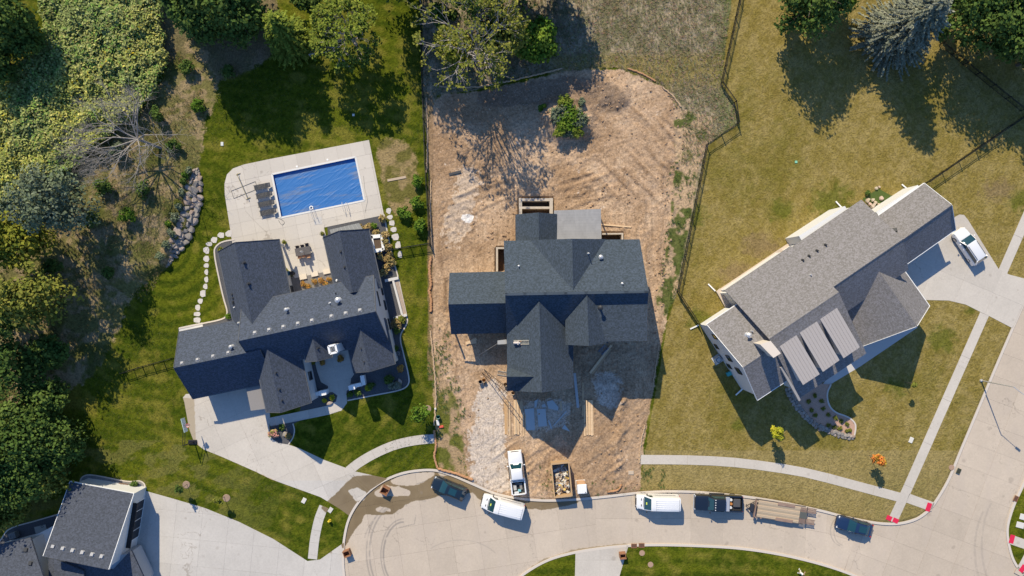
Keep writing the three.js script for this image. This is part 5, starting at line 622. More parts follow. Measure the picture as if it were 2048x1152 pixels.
tree('broadleaf_tree', 'bright green round tree at the top edge of the dirt', 1072, 78, 4.2, 3.2, { pal: 'bright', h: 7, lobes: 46, per: 85 }); tree('broadleaf_tree', 'dark green tree at the top edge over the lot', 955, -5, 8, 3.6, { pal: 'mid', h: 11, lobes: 36 });
tree('broadleaf_tree', 'low green tree left of the white limbed tree', 885, 30, 4, 1.8, { pal: 'mid', h: 6, lobes: 22 });
// young trees
for (const [x, y, hc, r, p, l, n] of [[1552, 866, 2.7, 0.85, 'lemon', 'young tree with yellow leaves on the dry lawn', 14], [1757, 919, 2.4, 0.85, 'orange', 'young tree with orange leaves on the dry lawn', 13], [841, 828, 2.4, 1.35, 'bright', 'small bright green tree beside the white house lawn edge', 24], [361, 976, 2.0, 0.62, 'mid', 'thin sapling in a mulch ring nearer the corner house', 8], [437, 1002, 2.0, 0.5, 'olive', 'thin sapling in a mulch ring nearer the street', 6], [1826, 768, 2.2, 0.5, 'olive', 'thin brown sapling beside the shade on the dry lawn', 3]]) tree('young_tree', l, x, y, hc, r, { pal: p, h: hc + r * 1.1, lobes: n, per: 34, leaf: 0.24, th: 0.035, limbs: 5 });
for (const [x, y, l] of [[372.5, 969.5, 'mulch ring around the sapling nearer the corner house'], [453, 996, 'mulch ring around the sapling nearer the street'], [855, 818, 'mulch ring around the small bright green tree']]) struct('mulch_ring', new THREE.CylinderGeometry(0.45, 0.5, 0.06, 16).translate(0, 0.03, 0).translate(...Object.values(W(x, y))), M({ color: [0.30, 0.21, 0.15] }), l);
// shrubs
for (const [i, [x, y, r, p]] of [[375, 135, 1.0, 'mid'], [457, 143, 1.0, 'mid'], [396, 212, 0.95, 'bright'], [349, 294, 1.0, 'mid'], [215, 376, 1.25, 'mid'], [296, 380, 1.15, 'mid'], [265, 434, 1.2, 'bright'], [193, 443, 1.15, 'mid'], [226, 548, 0.9, 'mid'], [112, 537, 1.5, 'mid'], [322, 232, 1.1, 'mid'], [246, 305, 1.2, 'silver']].sort((a, b) => a[1] - b[1]).entries()) shrub('round_shrub', ORD[i] + ' round green shrub from the top on the brown hillside', x, y, r, p, 'shrubs planted on the hillside');
[[834, 362, 0.8], [835, 406, 0.85], [806, 426, 0.95], [839, 451, 0.95]].forEach(([x, y, r], i) => shrub('round_shrub', ['topmost bright shrub along the fence east of the pool', 'second bright shrub along the fence east of the pool', 'bright shrub beside the stepping stones east of the pool', 'lowest bright shrub along the fence east of the pool'][i], x, y, r, 'bright', 'shrubs along the lot fence'));
for (const [i, [x, y, r, p]] of [[381, 343, 0.45, 'silver'], [373, 366, 0.5, 'mid'], [371, 386, 0.5, 'silver'], [363, 405, 0.5, 'olive'], [364, 415, 0.55, 'silver'], [356, 437, 0.7, 'silver'], [349, 467, 0.6, 'silver'], [343, 450, 0.4, 'bright'], [338, 490, 0.55, 'silver'], [327, 512, 0.6, 'silver'], [375, 352, 0.4, 'bright']].sort((a, b) => a[1] - b[1]).entries()) shrub('low_plant', ORD[i] + ' low bluish plant from the top behind the boulder wall', x, y, r, p, 'plants behind the boulder wall', { category: 'plant', per: 26 });
for (const [x, y, r, p, l] of [[548, 867, 0.75, 'pink', 'shrub with pink blossoms at the driveway corner'], [577, 872, 0.35, 'straw', 'small tan plant at the driveway corner'], [563, 855, 0.35, 'mid', 'small green plant at the driveway corner'], [748, 494 - 42, 0.42, 'bright', 'trimmed round green bush in the gravel above the planter'], [735, 777, 0.32, 'lemon', 'bright lime plant along the bed edge of the front court'], [665, 796, 0.35, 'lemon', 'bright lime plant right of the front walk wall'], [649, 800, 0.3, 'lemon', 'bright lime plant beside the front gable'], [716, 786, 0.4, 'mid', 'dark green plant left of the lime plant in the front bed'], [700, 788, 0.35, 'mid', 'dark green plant at the court opening'], [742, 770, 0.5, 'mid', 'dark bush in the middle of the front bed'], [778, 758, 0.7, 'mid', 'large dark bush in the front bed'], [801, 738, 0.5, 'rust', 'reddish bush in the shade of the east bed'], [790, 700, 0.6, 'mid', 'dark shrub beside the east gable'], [793, 648, 0.75, 'straw', 'tan ornamental grass at the bend of the east bed'], [802, 640, 0.5, 'olive', 'olive plant at the bend of the east bed'], [793, 662, 0.5, 'mid', 'green plant below the tan grass of the east bed'], [645, 725, 0.35, 'rust', 'red plant left of the front door'], [681, 717, 0.38, 'rust', 'red plant right of the front door'], [457, 633, 0.35, 'bright', 'small green bush at the garage corner'], [440, 500, 0.3, 'olive', 'small plant at the top of the west bed'], [1735, 386, 0.3, 'mid', 'weed beside the boulders behind the grey roofed house'], [268, 964 + 4, 0.55, 'mid', 'round shrub at the corner of the bottom left house']]) shrub('garden_plant', l, x, y, r, p, undefined, { category: 'plant', per: 30 });
for (const [i, [x, y, r]] of [[722, 455, 0.4], [733, 455, 0.45], [741, 452, 0.4], [752, 465, 0.4], [765, 438, 0.5], [770, 470, 0.6], [768, 485, 0.55], [775, 495, 0.5], [762, 512, 0.6], [775, 517, 0.6], [783, 525, 0.6], [773, 535, 0.6], [768, 545, 0.5], [760, 548, 0.45], [780, 510, 0.5]].sort((a, b) => a[1] - b[1]).entries()) shrub('ornamental_grass', ORD[i] + ' tan ornamental grass from the top in the east gravel bed', x, y, r, 'straw', 'tan grasses of the east bed', { category: 'grass', per: 26 });
for (const [i, [x, y, r]] of [[606, 567, 0.35], [629, 563, 0.4], [642, 561, 0.4], [659, 558, 0.35], [616, 573, 0.4], [651, 567, 0.35]].sort((a, b) => a[0] - b[0]).entries()) shrub('rust_plant', ORD[i] + ' rust coloured plant from the left in the courtyard gravel', x, y, r, 'rust', 'plants in the courtyard gravel', { category: 'plant', per: 26, leaf: 0.13 });
for (const [i, [x, y]] of [[1629, 791], [1617, 803], [1643, 802], [1647, 817], [1622, 820], [1630, 830], [1657, 829], [1671, 836], [1683, 842], [1694, 848], [1657, 851], [1668, 854], [1680, 857], [1694, 862], [1700, 860]].sort((a, b) => a[1] - b[1]).entries()) shrub('young_shrub', ORD[i] + ' small young shrub from the house in the pinkish mulch bed', x, y, 0.28, 'olive', 'young shrubs in the mulch bed', { per: 16, leaf: 0.11 });
// weeds on the dirt mound, scattered weed tufts, meadow tufts
{ const L = new Leaves(), o = G(1135, 235); for (const [cx, cy, r] of [[1118, 228, 1.6], [1140, 232, 2.0], [1160, 240, 1.5], [1128, 250, 1.3], [1155, 258, 1.1], [1138, 268, 1.1], [1120, 262, 0.9], [1130, 205, 1.1], [1165, 205, 0.6], [1085, 215, 0.5]]) { const c = G(cx, cy); lobes(L, c.x - o.x, c.y - o.y + 0.35, c.z - o.z, r, 0.55, r, Math.round(9 * r), 60, 0.22, PAL[rnd() < 0.3 ? 'silver' : rnd() < 0.4 ? 'conifer' : 'bright']); } const m = single('weed_clump', L.build(), leafMat, 'green weeds covering the dirt mound', 'weeds', o); m.userData.kind = 'stuff'; }
{ const blade = new THREE.BufferGeometry(); const pv = [], nv = []; for (let i = 0; i < 7; i++) { const a = i * 0.9 + 0.2, l = 0.16 + 0.05 * (i % 3), w = 0.022, c = Math.cos(a), s = Math.sin(a); pv.push(s * w, 0, -c * w, -s * w, 0, c * w, c * l, 0.26 + 0.03 * (i % 2), s * l); for (let k = 0; k < 3; k++) nv.push(-c * 0.5, 0.85, -s * 0.5); } blade.setAttribute('position', new THREE.Float32BufferAttribute(pv, 3)); blade.setAttribute('normal', new THREE.Float32BufferAttribute(nv, 3));
  const bm = M({ color: 0xffffff, roughness: 0.9, side: THREE.DoubleSide });
  const scatter = (name, label, n, fn) => { const spots = []; for (let i = 0; i < n * 6 && spots.length < n; i++) { const s = fn(); if (s) spots.push(s); } const im = new THREE.InstancedMesh(blade, bm, spots.length), m4 = new THREE.Matrix4(), q = new THREE.Quaternion(), c = new THREE.Color(); spots.forEach(([px, py, k, col], i) => { const p = W(px, py); p.y = groundY(p.x, p.z) - 0.01; q.setFromAxisAngle(V(0, 1, 0), rr(0, 6.28)); m4.compose(p, q, V(k, k * rr(0.7, 1.3), k)); im.setMatrixAt(i, m4); im.setColorAt(i, c.setRGB(...col)); }); shadow(im); im.name = numbered(name); tag(im, label, 'grass', undefined, 'stuff'); scene.add(im); };
  scatter('meadow_grass', 'rough dry grass of the meadow', 18000, () => { const px = rr(845, 1480), py = rr(-60, 330); if (!inPoly(px, py, meadowPoly) && !(px < 872 && py < 190)) return; const m = fbm(px * 0.05, py * 0.05, 3); if (m < 0.38 && rnd() < 0.6) return; return [px, py, rr(0.4, 1.0), rnd() < 0.75 ? [rr(0.24, 0.38), rr(0.20, 0.30), rr(0.11, 0.18)] : [rr(0.11, 0.16), rr(0.115, 0.15), 0.045]]; });
  scatter('bank_grass', 'patchy grass on the brown hillside', 9000, () => { const px = rr(-60, 420), py = rr(100, 820); if (sdist(px, py, hillPoly) < 4) return; if (fbm(px * 0.04 + 5, py * 0.04, 3) < 0.45) return; return [px, py, rr(0.4, 1.0), rnd() < 0.5 ? [rr(0.2, 0.28), rr(0.16, 0.2), 0.07] : [0.085, 0.095, 0.025]]; });
  scatter('weeds', 'weeds along the edges of the dirt lot', 3200, () => { const px = rr(855, 1420), py = rr(290, 1000); const d = sdist(px, py, dirtPoly); const e = inPoly(px, py, [[1335, 330], [1400, 300], [1385, 430], [1352, 590], [1322, 650], [1310, 600], [1330, 470]]) || (px < 930 && py > 650 && d < 40 && d > -12) || (px > 1075 && px < 1110 && py > 930 && py < 1000 && rnd() < 0.6) || (px > 1180 && px < 1270 && py > 960 && py < 992 && rnd() < 0.5) || (px > 1282 && px < 1330 && py > 935 && py < 978); if (!e || fbm(px * 0.09, py * 0.09, 2) < 0.5) return; return [px, py, rr(0.5, 1.3), [rr(0.06, 0.10), rr(0.10, 0.14), 0.025]]; });
  scatter('lawn_grass', 'longer tufts in the green lawn', 9000, () => { const px = rr(170, 860), py = rr(130, 1000); if (sdist(px, py, hillPoly) > -8 || !(px > 770 && py > 440 || px < 350 && py > 640 || py < 300 && px > 420 || px < 640 && py > 890 && py < 1080) || Math.abs(px - 500) < 0) return; if (sdist(px, py, [[366, 780], [560, 760], [690, 930], [780, 955], [700, 1040], [640, 1000], [380, 910]]) > -3 || inPoly(px, py, [[440, 270], [775, 270], [775, 560], [440, 560]]) || inPoly(px, py, [[280, 960], [690, 1085], [690, 1150], [280, 1150]])) return; return [px, py, rr(0.25, 0.5), [rr(0.06, 0.11), rr(0.09, 0.13), 0.018]]; });
}
console.log('plants');

// ------------------------------------------------------------------ fences
function fence(label, line, h = 1.25, step = 2.4, o = {}) { const base = G(...line[0]), t = thing('metal_fence', label, 'fence', base); const pts = line.map(p => G(...p)); const pk = []; let first = true;
  for (let i = 0; i + 1 < pts.length; i++) { const a = pts[i], b = pts[i + 1], L = hv(a).distanceTo(hv(b)), n = Math.max(1, Math.round(L / step)); for (let k = first ? 0 : 1; k <= n; k++) { const p = lerp(a, b, k / n); p.y = groundY(p.x, p.z); wpart(t, 'post', cat([box(p.x, p.y + h / 2, p.z, 0.075, h + 0.1, 0.075), box(p.x, p.y + h + 0.07, p.z, 0.1, 0.04, 0.1)]), blackMetal); } first = false;
    for (const y of [h - 0.03, h - 0.22, 0.12]) for (let k = 0; k < n; k++) { const p = lerp(a, b, k / n), q = lerp(a, b, (k + 1) / n); p.y = groundY(p.x, p.z) + y; q.y = groundY(q.x, q.z) + y; wpart(t, 'rail', bar(p, q, 0.045, 0.045), blackMetal); }
    const m = Math.round(L / 0.125); for (let k = 0; k < m; k++) { const p = lerp(a, b, (k + 0.5) / m), y = groundY(p.x, p.z); pk.push(box(p.x, y + h / 2, p.z, 0.018, h - 0.08, 0.018)); } }
  const m = wpart(t, 'pickets', cat(pk), blackMetal); m.userData.kind = 'stuff'; return t; }
fence('black metal fence between the dirt lot and the dry lawn', [[1484, -60], [1478, 0], [1441, 168], [1468, 206], [1474, 248], [1412, 290], [1354, 583], [1396, 648]]);
fence('black metal fence behind the grey roofed house running to the right edge', [[1850, 366], [2050, 230], [2100, 196]]);
fence('black fence in the shade of the trees at top right', [[1878, 90], [1950, 150], [2040, 222]]);
fence('dark boundary fence between the pool lawn and the dirt lot', [[840, -60], [845, 150], [851, 330], [861, 492]], 1.2, 2.6);
fence('black fence with gate from the white house to the lot boundary', [[768, 503], [800, 497], [861, 487]], 1.2, 1.3);
fence('black fence and gate left of the garage', [[250, 745], [285, 733], [348, 716]], 1.2, 1.35);
// ------------------------------------------------------------------ silt socks round the lot
const sockMat = M({ color: [0.50, 0.27, 0.14], roughness: 1, map: noiseTex(64, (x, y) => 0.7 + 0.4 * hsh(x >> 1, y >> 1)) }), sockPale = M({ color: [0.46, 0.33, 0.21], roughness: 1 });
function sock(label, line, r = 0.13, mat = sockMat) { const b = G(...line[0]); const raw = smoothLine(gxz(line), line.length * 14).map(([x, z]) => V(x + rr(-0.05, 0.05), groundY(x, z) + r * 0.75, z + rr(-0.05, 0.05)).sub(b)); const g = new THREE.TubeGeometry(new THREE.CatmullRomCurve3(raw), raw.length * 2, r, 8); single('silt_sock', g, mat, label, 'silt sock', b); }
sock('orange silt sock at the top left corner of the lot', [[866, 172], [880, 173], [896, 175]], 0.10, sockPale); sock('long pale silt sock crossing below the bright round tree', [[905, 176], [960, 173], [1020, 162], [1080, 148], [1125, 137]], 0.11, sockPale);
sock('orange silt sock at the top right of the dirt, upper length', [[1255, 137], [1280, 146], [1310, 162]], 0.11, sockMat); sock('pale silt sock at the top right of the dirt, lower length', [[1325, 175], [1345, 192], [1362, 214]], 0.10, sockPale);
sock('brown silt sock along the boundary fence, top length', [[852, 195], [855, 260], [854, 330], [853, 345]], 0.11, sockPale); sock('silt sock along the boundary beside the pool', [[862, 360], [861, 420], [864, 500]], 0.10, sockPale);
sock('thick orange silt sock beside the white house, upper length', [[862, 513], [859, 540], [862, 570], [859, 580]], 0.17); sock('thick orange silt sock beside the white house, lower length', [[858, 580], [862, 600], [862, 624]], 0.17); sock('orange silt sock below the white house side lawn', [[861, 660], [864, 690], [868, 730], [872, 790], [869, 850]], 0.12, sockPale);
sock('orange silt sock winding to the street', [[868, 860], [872, 890], [869, 915], [876, 936]], 0.14); sock('orange silt sock along the kerb at the dark car', [[876, 937], [895, 942], [915, 948], [945, 959]], 0.17); sock('tan silt sock on the right edge of the dirt', [[1290, 850], [1282, 885], [1279, 925]], 0.09, sockPale); sock('curled orange silt sock at the kerb', [[1215, 983], [1232, 981], [1240, 975], [1242, 970]], 0.14);
sock('thin pale silt sock beside the right lawn', [[1318, 690], [1312, 730], [1305, 780]], 0.07, sockPale);

// ------------------------------------------------------------------ stones
const stoneGeos = []; for (let k = 0; k < 8; k++) { const g = new THREE.IcosahedronGeometry(0.5, 1), p = g.attributes.position; for (let i = 0; i < p.count; i++) { const v = V(p.getX(i), p.getY(i), p.getZ(i)); const n = 0.78 + 0.5 * fbm(v.x * 2.2 + k * 9, v.z * 2.2 + v.y * 3.1 + k, 2); v.multiplyScalar(n); const a = k * 1.3; for (const [nx, ny, nz, d] of [[Math.cos(a), 0.2, Math.sin(a), 0.4], [-Math.sin(a), 0.1, Math.cos(a), 0.38], [-Math.cos(a + 0.4), 0.15, -Math.sin(a + 0.4), 0.42], [Math.sin(a - 0.5), 0.3, -Math.cos(a - 0.5), 0.36], [0.15, 1, 0.1 - 0.03 * k, 0.33]]) { const l = Math.hypot(nx, ny, nz), e = (v.x * nx + v.y * ny + v.z * nz) / l - d; if (e > 0) { v.x -= e * nx / l; v.y -= e * ny / l; v.z -= e * nz / l; } } p.setXYZ(i, v.x, v.y, v.z); } const q = toCreasedNormals(g, 0.35); stoneGeos.push(q); }
function stone(parent, x, y, z, sx, sy, sz) { const m = part(parent, 'stone', stoneGeos[Math.floor(rnd() * 8)], stoneMats[Math.floor(rnd() * 5)]); m.position.set(x, y, z); m.scale.set(sx, sy, sz); m.rotation.set(rr(-0.15, 0.15), rr(0, 6.28), rr(-0.15, 0.15)); return m; }
function stoneWall(name, label, line, rows, size, rise, y0, o = {}) { const c = G(...line[0]), t = thing(name, label, 'stone wall', V(c.x, 0, c.z)); const l = smoothLine(gxz(line), 600); for (let r = 0; r < rows; r++) { let acc = rr(0, size), i = 1; for (; i < l.length; i++) { acc += Math.hypot(l[i][0] - l[i - 1][0], l[i][1] - l[i - 1][1]); const f = i / l.length; const w = o.taper ? Math.min(1, ss(0, o.taper, f) * 0.65 + 0.35) * Math.min(1, ss(0, o.taper, 1 - f) * 0.65 + 0.35) : 1; const sz = size * w * rr(0.78, 1.15); if (acc < sz * 0.82) continue; acc = rr(-0.25, 0.15) * sz; const dx = l[i][0] - l[i - 1][0], dz = l[i][1] - l[i - 1][1], d = Math.hypot(dx, dz), off = ((r - (rows - 1) / 2) * size * 0.62 + rr(-0.14, 0.14) * size) * w * (o.side ?? 1); const sx = sz * rr(1.15, 1.75); stone(t, l[i][0] + dz / d * off - c.x, y0 + r * rise * w + sz * 0.22, l[i][1] - dx / d * off - c.z, sx, sz * 0.95, sz * rr(1.0, 1.25)); } } return t; }
stoneWall('boulder_wall', 'curved retaining wall of grey and pink boulders beside the lawn', [[331, 531], [344, 510], [357, 488], [371, 462], [382, 434], [388, 405], [392, 378], [393, 355], [394, 338]], 3, 1.02, 0.26, 0.0, { taper: 0.3, side: 1 });
stoneWall('stone_border', 'low border of stacked stones around the pinkish mulch bed', [[1574, 776], [1583, 795], [1594, 812], [1610, 832], [1630, 848], [1655, 861], [1682, 870], [1706, 875]], 2, 0.52, 0.12, -0.05, { side: 1 });
{ const st = [[458, 467, 14, 13], [442, 470.5, 14, 11], [428.5, 480, 13, 12], [418, 488, 13, 9], [413, 500.6, 12, 14], [413, 517.8, 12, 13], [413, 531, 11, 9], [413, 544.5, 8, 12], [412.8, 559, 8, 12], [411, 573, 9, 11], [406, 587, 11, 15], [401, 602, 10, 11], [396, 615, 10, 12], [394.7, 628, 13, 9], [394.7, 640, 14, 11]];
  const st2 = [[777.5, 422, 10, 12], [780, 434.5, 12, 9], [784, 446, 11, 11], [787, 459, 12, 11], [790.5, 474, 15, 13], [796, 491, 11, 16], [800, 509, 9, 14]]; const flag = M({ color: [0.60, 0.56, 0.52], map: noiseTex(64, (x, y) => 0.8 + 0.25 * fbm(x * 0.1, y * 0.1, 3)) });
  for (const [L, lab] of [[st, 'curving path of pale stepping stones west of the white house'], [st2, 'short path of pale stepping stones east of the pool']]) { const o = W(L[0][0], L[0][1]), base = new THREE.Group(); base.name = numbered('stepping_stone_path'); base.position.set(o.x, 0, o.z); tag(base, lab, undefined, undefined, 'structure'); scene.add(base); for (const [x, y, w, h] of L) { const c = W(x, y), n = 7, P = []; for (let k = 0; k < n; k++) { const a = k / n * 6.283 + rr(-0.2, 0.2), q = 1 / Math.max(Math.abs(Math.cos(a)), Math.abs(Math.sin(a))); P.push(V(c.x + Math.cos(a) * w / 2 / S * Math.min(q, 1.22) * rr(0.9, 1.05), 0.05, c.z + Math.sin(a) * h / 2 / S * Math.min(q, 1.22) * rr(0.9, 1.05))); } wpart(base, 'stone', slab(P, 0.12), flag); } }
  for (const [i, [x, y, s]] of [[1734, 402, 0.55], [1739, 408, 0.5], [1745, 400, 0.5], [1750, 405, 0.5], [1744, 413, 0.6], [1752, 419, 0.5], [1757, 409, 0.4], [1762, 397, 0.6], [1737, 399, 0.4], [1748, 409, 0.45], [1752, 377, 0.45], [1758, 374, 0.35]].sort((a, b) => a[0] - b[0]).entries()) { const c = W(x, y), m = single('boulder', stoneGeos[Math.floor(rnd() * 8)], M({ color: [rr(0.45, 0.55), rr(0.38, 0.44), rr(0.28, 0.32)] }), ORD[i] + ' tan boulder from the left in the grass nook', 'boulder', V(c.x, s * 0.25, c.z), rr(0, 6), 'boulders in the grass nook'); m.scale.setScalar(s); } 
  const lr = (x, y, sx, sz, l, mat) => { const c = W(x, y); const m = single('boulder', stoneGeos[3], mat, l, 'boulder', V(c.x, 0.14, c.z), 0.3); m.scale.set(sx, 0.6, sz); }; lr(800, 763, 0.5, 0.95, 'upright tan boulder in the front bed', stoneMats[2]); lr(660, 806, 0.8, 0.6, 'tan boulder at the front walk', stoneMats[2]); lr(571, 868, 0.7, 0.8, 'pale boulder at the driveway corner', stoneMats[0]); for (const [x, y, l] of [[782, 772, 'white flowering clump left in the front bed'], [795, 770, 'white flowering clump right in the front bed']]) shrub('flower_clump', l, x, y, 0.5, 'blue', undefined, { category: 'plant', per: 20 }); }
// clods and rubble on the dirt: uncountable
{ const g = new THREE.IcosahedronGeometry(0.5, 0), cm = M({ color: 0xffffff, roughness: 1 }), N = 1300, im = new THREE.InstancedMesh(g, cm, N), m4 = new THREE.Matrix4(), q = new THREE.Quaternion(), c = new THREE.Color(); let n = 0; for (let i = 0; i < 60000 && n < N; i++) { const px = rr(860, 1375), py = rr(140, 990); if (sdist(px, py, dirtPoly) < 4) continue; const dm = Math.min(Math.hypot(px - 1135, (py - 240) * 1.1) / 75, Math.hypot(px - 1225, py - 185) / 55, Math.hypot(px - 925, py - 260) / 40, Math.hypot((px - 1248 + (py - 780) * 0.11) * 3, (py - 850) * 0.4) / 50, Math.hypot(px - 1220, (py - 395) * 2) / 50, Math.hypot(px - 1010, (py - 460) * 1.2) / 40, Math.hypot((px - 1345 + (py - 300) * 0.1) * 4, 0) / 60); if (rnd() > Math.exp(-dm * dm * 1.2) + 0.03) continue; const p = W(px, py); p.y = groundY(p.x, p.z); if (p.y < -0.3) continue; const s = Math.pow(rnd(), 3.2) * 0.34 + 0.05; q.setFromEuler(new THREE.Euler(rr(0, 6), rr(0, 6), rr(0, 6))); m4.compose(p, q, V(s * rr(0.8, 1.5), s * 0.8, s)); im.setMatrixAt(n, m4); const k = rr(0.7, 1.2); im.setColorAt(n, c.setRGB(0.36 * k, 0.24 * k, 0.15 * k)); n++; } im.count = n; shadow(im); im.name = 'dirt_clods'; tag(im, 'clods of earth scattered over the dirt lot', 'clods', undefined, 'stuff'); scene.add(im); }

// ------------------------------------------------------------------ pool and patio
{ const P = gxz(poolR), t = thing('swimming_pool', 'rectangular pool under a wrinkled bright blue cover', 'pool', V(P[0][0], 0, P[0][1])); const coping = M({ color: [0.66, 0.65, 0.63] }), blueWall = M({ color: [0.03, 0.16, 0.42], roughness: 0.4 });
  for (let i = 0; i < 4; i++) { const a = P[i], b = P[(i + 1) % 4]; wpart(t, 'coping', bar(V(a[0], 0.03, a[1]), V(b[0], 0.03, b[1]), 0.22, 0.07), coping); wpart(t, 'wall', bar(V(a[0], -0.55, a[1]), V(b[0], -0.55, b[1]), 0.16, 1.08), blueWall); }
  const nu = 170, nv = 90, pos = [], idx = [], uv = []; const q = (u, v) => { const x = (P[0][0] * (1 - u) + P[1][0] * u) * (1 - v) + (P[3][0] * (1 - u) + P[2][0] * u) * v, z = (P[0][1] * (1 - u) + P[1][1] * u) * (1 - v) + (P[3][1] * (1 - u) + P[2][1] * u) * v; return [x, z]; };
  for (let j = 0; j <= nv; j++) for (let i = 0; i <= nu; i++) { const u = 0.008 + 0.984 * i / nu, v = 0.012 + 0.976 * j / nv, [x, z] = q(u, v); const d = (u * 10.97 * 0.75 + v * 5.5 * 1.5) + 1.3 * fbm(x * 0.5, z * 0.5, 3), e = (v * 5.5 + u * 10.97 * 0.12) + 0.9 * fbm(x * 0.4 + 9, z * 0.6, 2); const w1 = Math.pow(1 - Math.abs(2 * vn(d * 3.2, (u * 11 - v * 4) * 0.22) - 1), 5), w2 = Math.pow(1 - Math.abs(2 * vn(e * 1.3 + 5, u * 11 * 0.14) - 1), 9); pos.push(x, -0.30 + 0.022 * w1 * (0.35 + fbm(x * 0.6, z * 0.6, 2)) + 0.014 * w2, z); uv.push(u * 10.97, v * 5.5); if (i < nu && j < nv) { const a = j * (nu + 1) + i; idx.push(a, a + nu + 1, a + 1, a + 1, a + nu + 1, a + nu + 2); } }
  const g = new THREE.BufferGeometry(); g.setAttribute('position', new THREE.Float32BufferAttribute(pos, 3)); g.setAttribute('uv', new THREE.Float32BufferAttribute(uv, 2)); g.setIndex(idx); g.computeVertexNormals(); const ct = noiseTex(256, (x, y) => mixc([0.030, 0.150, 0.42], [0.12, 0.19, 0.34], ss(0.55, 0.85, fbm(x * 0.02, y * 0.06, 4) + 0.1 * hsh(x, y))), true); ct.repeat.set(0.09, 0.18); wpart(t, 'cover', g, MP({ color: 0xffffff, map: ct, roughness: 0.42 }), t); }
const loungerMat = M({ color: [0.045, 0.048, 0.055], roughness: 0.8 }), frameMat = M({ color: [0.06, 0.06, 0.065], roughness: 0.5 });
{ const t = thing('sun_lounger', 'dark lounger at the top of the row beside the pool', 'sun lounger', W(524, 374), 0.2); for (let i = 0; i < 9; i++) part(t, 'slat', box(-0.72 + i * 0.15, 0.34, 0, 0.135, 0.03, 0.62), loungerMat); part(t, 'backrest', box(-0.05, 0.36, 0, 0.5, 0.04, 0.62).translate(0, 0, 0).applyMatrix4(new THREE.Matrix4().makeRotationZ(-0.35)).translate(0.78, 0.18, 0), loungerMat); for (const s of [-1, 1]) { part(t, 'side_rail', box(-0.05, 0.33, s * 0.33, 1.7, 0.05, 0.05), frameMat); for (const x of [-0.75, 0.7]) part(t, 'leg', box(x, 0.155, s * 0.33, 0.05, 0.31, 0.05), frameMat); } part(t, 'pillow', rbox(0.95, 0.52, 0, 0.22, 0.08, 0.4, 0.03), M({ color: [0.10, 0.10, 0.11] })); t.userData.group = 'loungers in a row by the pool'; t.scale.set(1.12, 1, 0.92);
  [[528, 391, 'second dark lounger of the row beside the pool'], [532, 408, 'third dark lounger of the row beside the pool'], [536, 425, 'lowest dark lounger of the row beside the pool']].forEach(([x, y, l]) => { const c = copyOf(t, W(x, y), 0.2, l); c.scale.copy(t.scale); c.position.y = 0.03; }); t.position.y = 0.03; }
const yellowTube = M({ color: [0.32, 0.26, 0.12], roughness: 0.5 });
{ const t = thing('cover_reel', 'pool cover reel of thin tubes at the rounded deck corner', 'cover reel', W(488, 372)); const a = W(476, 349), b = W(497, 397); a.y = b.y = 0.42; wpart(t, 'roller', rod(a, b, 0.04), yellowTube); for (const [p, q] of [[W(473, 350), W(481, 346.5)], [W(493, 399), W(501, 395)]]) { p.y = q.y = 0.08; wpart(t, 'foot', bar(p, q, 0.07, 0.08), yellowTube); const m = lerp(p, q, 0.5); wpart(t, 'stand', rod(m, m.clone().setY(0.42), 0.03), yellowTube); } 
  const f = thing('goal_frame', 'thin dark folding frame lying beside the loungers', 'frame', W(487, 383)); const P = [[463, 382], [468, 397], [515, 378], [511, 363]].map(p => W(...p).setY(0.06)); for (const [i, j] of [[0, 1], [1, 2], [2, 3], [3, 0]]) wpart(f, 'tube', rod(P[i], P[j], 0.022), frameMat); }
{ const t = thing('pool_stair_rail', 'grey rail stand at the lower edge of the pool', 'pool rail', W(628, 437)); for (const [a, b] of [[[622, 418], [629, 441]], [[628, 416], [636, 438]]]) { const p = W(...a), q = W(...b), m = lerp(p, q, 0.5); p.y = -0.15; q.y = 0.03; m.y = 0.75; const c = new THREE.CatmullRomCurve3([p, p.clone().setY(0.6), m, q.clone().setY(0.5), q]); wpart(t, 'rail', new THREE.TubeGeometry(c, 20, 0.025, 6), galv); } wpart(t, 'base_plate', slab(pg([[627, 436], [643, 433], [645, 448], [629, 450]], 0.05), 0.03), M({ color: [0.5, 0.48, 0.46] })); wpart(t, 'float', new THREE.TorusGeometry(0.2, 0.08, 6, 14).rotateX(Math.PI / 2).translate(W(622, 415.5).x, -0.15, W(622, 415.5).z), whiteTrim);
  const l = thing('pool_ladder', 'thin grab rails of the pool ladder', 'pool ladder', W(690, 416)); for (const x of [686, 694]) { const p = W(x, 406), q = W(x + 4, 424); p.y = -0.2; q.y = 0.03; wpart(l, 'rail', new THREE.TubeGeometry(new THREE.CatmullRomCurve3([p, p.clone().setY(0.7), lerp(p, q, 0.5).setY(0.85), q.clone().setY(0.6), q]), 16, 0.022, 6), galv); } }
for (const [x, y, l] of [[594, 333, 'left white skimmer lid on the pool deck'], [655, 319.5, 'right white skimmer lid on the pool deck']]) single('skimmer_lid', cyl(0, 0, 0, 0.13, 0.12, 0.02, 14), whiteTrim, l, 'lid', W(x, y).setY(0.03));
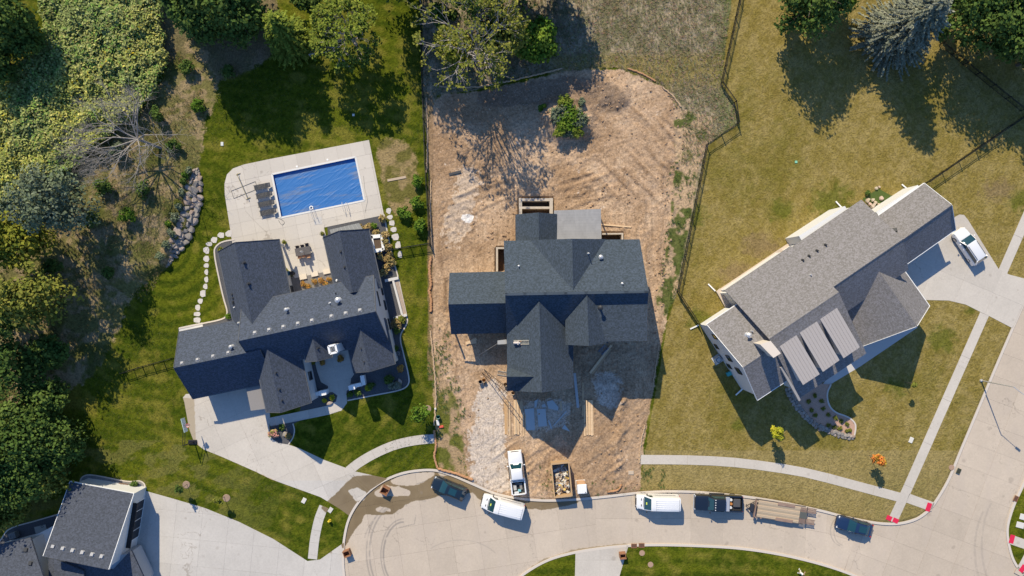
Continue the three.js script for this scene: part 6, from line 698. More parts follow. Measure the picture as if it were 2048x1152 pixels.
{ const t = thing('patio_table', 'dark rectangular dining table on the courtyard patio', 'table', W(609, 503).setY(0.03), 0.19); const dk = M({ color: [0.10, 0.09, 0.09], roughness: 0.6 }); for (let i = 0; i < 6; i++) part(t, 'top_plank', box(0, 0.73, -0.42 + i * 0.168, 1.95, 0.035, 0.16), dk); for (const x of [-0.85, 0.85]) for (const z of [-0.42, 0.42]) part(t, 'leg', box(x, 0.355, z, 0.07, 0.71, 0.07), dk);
  const um = thing('closed_umbrella', 'closed parasol standing in the patio table', 'umbrella', W(611, 505).setY(0.03)); part(um, 'pole', cyl(0, 0, 0, 0.025, 0.025, 2.4, 8), greyMetal); part(um, 'canopy', new THREE.LatheGeometry([[0.03, 2.55], [0.10, 2.3], [0.14, 1.7], [0.10, 1.15], [0.04, 1.1]].map(p => new THREE.Vector2(...p)), 12), M({ color: [0.62, 0.61, 0.6] })); part(um, 'base', cyl(0, 0, 0, 0.28, 0.26, 0.08, 16), frameMat);
  const ch = (lab, x, y, turn, seat) => { const c = thing('patio_chair', lab, 'chair', W(x, y).setY(0.03), turn, 'chairs at the patio table'); part(c, 'seat', rbox(0, 0.44, 0, 0.46, 0.05, 0.46, 0.02), seat); part(c, 'backrest', rbox(0, 0.68, -0.22, 0.46, 0.42, 0.05, 0.02), seat); for (const a of [-1, 1]) for (const b of [-1, 1]) part(c, 'leg', box(a * 0.19, 0.21, b * 0.19, 0.035, 0.42, 0.035), frameMat); }; const brown = M({ color: [0.13, 0.095, 0.08] }), tan = M({ color: [0.50, 0.30, 0.17] });
  ch('brown chair left behind the patio table', 597, 496, 0.19, brown); ch('brown chair in the middle behind the patio table', 607, 494, 0.19, brown); ch('brown chair right behind the patio table', 616, 491, 0.19, brown); ch('tan chair left before the patio table', 601, 514, 3.33, tan); ch('tan chair in the middle before the patio table', 610, 512, 3.33, tan); ch('tan chair right before the patio table', 619, 513, 3.33, tan);
  for (const [x, y, l] of [[607, 554, 'left square paver in the courtyard gravel'], [630, 548, 'middle square paver in the courtyard gravel'], [654, 543, 'right square paver in the courtyard gravel']]) single('square_paver', box(0, 0.1, 0, 0.9, 0.2, 0.6), M({ color: [0.66, 0.58, 0.48] }), l, 'paver', W(x, y).setY(0.02), 0.2);
  const gr = thing('covered_grill', 'blue and dark grill against the courtyard wall', 'grill', W(579, 547).setY(0.03), 0.2); part(gr, 'body', rbox(0, 0.5, 0, 0.5, 0.9, 0.55, 0.08), M({ color: [0.02, 0.10, 0.16] })); part(gr, 'lid', new THREE.SphereGeometry(0.3, 14, 8, 0, 7, 0, 1.6).translate(0.55, 0.75, 0.1), blackMetal); part(gr, 'stand', cyl(0.55, 0, 0.1, 0.2, 0.25, 0.76, 10), blackMetal);
  for (const [x, y, l] of [[571, 485, 'potted plant at the corner of the west wing'], [647, 468, 'potted plant at the corner of the east wing']]) { const p = thing('potted_plant', l, 'plant', W(x, y).setY(0.03)); part(p, 'pot', new THREE.LatheGeometry([[0, 0], [0.16, 0], [0.22, 0.4], [0.19, 0.4], [0.17, 0.34], [0, 0.34]].map(q => new THREE.Vector2(...q)), 12), M({ color: [0.2, 0.15, 0.12] })); const L = new Leaves(); lobes(L, 0, 0.55, 0, 0.3, 0.25, 0.3, 8, 14, 0.13, PAL.olive); part(p, 'foliage', L.build(), leafMat); } }
// hoses and small clutter
{ const hs = (l, pts, mat) => { const b = W(...pts[0]); single('hose', new THREE.TubeGeometry(new THREE.CatmullRomCurve3(pts.map(p => W(...p).setY(0.055).sub(V(b.x, 0, b.z)))), 40, 0.02, 5), mat, l, 'hose', V(b.x, 0, b.z)); }; hs('thin hose looped on the deck below the pool corner', [[553, 436], [560, 438], [566, 441], [569, 445], [565, 450], [561, 447], [557, 440]], frameMat); hs('pale hose along the right side of the pool', [[727, 352], [730, 380], [735, 400], [732, 415], [730, 425]], M({ color: [0.4, 0.38, 0.34] })); }

// ------------------------------------------------------------------ street furniture and yard things
{ const b = W(1962, 761), t = thing('street_lamp', 'tall grey street lamp leaning out of view at the right edge', 'street lamp', b); const h = 6.4, arm = V(2.05, 0.25, 1.62); part(t, 'pole', rod(V(0, 0, 0), V(0, h, 0), 0.09, 0.055, 10), galv); part(t, 'base', cyl(0, 0, 0, 0.2, 0.17, 0.18, 12), galv); const e = V(0, h - 0.1, 0), f = e.clone().add(arm); part(t, 'arm', rod(e, f, 0.045, 0.035, 8), galv); part(t, 'lamp_head', rbox(0, 0, 0, 0.75, 0.14, 0.3, 0.06).rotateY(Math.atan2(-arm.z, arm.x)).translate(f.x, f.y, f.z), greyMetal); }
{ const t = thing('fire_hydrant', 'yellow fire hydrant on the verge by the turning circle', 'fire hydrant', W(660, 1041)); const y = M({ color: [0.62, 0.45, 0.03], roughness: 0.5 }); part(t, 'barrel', new THREE.LatheGeometry([[0, 0], [0.2, 0], [0.2, 0.06], [0.13, 0.08], [0.13, 0.5], [0.17, 0.52], [0.17, 0.56], [0.14, 0.6], [0.08, 0.7], [0.04, 0.76], [0, 0.76]].map(p => new THREE.Vector2(...p)), 14), y); for (const a of [0, 1.57, 3.14]) part(t, 'nozzle', new THREE.CylinderGeometry(0.06, 0.07, 0.14, 10).rotateZ(Math.PI / 2).translate(0.17, 0.4, 0).rotateY(a), y); }
{ const t = thing('basketball_hoop', 'basketball hoop with clear backboard beside the driveway', 'basketball hoop', W(389, 884)); const h = 3.05; part(t, 'pole', rod(V(0, 0, 0), V(-0.25, 2.6, -0.1), 0.08, 0.07, 8), blackMetal); part(t, 'base', rbox(-0.2, 0.1, 0, 1.1, 0.2, 0.6, 0.06), blackMetal); const bc = W(369, 850, 3.1).sub(W(389, 884)); const bd = part(t, 'backboard', rbox(0, 0, 0, 0.06, 1.05, 1.75, 0.02).rotateY(0.25).translate(bc.x, 3.15, bc.z), MP({ color: [0.55, 0.68, 0.62], roughness: 0.15 })); for (const dy of [-0.3, 0.3]) part(t, 'support_arm', rod(V(-0.25, 2.6 + dy, -0.1), V(bc.x - 0.03, 3.15 + dy, bc.z), 0.035), blackMetal); part(t, 'rim', new THREE.TorusGeometry(0.23, 0.02, 6, 18).rotateX(Math.PI / 2).translate(bc.x + 0.36, 3.05, bc.z + 0.08), M({ color: [0.6, 0.04, 0.05] })); part(t, 'net', new THREE.CylinderGeometry(0.22, 0.13, 0.42, 12, 3, true).translate(bc.x + 0.36, 2.84, bc.z + 0.08), new THREE.MeshStandardMaterial({ color: 0xd8c8c8, wireframe: false, side: THREE.DoubleSide, roughness: 1 })); }
{ const t = thing('soccer_goal', 'grey soccer goal with net standing in the shade', 'soccer goal', W(654, 112)); const P = V(-1.85, 0, 0.35), Q = V(1.75, 0, -0.1); const gp = M({ color: [0.45, 0.45, 0.46] }); for (const b of [P, Q]) { part(t, 'post', rod(b, b.clone().setY(1.8), 0.05), gp); part(t, 'back_stay', rod(b.clone().setY(1.8), b.clone().add(V(-0.1, 0, -1.1)), 0.035), gp); } part(t, 'crossbar', rod(P.clone().setY(1.8), Q.clone().setY(1.8), 0.05), gp); part(t, 'ground_bar', rod(P.clone().add(V(-0.1, 0.04, -1.1)), Q.clone().add(V(-0.1, 0.04, -1.1)), 0.04), gp); const ns = []; for (let i = 0; i <= 18; i++) { const a = lerp(P, Q, i / 18); ns.push(rod(a.clone().setY(1.8), a.clone().add(V(-0.1, 0.04, -1.1)), 0.007, 0.007, 3)); } for (let j = 1; j < 8; j++) { const k = j / 8; ns.push(rod(P.clone().add(V(-0.1 * k, 1.8 * (1 - k), -1.1 * k)), Q.clone().add(V(-0.1 * k, 1.8 * (1 - k), -1.1 * k)), 0.007, 0.007, 3)); } const n = part(t, 'net', cat(ns), gp); n.userData.kind = 'stuff'; }
// open topped rusty boxes standing at the street
const rustMat = M({ color: 0xffffff, map: noiseTex(64, (x, y) => mixc([0.36, 0.17, 0.08], [0.20, 0.09, 0.05], fbm(x * 0.1, y * 0.1, 4)), true) });
for (const [x, y, a, s, l] of [[771, 979, -0.5, 0.92, 'open rusty box standing in the wet patch of the turning circle'], [695.5, 1104, 0.35, 0.8, 'open rusty box at the left kerb of the turning circle'], [1244, 1108, 0.1, 0.72, 'open rusty box on the lower driveway']]) { const t = thing('rusty_box', l, 'box', W(x, y).setY(y === 1108 ? 0.03 : -0.1), a); const h = 0.85; for (const q of [-1, 1]) { part(t, 'side_panel', box(q * s / 2, h / 2, 0, 0.08, h, s), rustMat); part(t, 'end_panel', box(0, h / 2, q * (s / 2 - 0.045), s - 0.09, h, 0.08), rustMat); } part(t, 'floor', box(0, 0.05, 0, s - 0.1, 0.05, s - 0.16), rustMat); part(t, 'rim', cat([box(0, h + 0.015, s / 2 - 0.04, s + 0.12, 0.03, 0.12), box(0, h + 0.015, -s / 2 + 0.04, s + 0.12, 0.03, 0.12)]), rustMat); }
for (const [x, y, a, w, d, l, m] of [[1268, 1091.5, 0, 0.75, 0.5, 'left brown storm drain grate at the lower kerb', 0], [1283, 1090.5, 0, 0.75, 0.5, 'right brown storm drain grate at the lower kerb', 0], [1917, 942, 1.15, 0.7, 0.45, 'dark storm drain grate at the left kerb of the side road', 1], [2031.5, 997, 1.15, 0.75, 0.5, 'brown storm drain grate at the right kerb of the side road', 0]]) { const t = thing('drain_grate', l, 'drain', W(x, y).setY(0.032), a); const mt = m ? M({ color: [0.07, 0.08, 0.05] }) : rustMat; part(t, 'frame', cat([box(0, 0.02, d / 2, w, 0.04, 0.06), box(0, 0.02, -d / 2, w, 0.04, 0.06), box(w / 2 - 0.03, 0.02, 0, 0.06, 0.04, d - 0.06), box(-w / 2 + 0.03, 0.02, 0, 0.06, 0.04, d - 0.06)]), mt); part(t, 'pit', box(0, 0.004, 0, w - 0.1, 0.006, d - 0.06), winFrame); for (let i = 0; i < 6; i++) part(t, 'bar', box(-w / 2 + 0.12 + i * (w - 0.24) / 5, 0.025, 0, 0.035, 0.03, d - 0.08), mt); }
const lid = (x, y, w, d, a, col, l) => single('utility_lid', rbox(0, 0.04, 0, w, 0.1, d, 0.03), M({ color: col }), l, 'utility lid', W(x, y), a);
lid(1822, 880, 0.5, 0.75, -0.4, [0.62, 0.6, 0.55], 'white utility lid on the dry lawn beside the sidewalk'); lid(608, 1001, 0.5, 0.7, -0.5, [0.6, 0.58, 0.54], 'pale utility lid beside the driveway sidewalk'); lid(661, 1020, 0.5, 0.7, -0.6, [0.55, 0.53, 0.5], 'pale utility lid above the hydrant'); lid(2040, 1050, 1.0, 0.75, -0.25, [0.6, 0.58, 0.55], 'lower pale utility pad at the right edge'); lid(2047, 1034, 1.0, 0.75, -0.25, [0.6, 0.58, 0.55], 'upper pale utility pad at the right edge'); lid(444.5, 288, 0.35, 0.5, 0, [0.6, 0.62, 0.6], 'small white lid at the lawn edge above the pool deck'); lid(42, 1024, 0.4, 0.6, 0.3, [0.25, 0.5, 0.4], 'pale green utility box on the shaded lawn of the corner house'); lid(707, 230, 0.3, 0.3, 0, [0.65, 0.65, 0.6], 'small white lid on the shaded lawn'); lid(1592, 324, 0.32, 0.32, 0, [0.2, 0.5, 0.35], 'round green lid on the dry lawn'); lid(1262, 945, 0.7, 0.5, 0, [0.5, 0.4, 0.3], 'tan concrete lid at the bottom of the dirt lot');
for (const [x, y, l] of [[1284, 1106, 'upper manhole cover on the lower lawn'], [1301, 1129, 'lower manhole cover on the lower lawn'], [1903, 935 - 0, 'round brown manhole cover beside the side road']]) single('manhole_cover', cat([cyl(0, 0, 0, 0.36, 0.36, 0.05, 20), cyl(0, 0.05, 0, 0.28, 0.28, 0.012, 20)]), M({ color: [0.36, 0.24, 0.17] }), l, 'manhole', W(x - 0, y));
{ const t = thing('air_conditioner', 'grey air conditioner unit beside the west wall', 'air conditioner', W(1434, 719), 0.6); part(t, 'case', rbox(0, 0.42, 0, 0.8, 0.8, 0.8, 0.06), M({ color: [0.5, 0.52, 0.53] })); part(t, 'fan_guard', new THREE.TorusGeometry(0.3, 0.025, 6, 24).rotateX(Math.PI / 2).translate(0, 0.84, 0), blackMetal); for (let i = 0; i < 4; i++) part(t, 'fan_blade', box(0.14, 0.8, 0, 0.24, 0.015, 0.09).rotateY(i * 1.57), blackMetal); part(t, 'pad', box(0, 0.03, 0, 1.1, 0.06, 1.1), M({ color: [0.5, 0.5, 0.5] }));
  const b = thing('toolbox', 'teal box in the shade of the west wall', 'box', W(1456, 747), 0.4); part(b, 'body', rbox(0, 0.25, 0, 0.55, 0.5, 0.45, 0.05), M({ color: [0.05, 0.32, 0.32] })); part(b, 'lid', rbox(0, 0.53, 0, 0.6, 0.08, 0.5, 0.03), M({ color: [0.07, 0.38, 0.38] }));
  const c = thing('grey_cabinet', 'grey machine cabinet in the gravel bed of the corner house', 'cabinet', W(32, 1068), 0.3); part(c, 'case', rbox(0, 0.4, 0, 0.9, 0.8, 0.75, 0.05), M({ color: [0.2, 0.21, 0.21] })); part(c, 'fan_guard', new THREE.TorusGeometry(0.26, 0.03, 6, 20).rotateX(Math.PI / 2).translate(0, 0.83, 0), greyMetal);
  const s = thing('storage_mat', 'pale tray lying in the gravel bed of the corner house', 'tray', W(82, 1058), 0.25); part(s, 'tray', rbox(0, 0.05, 0, 1.5, 0.1, 0.9, 0.04), M({ color: [0.36, 0.35, 0.32] })); part(s, 'handle', new THREE.TorusGeometry(0.15, 0.02, 5, 14).rotateX(Math.PI / 2).translate(0.3, 0.12, -0.3), blackMetal);
  const pl = thing('brown_planter', 'brown planter box on the white landing of the corner house', 'planter', W(249, 970), -0.15); part(pl, 'box', rbox(0, 0.22, 0, 1.2, 0.44, 0.5, 0.03), M({ color: [0.18, 0.12, 0.09] })); const L = new Leaves(); lobes(L, 0, 0.5, 0, 0.55, 0.15, 0.22, 12, 16, 0.12, PAL.rust); part(pl, 'foliage', L.build(), leafMat);
  const ac = thing('condenser_unit', 'dark condenser unit beside the east gable', 'air conditioner', W(797, 706)); part(ac, 'case', rbox(0, 0.35, 0, 0.6, 0.7, 0.6, 0.05), M({ color: [0.08, 0.085, 0.09] })); part(ac, 'fan_guard', new THREE.TorusGeometry(0.2, 0.02, 6, 20).rotateX(Math.PI / 2).translate(0, 0.71, 0), greyMetal); }
console.log('yard');

// ------------------------------------------------------------------ building site
function board(x0, y0, x1, y1, w, th, mat, label, group, lift = 0, name = 'lumber_board', cat_ = 'lumber') { const a = W(x0, y0), b = W(x1, y1), c = lerp(a, b, 0.5), gy = Math.max(groundY(a.x, a.z), groundY(b.x, b.z), groundY(c.x, c.z)); const L = a.distanceTo(b); single(name, box(0, th / 2, 0, w, th, L), mat, label, cat_, V(c.x, gy + lift, c.z), Math.atan2(b.x - a.x, b.z - a.z), group); }
{ const g1 = 'left lumber stack'; let bi = 0; for (const [x, y0, y1, w, m, k] of [[1010, 801, 869, 0.20, 2, 0], [1014, 800, 870, 0.2, 1, 0], [1018.5, 801, 872, 0.16, 0, 0], [1013, 802, 868, 0.2, 2, 0.06], [1021, 830, 876, 0.1, 4, 0.05], [1029, 800, 869, 0.22, 1, 0], [1033, 801, 869, 0.22, 3, 0], [1037, 802, 869, 0.22, 2, 0], [1031, 800, 868, 0.22, 0, 0.07], [1035.5, 800, 869, 0.22, 1, 0.07], [1040, 801, 867, 0.12, 3, 0], [1044, 801, 870, 0.12, 3, 0], [1047.5, 826, 872, 0.1, 3, 0], [1051, 829, 869, 0.08, 3, 0]]) board(x + rr(-0.6, 0.6), y0, x + rr(-0.8, 1.4), y1, w, 0.06, lumberMats[m], ORD[bi++] + ' long board ' + (k ? 'on top ' : '') + 'of the left lumber stack below the front gable', g1, k);
  const g2 = 'right lumber stack'; bi = 0; for (const [x, y0, y1, w, m, k] of [[1166, 765, 832, 0.12, 1, 0], [1169, 800, 872, 0.24, 1, 0], [1173, 800, 870, 0.16, 3, 0], [1177, 800, 869, 0.2, 0, 0], [1181, 801, 870, 0.22, 3, 0], [1184.5, 801, 870, 0.2, 1, 0], [1179, 800, 870, 0.22, 1, 0.07], [1183, 800, 871, 0.24, 3, 0.07]]) board(x, y0, x + rr(-0.5, 1.5), y1, w, 0.06, lumberMats[m], ORD[bi++] + ' long board ' + (k ? 'on top ' : '') + 'of the right lumber stack by the gravel', g2, k);
  const sh = M({ color: [0.42, 0.46, 0.47] }); const sheet = (l, pts, mat = sh, lift = 0.05) => { const c = W(...pts[0]), gy = Math.max(...pts.map(p => { const q = W(...p); return groundY(q.x, q.z); })); single('wallboard', slab(pts.map(p => W(...p).setY(gy + lift).sub(V(c.x, 0, c.z))), 0.04), mat, l, 'sheet', V(c.x, 0, c.z)); };
  sheet('left full sheet of wallboard on the dirt', [[1049.5, 818], [1068, 816], [1070, 859], [1053, 861]]); sheet('right full sheet of wallboard on the dirt', [[1073.5, 818], [1091, 817], [1094, 851.5], [1077, 853.5]]); sheet('torn sheet of wallboard above the full sheets', [[1093, 803], [1105, 800], [1117, 814], [1116, 821], [1097, 817]]); sheet('triangular wallboard offcut on the shaded dirt', [[1129, 849], [1140, 863], [1124, 857]]); sheet('small wallboard scrap left of the torn sheet', [[1083, 810], [1090, 807], [1092, 814], [1085, 815]]); sheet('narrow wallboard scrap between the sheets', [[1069, 802], [1076, 798], [1073, 813], [1069, 816]]); sheet('tan plywood scrap beside the torn sheet', [[1119, 803], [1123, 801], [1124, 820], [1121, 822]], lumberMats[0]);
  board(1107.5, 851, 1133, 822, 0.14, 0.04, sh, 'thin pale board lying diagonal below the front gable'); board(1097, 840, 1103, 857, 0.18, 0.04, sh, 'short pale board lying beside the full sheets'); 
  board(1180, 746, 1223, 690, 0.30, 0.06, lumberMats[3], 'long pale plank leaning diagonal over the shaded dirt'); board(1184, 748, 1222, 697, 0.22, 0.06, lumberMats[4], 'grey plank beside the long diagonal plank'); board(1149, 746, 1156, 815, 0.34, 0.08, M({ color: [0.4, 0.42, 0.43] }), 'long grey plank along the shaded wall'); board(1203, 449, 1262, 454, 0.18, 0.12, lumberMats[3], 'pale beam lying right of the flat porch roof'); board(898, 349, 922, 343, 0.3, 0.12, M({ color: [0.06, 0.06, 0.065] }), 'dark pipe lying on the dirt near the boundary fence', undefined, 0, 'pipe', 'pipe'); board(932, 687, 953, 677.5, 0.35, 0.05, lumberMats[3], 'pale plank on the porch floor, upper'); board(932, 686, 953, 684, 0.35, 0.05, lumberMats[3], 'pale plank on the porch floor, lower', undefined, 0.055);
  board(775, 361, 812, 354, 0.3, 0.08, M({ color: [0.46, 0.36, 0.26] }), 'flat stone strip in the tan grass east of the pool', undefined, 0, 'stone_strip', 'stone'); }
function ladder(label, a, b, w, mat, n, name = 'ladder') { const t = thing(name, label, 'ladder', a), d = b.clone().sub(a), s = hv(d).cross(V(0, 1, 0)).normalize().multiplyScalar(w / 2); for (const k of [-1, 1]) part(t, 'rail', bar(s.clone().multiplyScalar(k), d.clone().addScaledVector(s, k), 0.045, 0.09), mat); for (let i = 0; i < n; i++) { const p = d.clone().multiplyScalar((i + 0.5) / n); part(t, 'rung', rod(p.clone().sub(s), p.clone().add(s), 0.018), mat); } return t; }
const alu = M({ color: [0.55, 0.53, 0.47], roughness: 0.4, metalness: 0.4 });
const pl4 = plane3(W(1014.4, 781.5, 5.0), W(1084, 785, 9.0), W(1078, 596, 9.0));
{ const a = hit(pl4, 1028, 684.5).add(V(0, 0.08, 0)), b = hit(pl4, 1058, 684.5).add(V(0, 0.08, 0)); ladder('short ladder lying on the front gable roof', a, b, 0.45, M({ color: [0.6, 0.56, 0.46] }), 12);
  ladder('dark extension ladder standing against the front gable', G(966, 742), W(1017, 783, 4.3), 0.5, blackMetal, 14); ladder('pale ladder lying on the dirt left of the front gable', G(995, 745, 0.08), G(1013, 748, 0.08), 0.5, alu, 9); ladder('blue step ladder in the shade of the right gable', G(1200, 706, 0.1), G(1213, 692, 0.5), 0.6, M({ color: [0.05, 0.2, 0.4] }), 5);
  const p = thing('plank_staging', 'metal plank staging reaching the porch roof beside the roofer', 'staging', W(1004, 684)); const y = 3.9; wpart(p, 'platform', slab([W(995, 681, y), W(1013, 679, y), W(1013.5, 688, y), W(995, 689, y)], 0.08), alu); for (const [x, z] of [[996, 682], [1012, 681], [996, 688], [1012, 687]]) wpart(p, 'post', rod(W(x, z, 0).setX(W(x, z, y).x).setZ(W(x, z, y).z), W(x, z, y), 0.03), alu); wpart(p, 'brace', rod(W(958, 710, 0).setY(0.2), W(995, 687, 3.8), 0.02), alu); }
for (const [x, y, c, l] of [[961, 763, [0.05, 0.05, 0.055], 'dark bucket on the pale gravel'], [968, 760, [0.55, 0.32, 0.10], 'orange bucket on the pale gravel'], [877, 833, [0.02, 0.22, 0.18], 'green bucket at the left edge of the lot'], [1011, 768, [0.45, 0.32, 0.18], 'tan bucket against the front gable wall'], [1026, 785, [0.5, 0.35, 0.2], 'tan bucket at the corner of the front gable']]) { const t = thing('bucket', l, 'bucket', G(x, y)); part(t, 'pail', new THREE.LatheGeometry([[0, 0.02], [0.19, 0.02], [0.23, 0.62], [0.245, 0.62], [0.2, 0], [0, 0]].map(p => new THREE.Vector2(...p)), 16), M({ color: c, side: THREE.DoubleSide })); part(t, 'handle', new THREE.TorusGeometry(0.23, 0.012, 5, 14, Math.PI).rotateX(0.9).translate(0, 0.6, 0), galv); }
for (const [x, y, w, d, h, c, l] of [[876, 845, 0.35, 0.75, 0.3, [0.65, 0.65, 0.64], 'white carton beside the green bucket'], [883, 853, 0.55, 0.3, 0.2, [0.6, 0.10, 0.06], 'red bag at the left edge of the lot'], [871, 817, 0.25, 0.25, 0.3, [0.65, 0.63, 0.6], 'small white box at the left edge of the lot']]) single('yard_item', rbox(0, h / 2, 0, w, h, d, 0.05), M({ color: c }), l, 'box', G(x, y), 0.2);
{ const b = G(863, 876), t = thing('grey_hatch', 'grey hatch lid beside the sidewalk end', 'hatch', b, 0.1); part(t, 'frame', box(0, 0.05, 0, 0.8, 0.1, 1.0), greyMetal); part(t, 'lid', rbox(0, 0.12, 0, 0.7, 0.05, 0.9, 0.02), M({ color: [0.35, 0.36, 0.38] })); }
// waste container: wooden sides, steel floor, rubble heap
{ const c = W(1121.5, 953), t = thing('waste_container', 'open wooden waste container full of rubble at the kerb', 'waste container', c.setY(0.0), 0.10); const w = 2.2, L = 4.25, h = 1.65, wood = M({ color: [0.50, 0.33, 0.175], map: noiseTex(64, (x, y) => 0.7 + 0.4 * fbm(x * 0.04, y * 0.3, 3)) }), inner = M({ color: [0.28, 0.29, 0.32], roughness: 0.6 });
  for (let k = 0; k < 5; k++) { const y = 0.22 + k * (h - 0.2) / 5 + 0.13; for (const s of [-1, 1]) { part(t, 'side_plank', box(s * w / 2, y, 0, 0.08, 0.275, L), wood); part(t, 'end_plank', box(0, y, s * (L / 2 - 0.04), w - 0.09, 0.275, 0.08), wood); } } for (const s of [-1, 1]) { part(t, 'top_rail', box(s * w / 2, h + 0.06, 0, 0.16, 0.08, L + 0.1), wood); part(t, 'top_rail', box(0, h + 0.06, s * (L / 2 - 0.02), w - 0.17, 0.08, 0.2), wood); part(t, 'liner', box(s * (w / 2 - 0.06), 0.9, 0, 0.03, 1.4, L - 0.2), inner); for (const z of [-1.5, 0, 1.5]) part(t, 'stake', box(s * (w / 2 + 0.09), 0.85, z, 0.09, 1.5, 0.12), wood); } part(t, 'floor', box(0, 0.16, 0, w - 0.1, 0.1, L - 0.1), inner); part(t, 'skid', cat([box(-0.7, 0.055, 0, 0.14, 0.11, L), box(0.7, 0.055, 0, 0.14, 0.11, L)]), inner);
  const gs = [[], [], [], []]; for (let i = 0; i < 230; i++) { const z = rr(-1.7, 1.95), x = rr(-0.9, 0.9), hh = 0.25 + 0.55 * ss(-2, 1.6, z); const k = Math.floor(rnd() * 4); const g = new THREE.BoxGeometry(rr(0.1, 0.55), rr(0.05, 0.16), rr(0.08, 0.3)); g.applyMatrix4(new THREE.Matrix4().makeRotationFromEuler(new THREE.Euler(rr(-0.6, 0.6), rr(0, 6), rr(-0.6, 0.6)))); gs[k].push(g.translate(x, hh * rr(0.6, 1.1) + 0.12, z)); } const d = new THREE.Group(); d.name = 'debris_heap'; d.position.copy(t.position); d.rotation.y = t.rotation.y; tag(d, 'heap of broken wallboard and scrap wood in the waste container', 'debris', undefined, 'stuff'); scene.add(d); [[0.62, 0.58, 0.52], [0.45, 0.38, 0.31], [0.30, 0.20, 0.13], [0.66, 0.45, 0.12]].forEach((cc, i) => part(d, 'debris', cat(i === 3 ? gs[i].slice(0, 14) : gs[i]), M({ color: cc }))); }
{ const c = W(1161, 969), t = thing('portable_toilet', 'portable toilet with white roof beside the waste container', 'portable toilet', c, 0.06); const tan = M({ color: [0.50, 0.29, 0.16] }), wh = M({ color: [0.78, 0.79, 0.8], roughness: 0.4 }); part(t, 'cabin', rbox(0, 1.08, 0, 1.1, 2.06, 1.1, 0.05), tan); part(t, 'roof', rbox(0, 2.18, 0, 1.18, 0.16, 1.18, 0.07), wh); for (let i = 0; i < 5; i++) part(t, 'roof_rib', box(-0.44 + i * 0.22, 2.265, 0, 0.05, 0.03, 1.0), wh); part(t, 'door', rbox(0, 1.05, -0.56, 0.75, 1.85, 0.05, 0.02), M({ color: [0.55, 0.34, 0.2] })); part(t, 'vent_pipe', cyl(0.4, 2.2, 0.4, 0.05, 0.05, 0.3, 8), blackMetal); part(t, 'skid', box(0, 0.04, 0, 1.2, 0.08, 1.2), wh); }

// ------------------------------------------------------------------ vehicles (front towards +x)
const paint = (c, rough = 0.32) => MP({ color: c, roughness: rough, clearcoat: 1, clearcoatRoughness: 0.06, metalness: 0.1 });
const whitePaint = paint([0.80, 0.80, 0.80], 0.4), blackPaint = paint([0.010, 0.014, 0.022], 0.3), bluePaint = paint([0.012, 0.028, 0.075], 0.3), tealBlack = paint([0.010, 0.018, 0.026], 0.3);
const carGlass = MP({ color: [0.012, 0.05, 0.065], roughness: 0.05, clearcoat: 1, clearcoatRoughness: 0.02 }), rubber = M({ color: [0.018, 0.018, 0.018], roughness: 0.9 }), rimMat = M({ color: [0.45, 0.45, 0.46], roughness: 0.35, metalness: 0.7 }), lampMat = MP({ color: [0.75, 0.78, 0.8], roughness: 0.1, clearcoat: 1 }), tailMat = MP({ color: [0.45, 0.01, 0.01], roughness: 0.2, clearcoat: 1 }), plastic = M({ color: [0.025, 0.025, 0.027], roughness: 0.7 });
function loft(sec) { // sections [x, halfWidthBottom, halfWidthTop, y0, y1, shoulder, crown]
  const ring = ([x, wb, wt, y0, y1, r = 0.1, cr = 0.02]) => { const h = y1 - y0; const L = [[-wb * 0.94, y0], [-wb, y0 + h * 0.22], [-(wb * 0.35 + wt * 0.65), y0 + h * 0.62], [-wt, y1 - r], [-wt + r * 0.35, y1 - r * 0.28], [-wt + r, y1], [-wt * 0.4, y1 + cr]]; return [...L, ...L.slice().reverse().map(([a, b]) => [-a, b])].map(([z, y]) => [x, y, z]); };
  const R = sec.map(ring), n = R[0].length, pos = [], idx = []; R.forEach(r => r.forEach(p => pos.push(...p))); for (let i = 0; i + 1 < R.length; i++) for (let j = 0; j < n; j++) { const a = i * n + j, b = i * n + (j + 1) % n, c = a + n, d = b + n; idx.push(a, c, b, b, c, d); } for (let j = 1; j + 1 < n; j++) { idx.push(0, j, j + 1); const o = (R.length - 1) * n; idx.push(o, o + j + 1, o + j); }
  const g = new THREE.BufferGeometry(); g.setAttribute('position', new THREE.Float32BufferAttribute(pos, 3)); g.setIndex(idx); const v = g.toNonIndexed(); v.computeVertexNormals(); const q = toCreasedNormals(v, 0.65); q.setAttribute('uv', new THREE.Float32BufferAttribute(new Float32Array(q.attributes.position.count * 2), 2)); return q; }
// note: loft winding is outward for x running backwards, so sections run from front (+x) to rear (-x)
function wheels(t, xs, half, r = 0.36, w = 0.24) { for (const x of xs) for (const s of [-1, 1]) { const wh = part(t, 'wheel', new THREE.TorusGeometry(r - 0.09, 0.1, 8, 22).scale(1, 1, w / 0.2).translate(x, r, s * (half - w / 2)), rubber); part(wh, 'rim', cat([new THREE.CylinderGeometry(r * 0.66, r * 0.66, w * 0.8, 18).rotateX(Math.PI / 2).translate(x, r, s * (half - w / 2)), ...[0, 1, 2, 3, 4].map(k => box(0, r * 0.33, 0, 0.07, r * 0.6, w * 0.86).rotateZ(k * 1.2566).translate(x, r, s * (half - w / 2)))]), rimMat); } }
function mirrors(t, x, half, y, mat) { for (const s of [-1, 1]) part(t, 'mirror', rbox(x, y, s * (half + 0.12), 0.14, 0.16, 0.22, 0.05), mat); }
function quad(t, name, P, th, mat, parent) { return part(parent ?? t, name, slab(P.map(p => V(...p)), th), mat); }
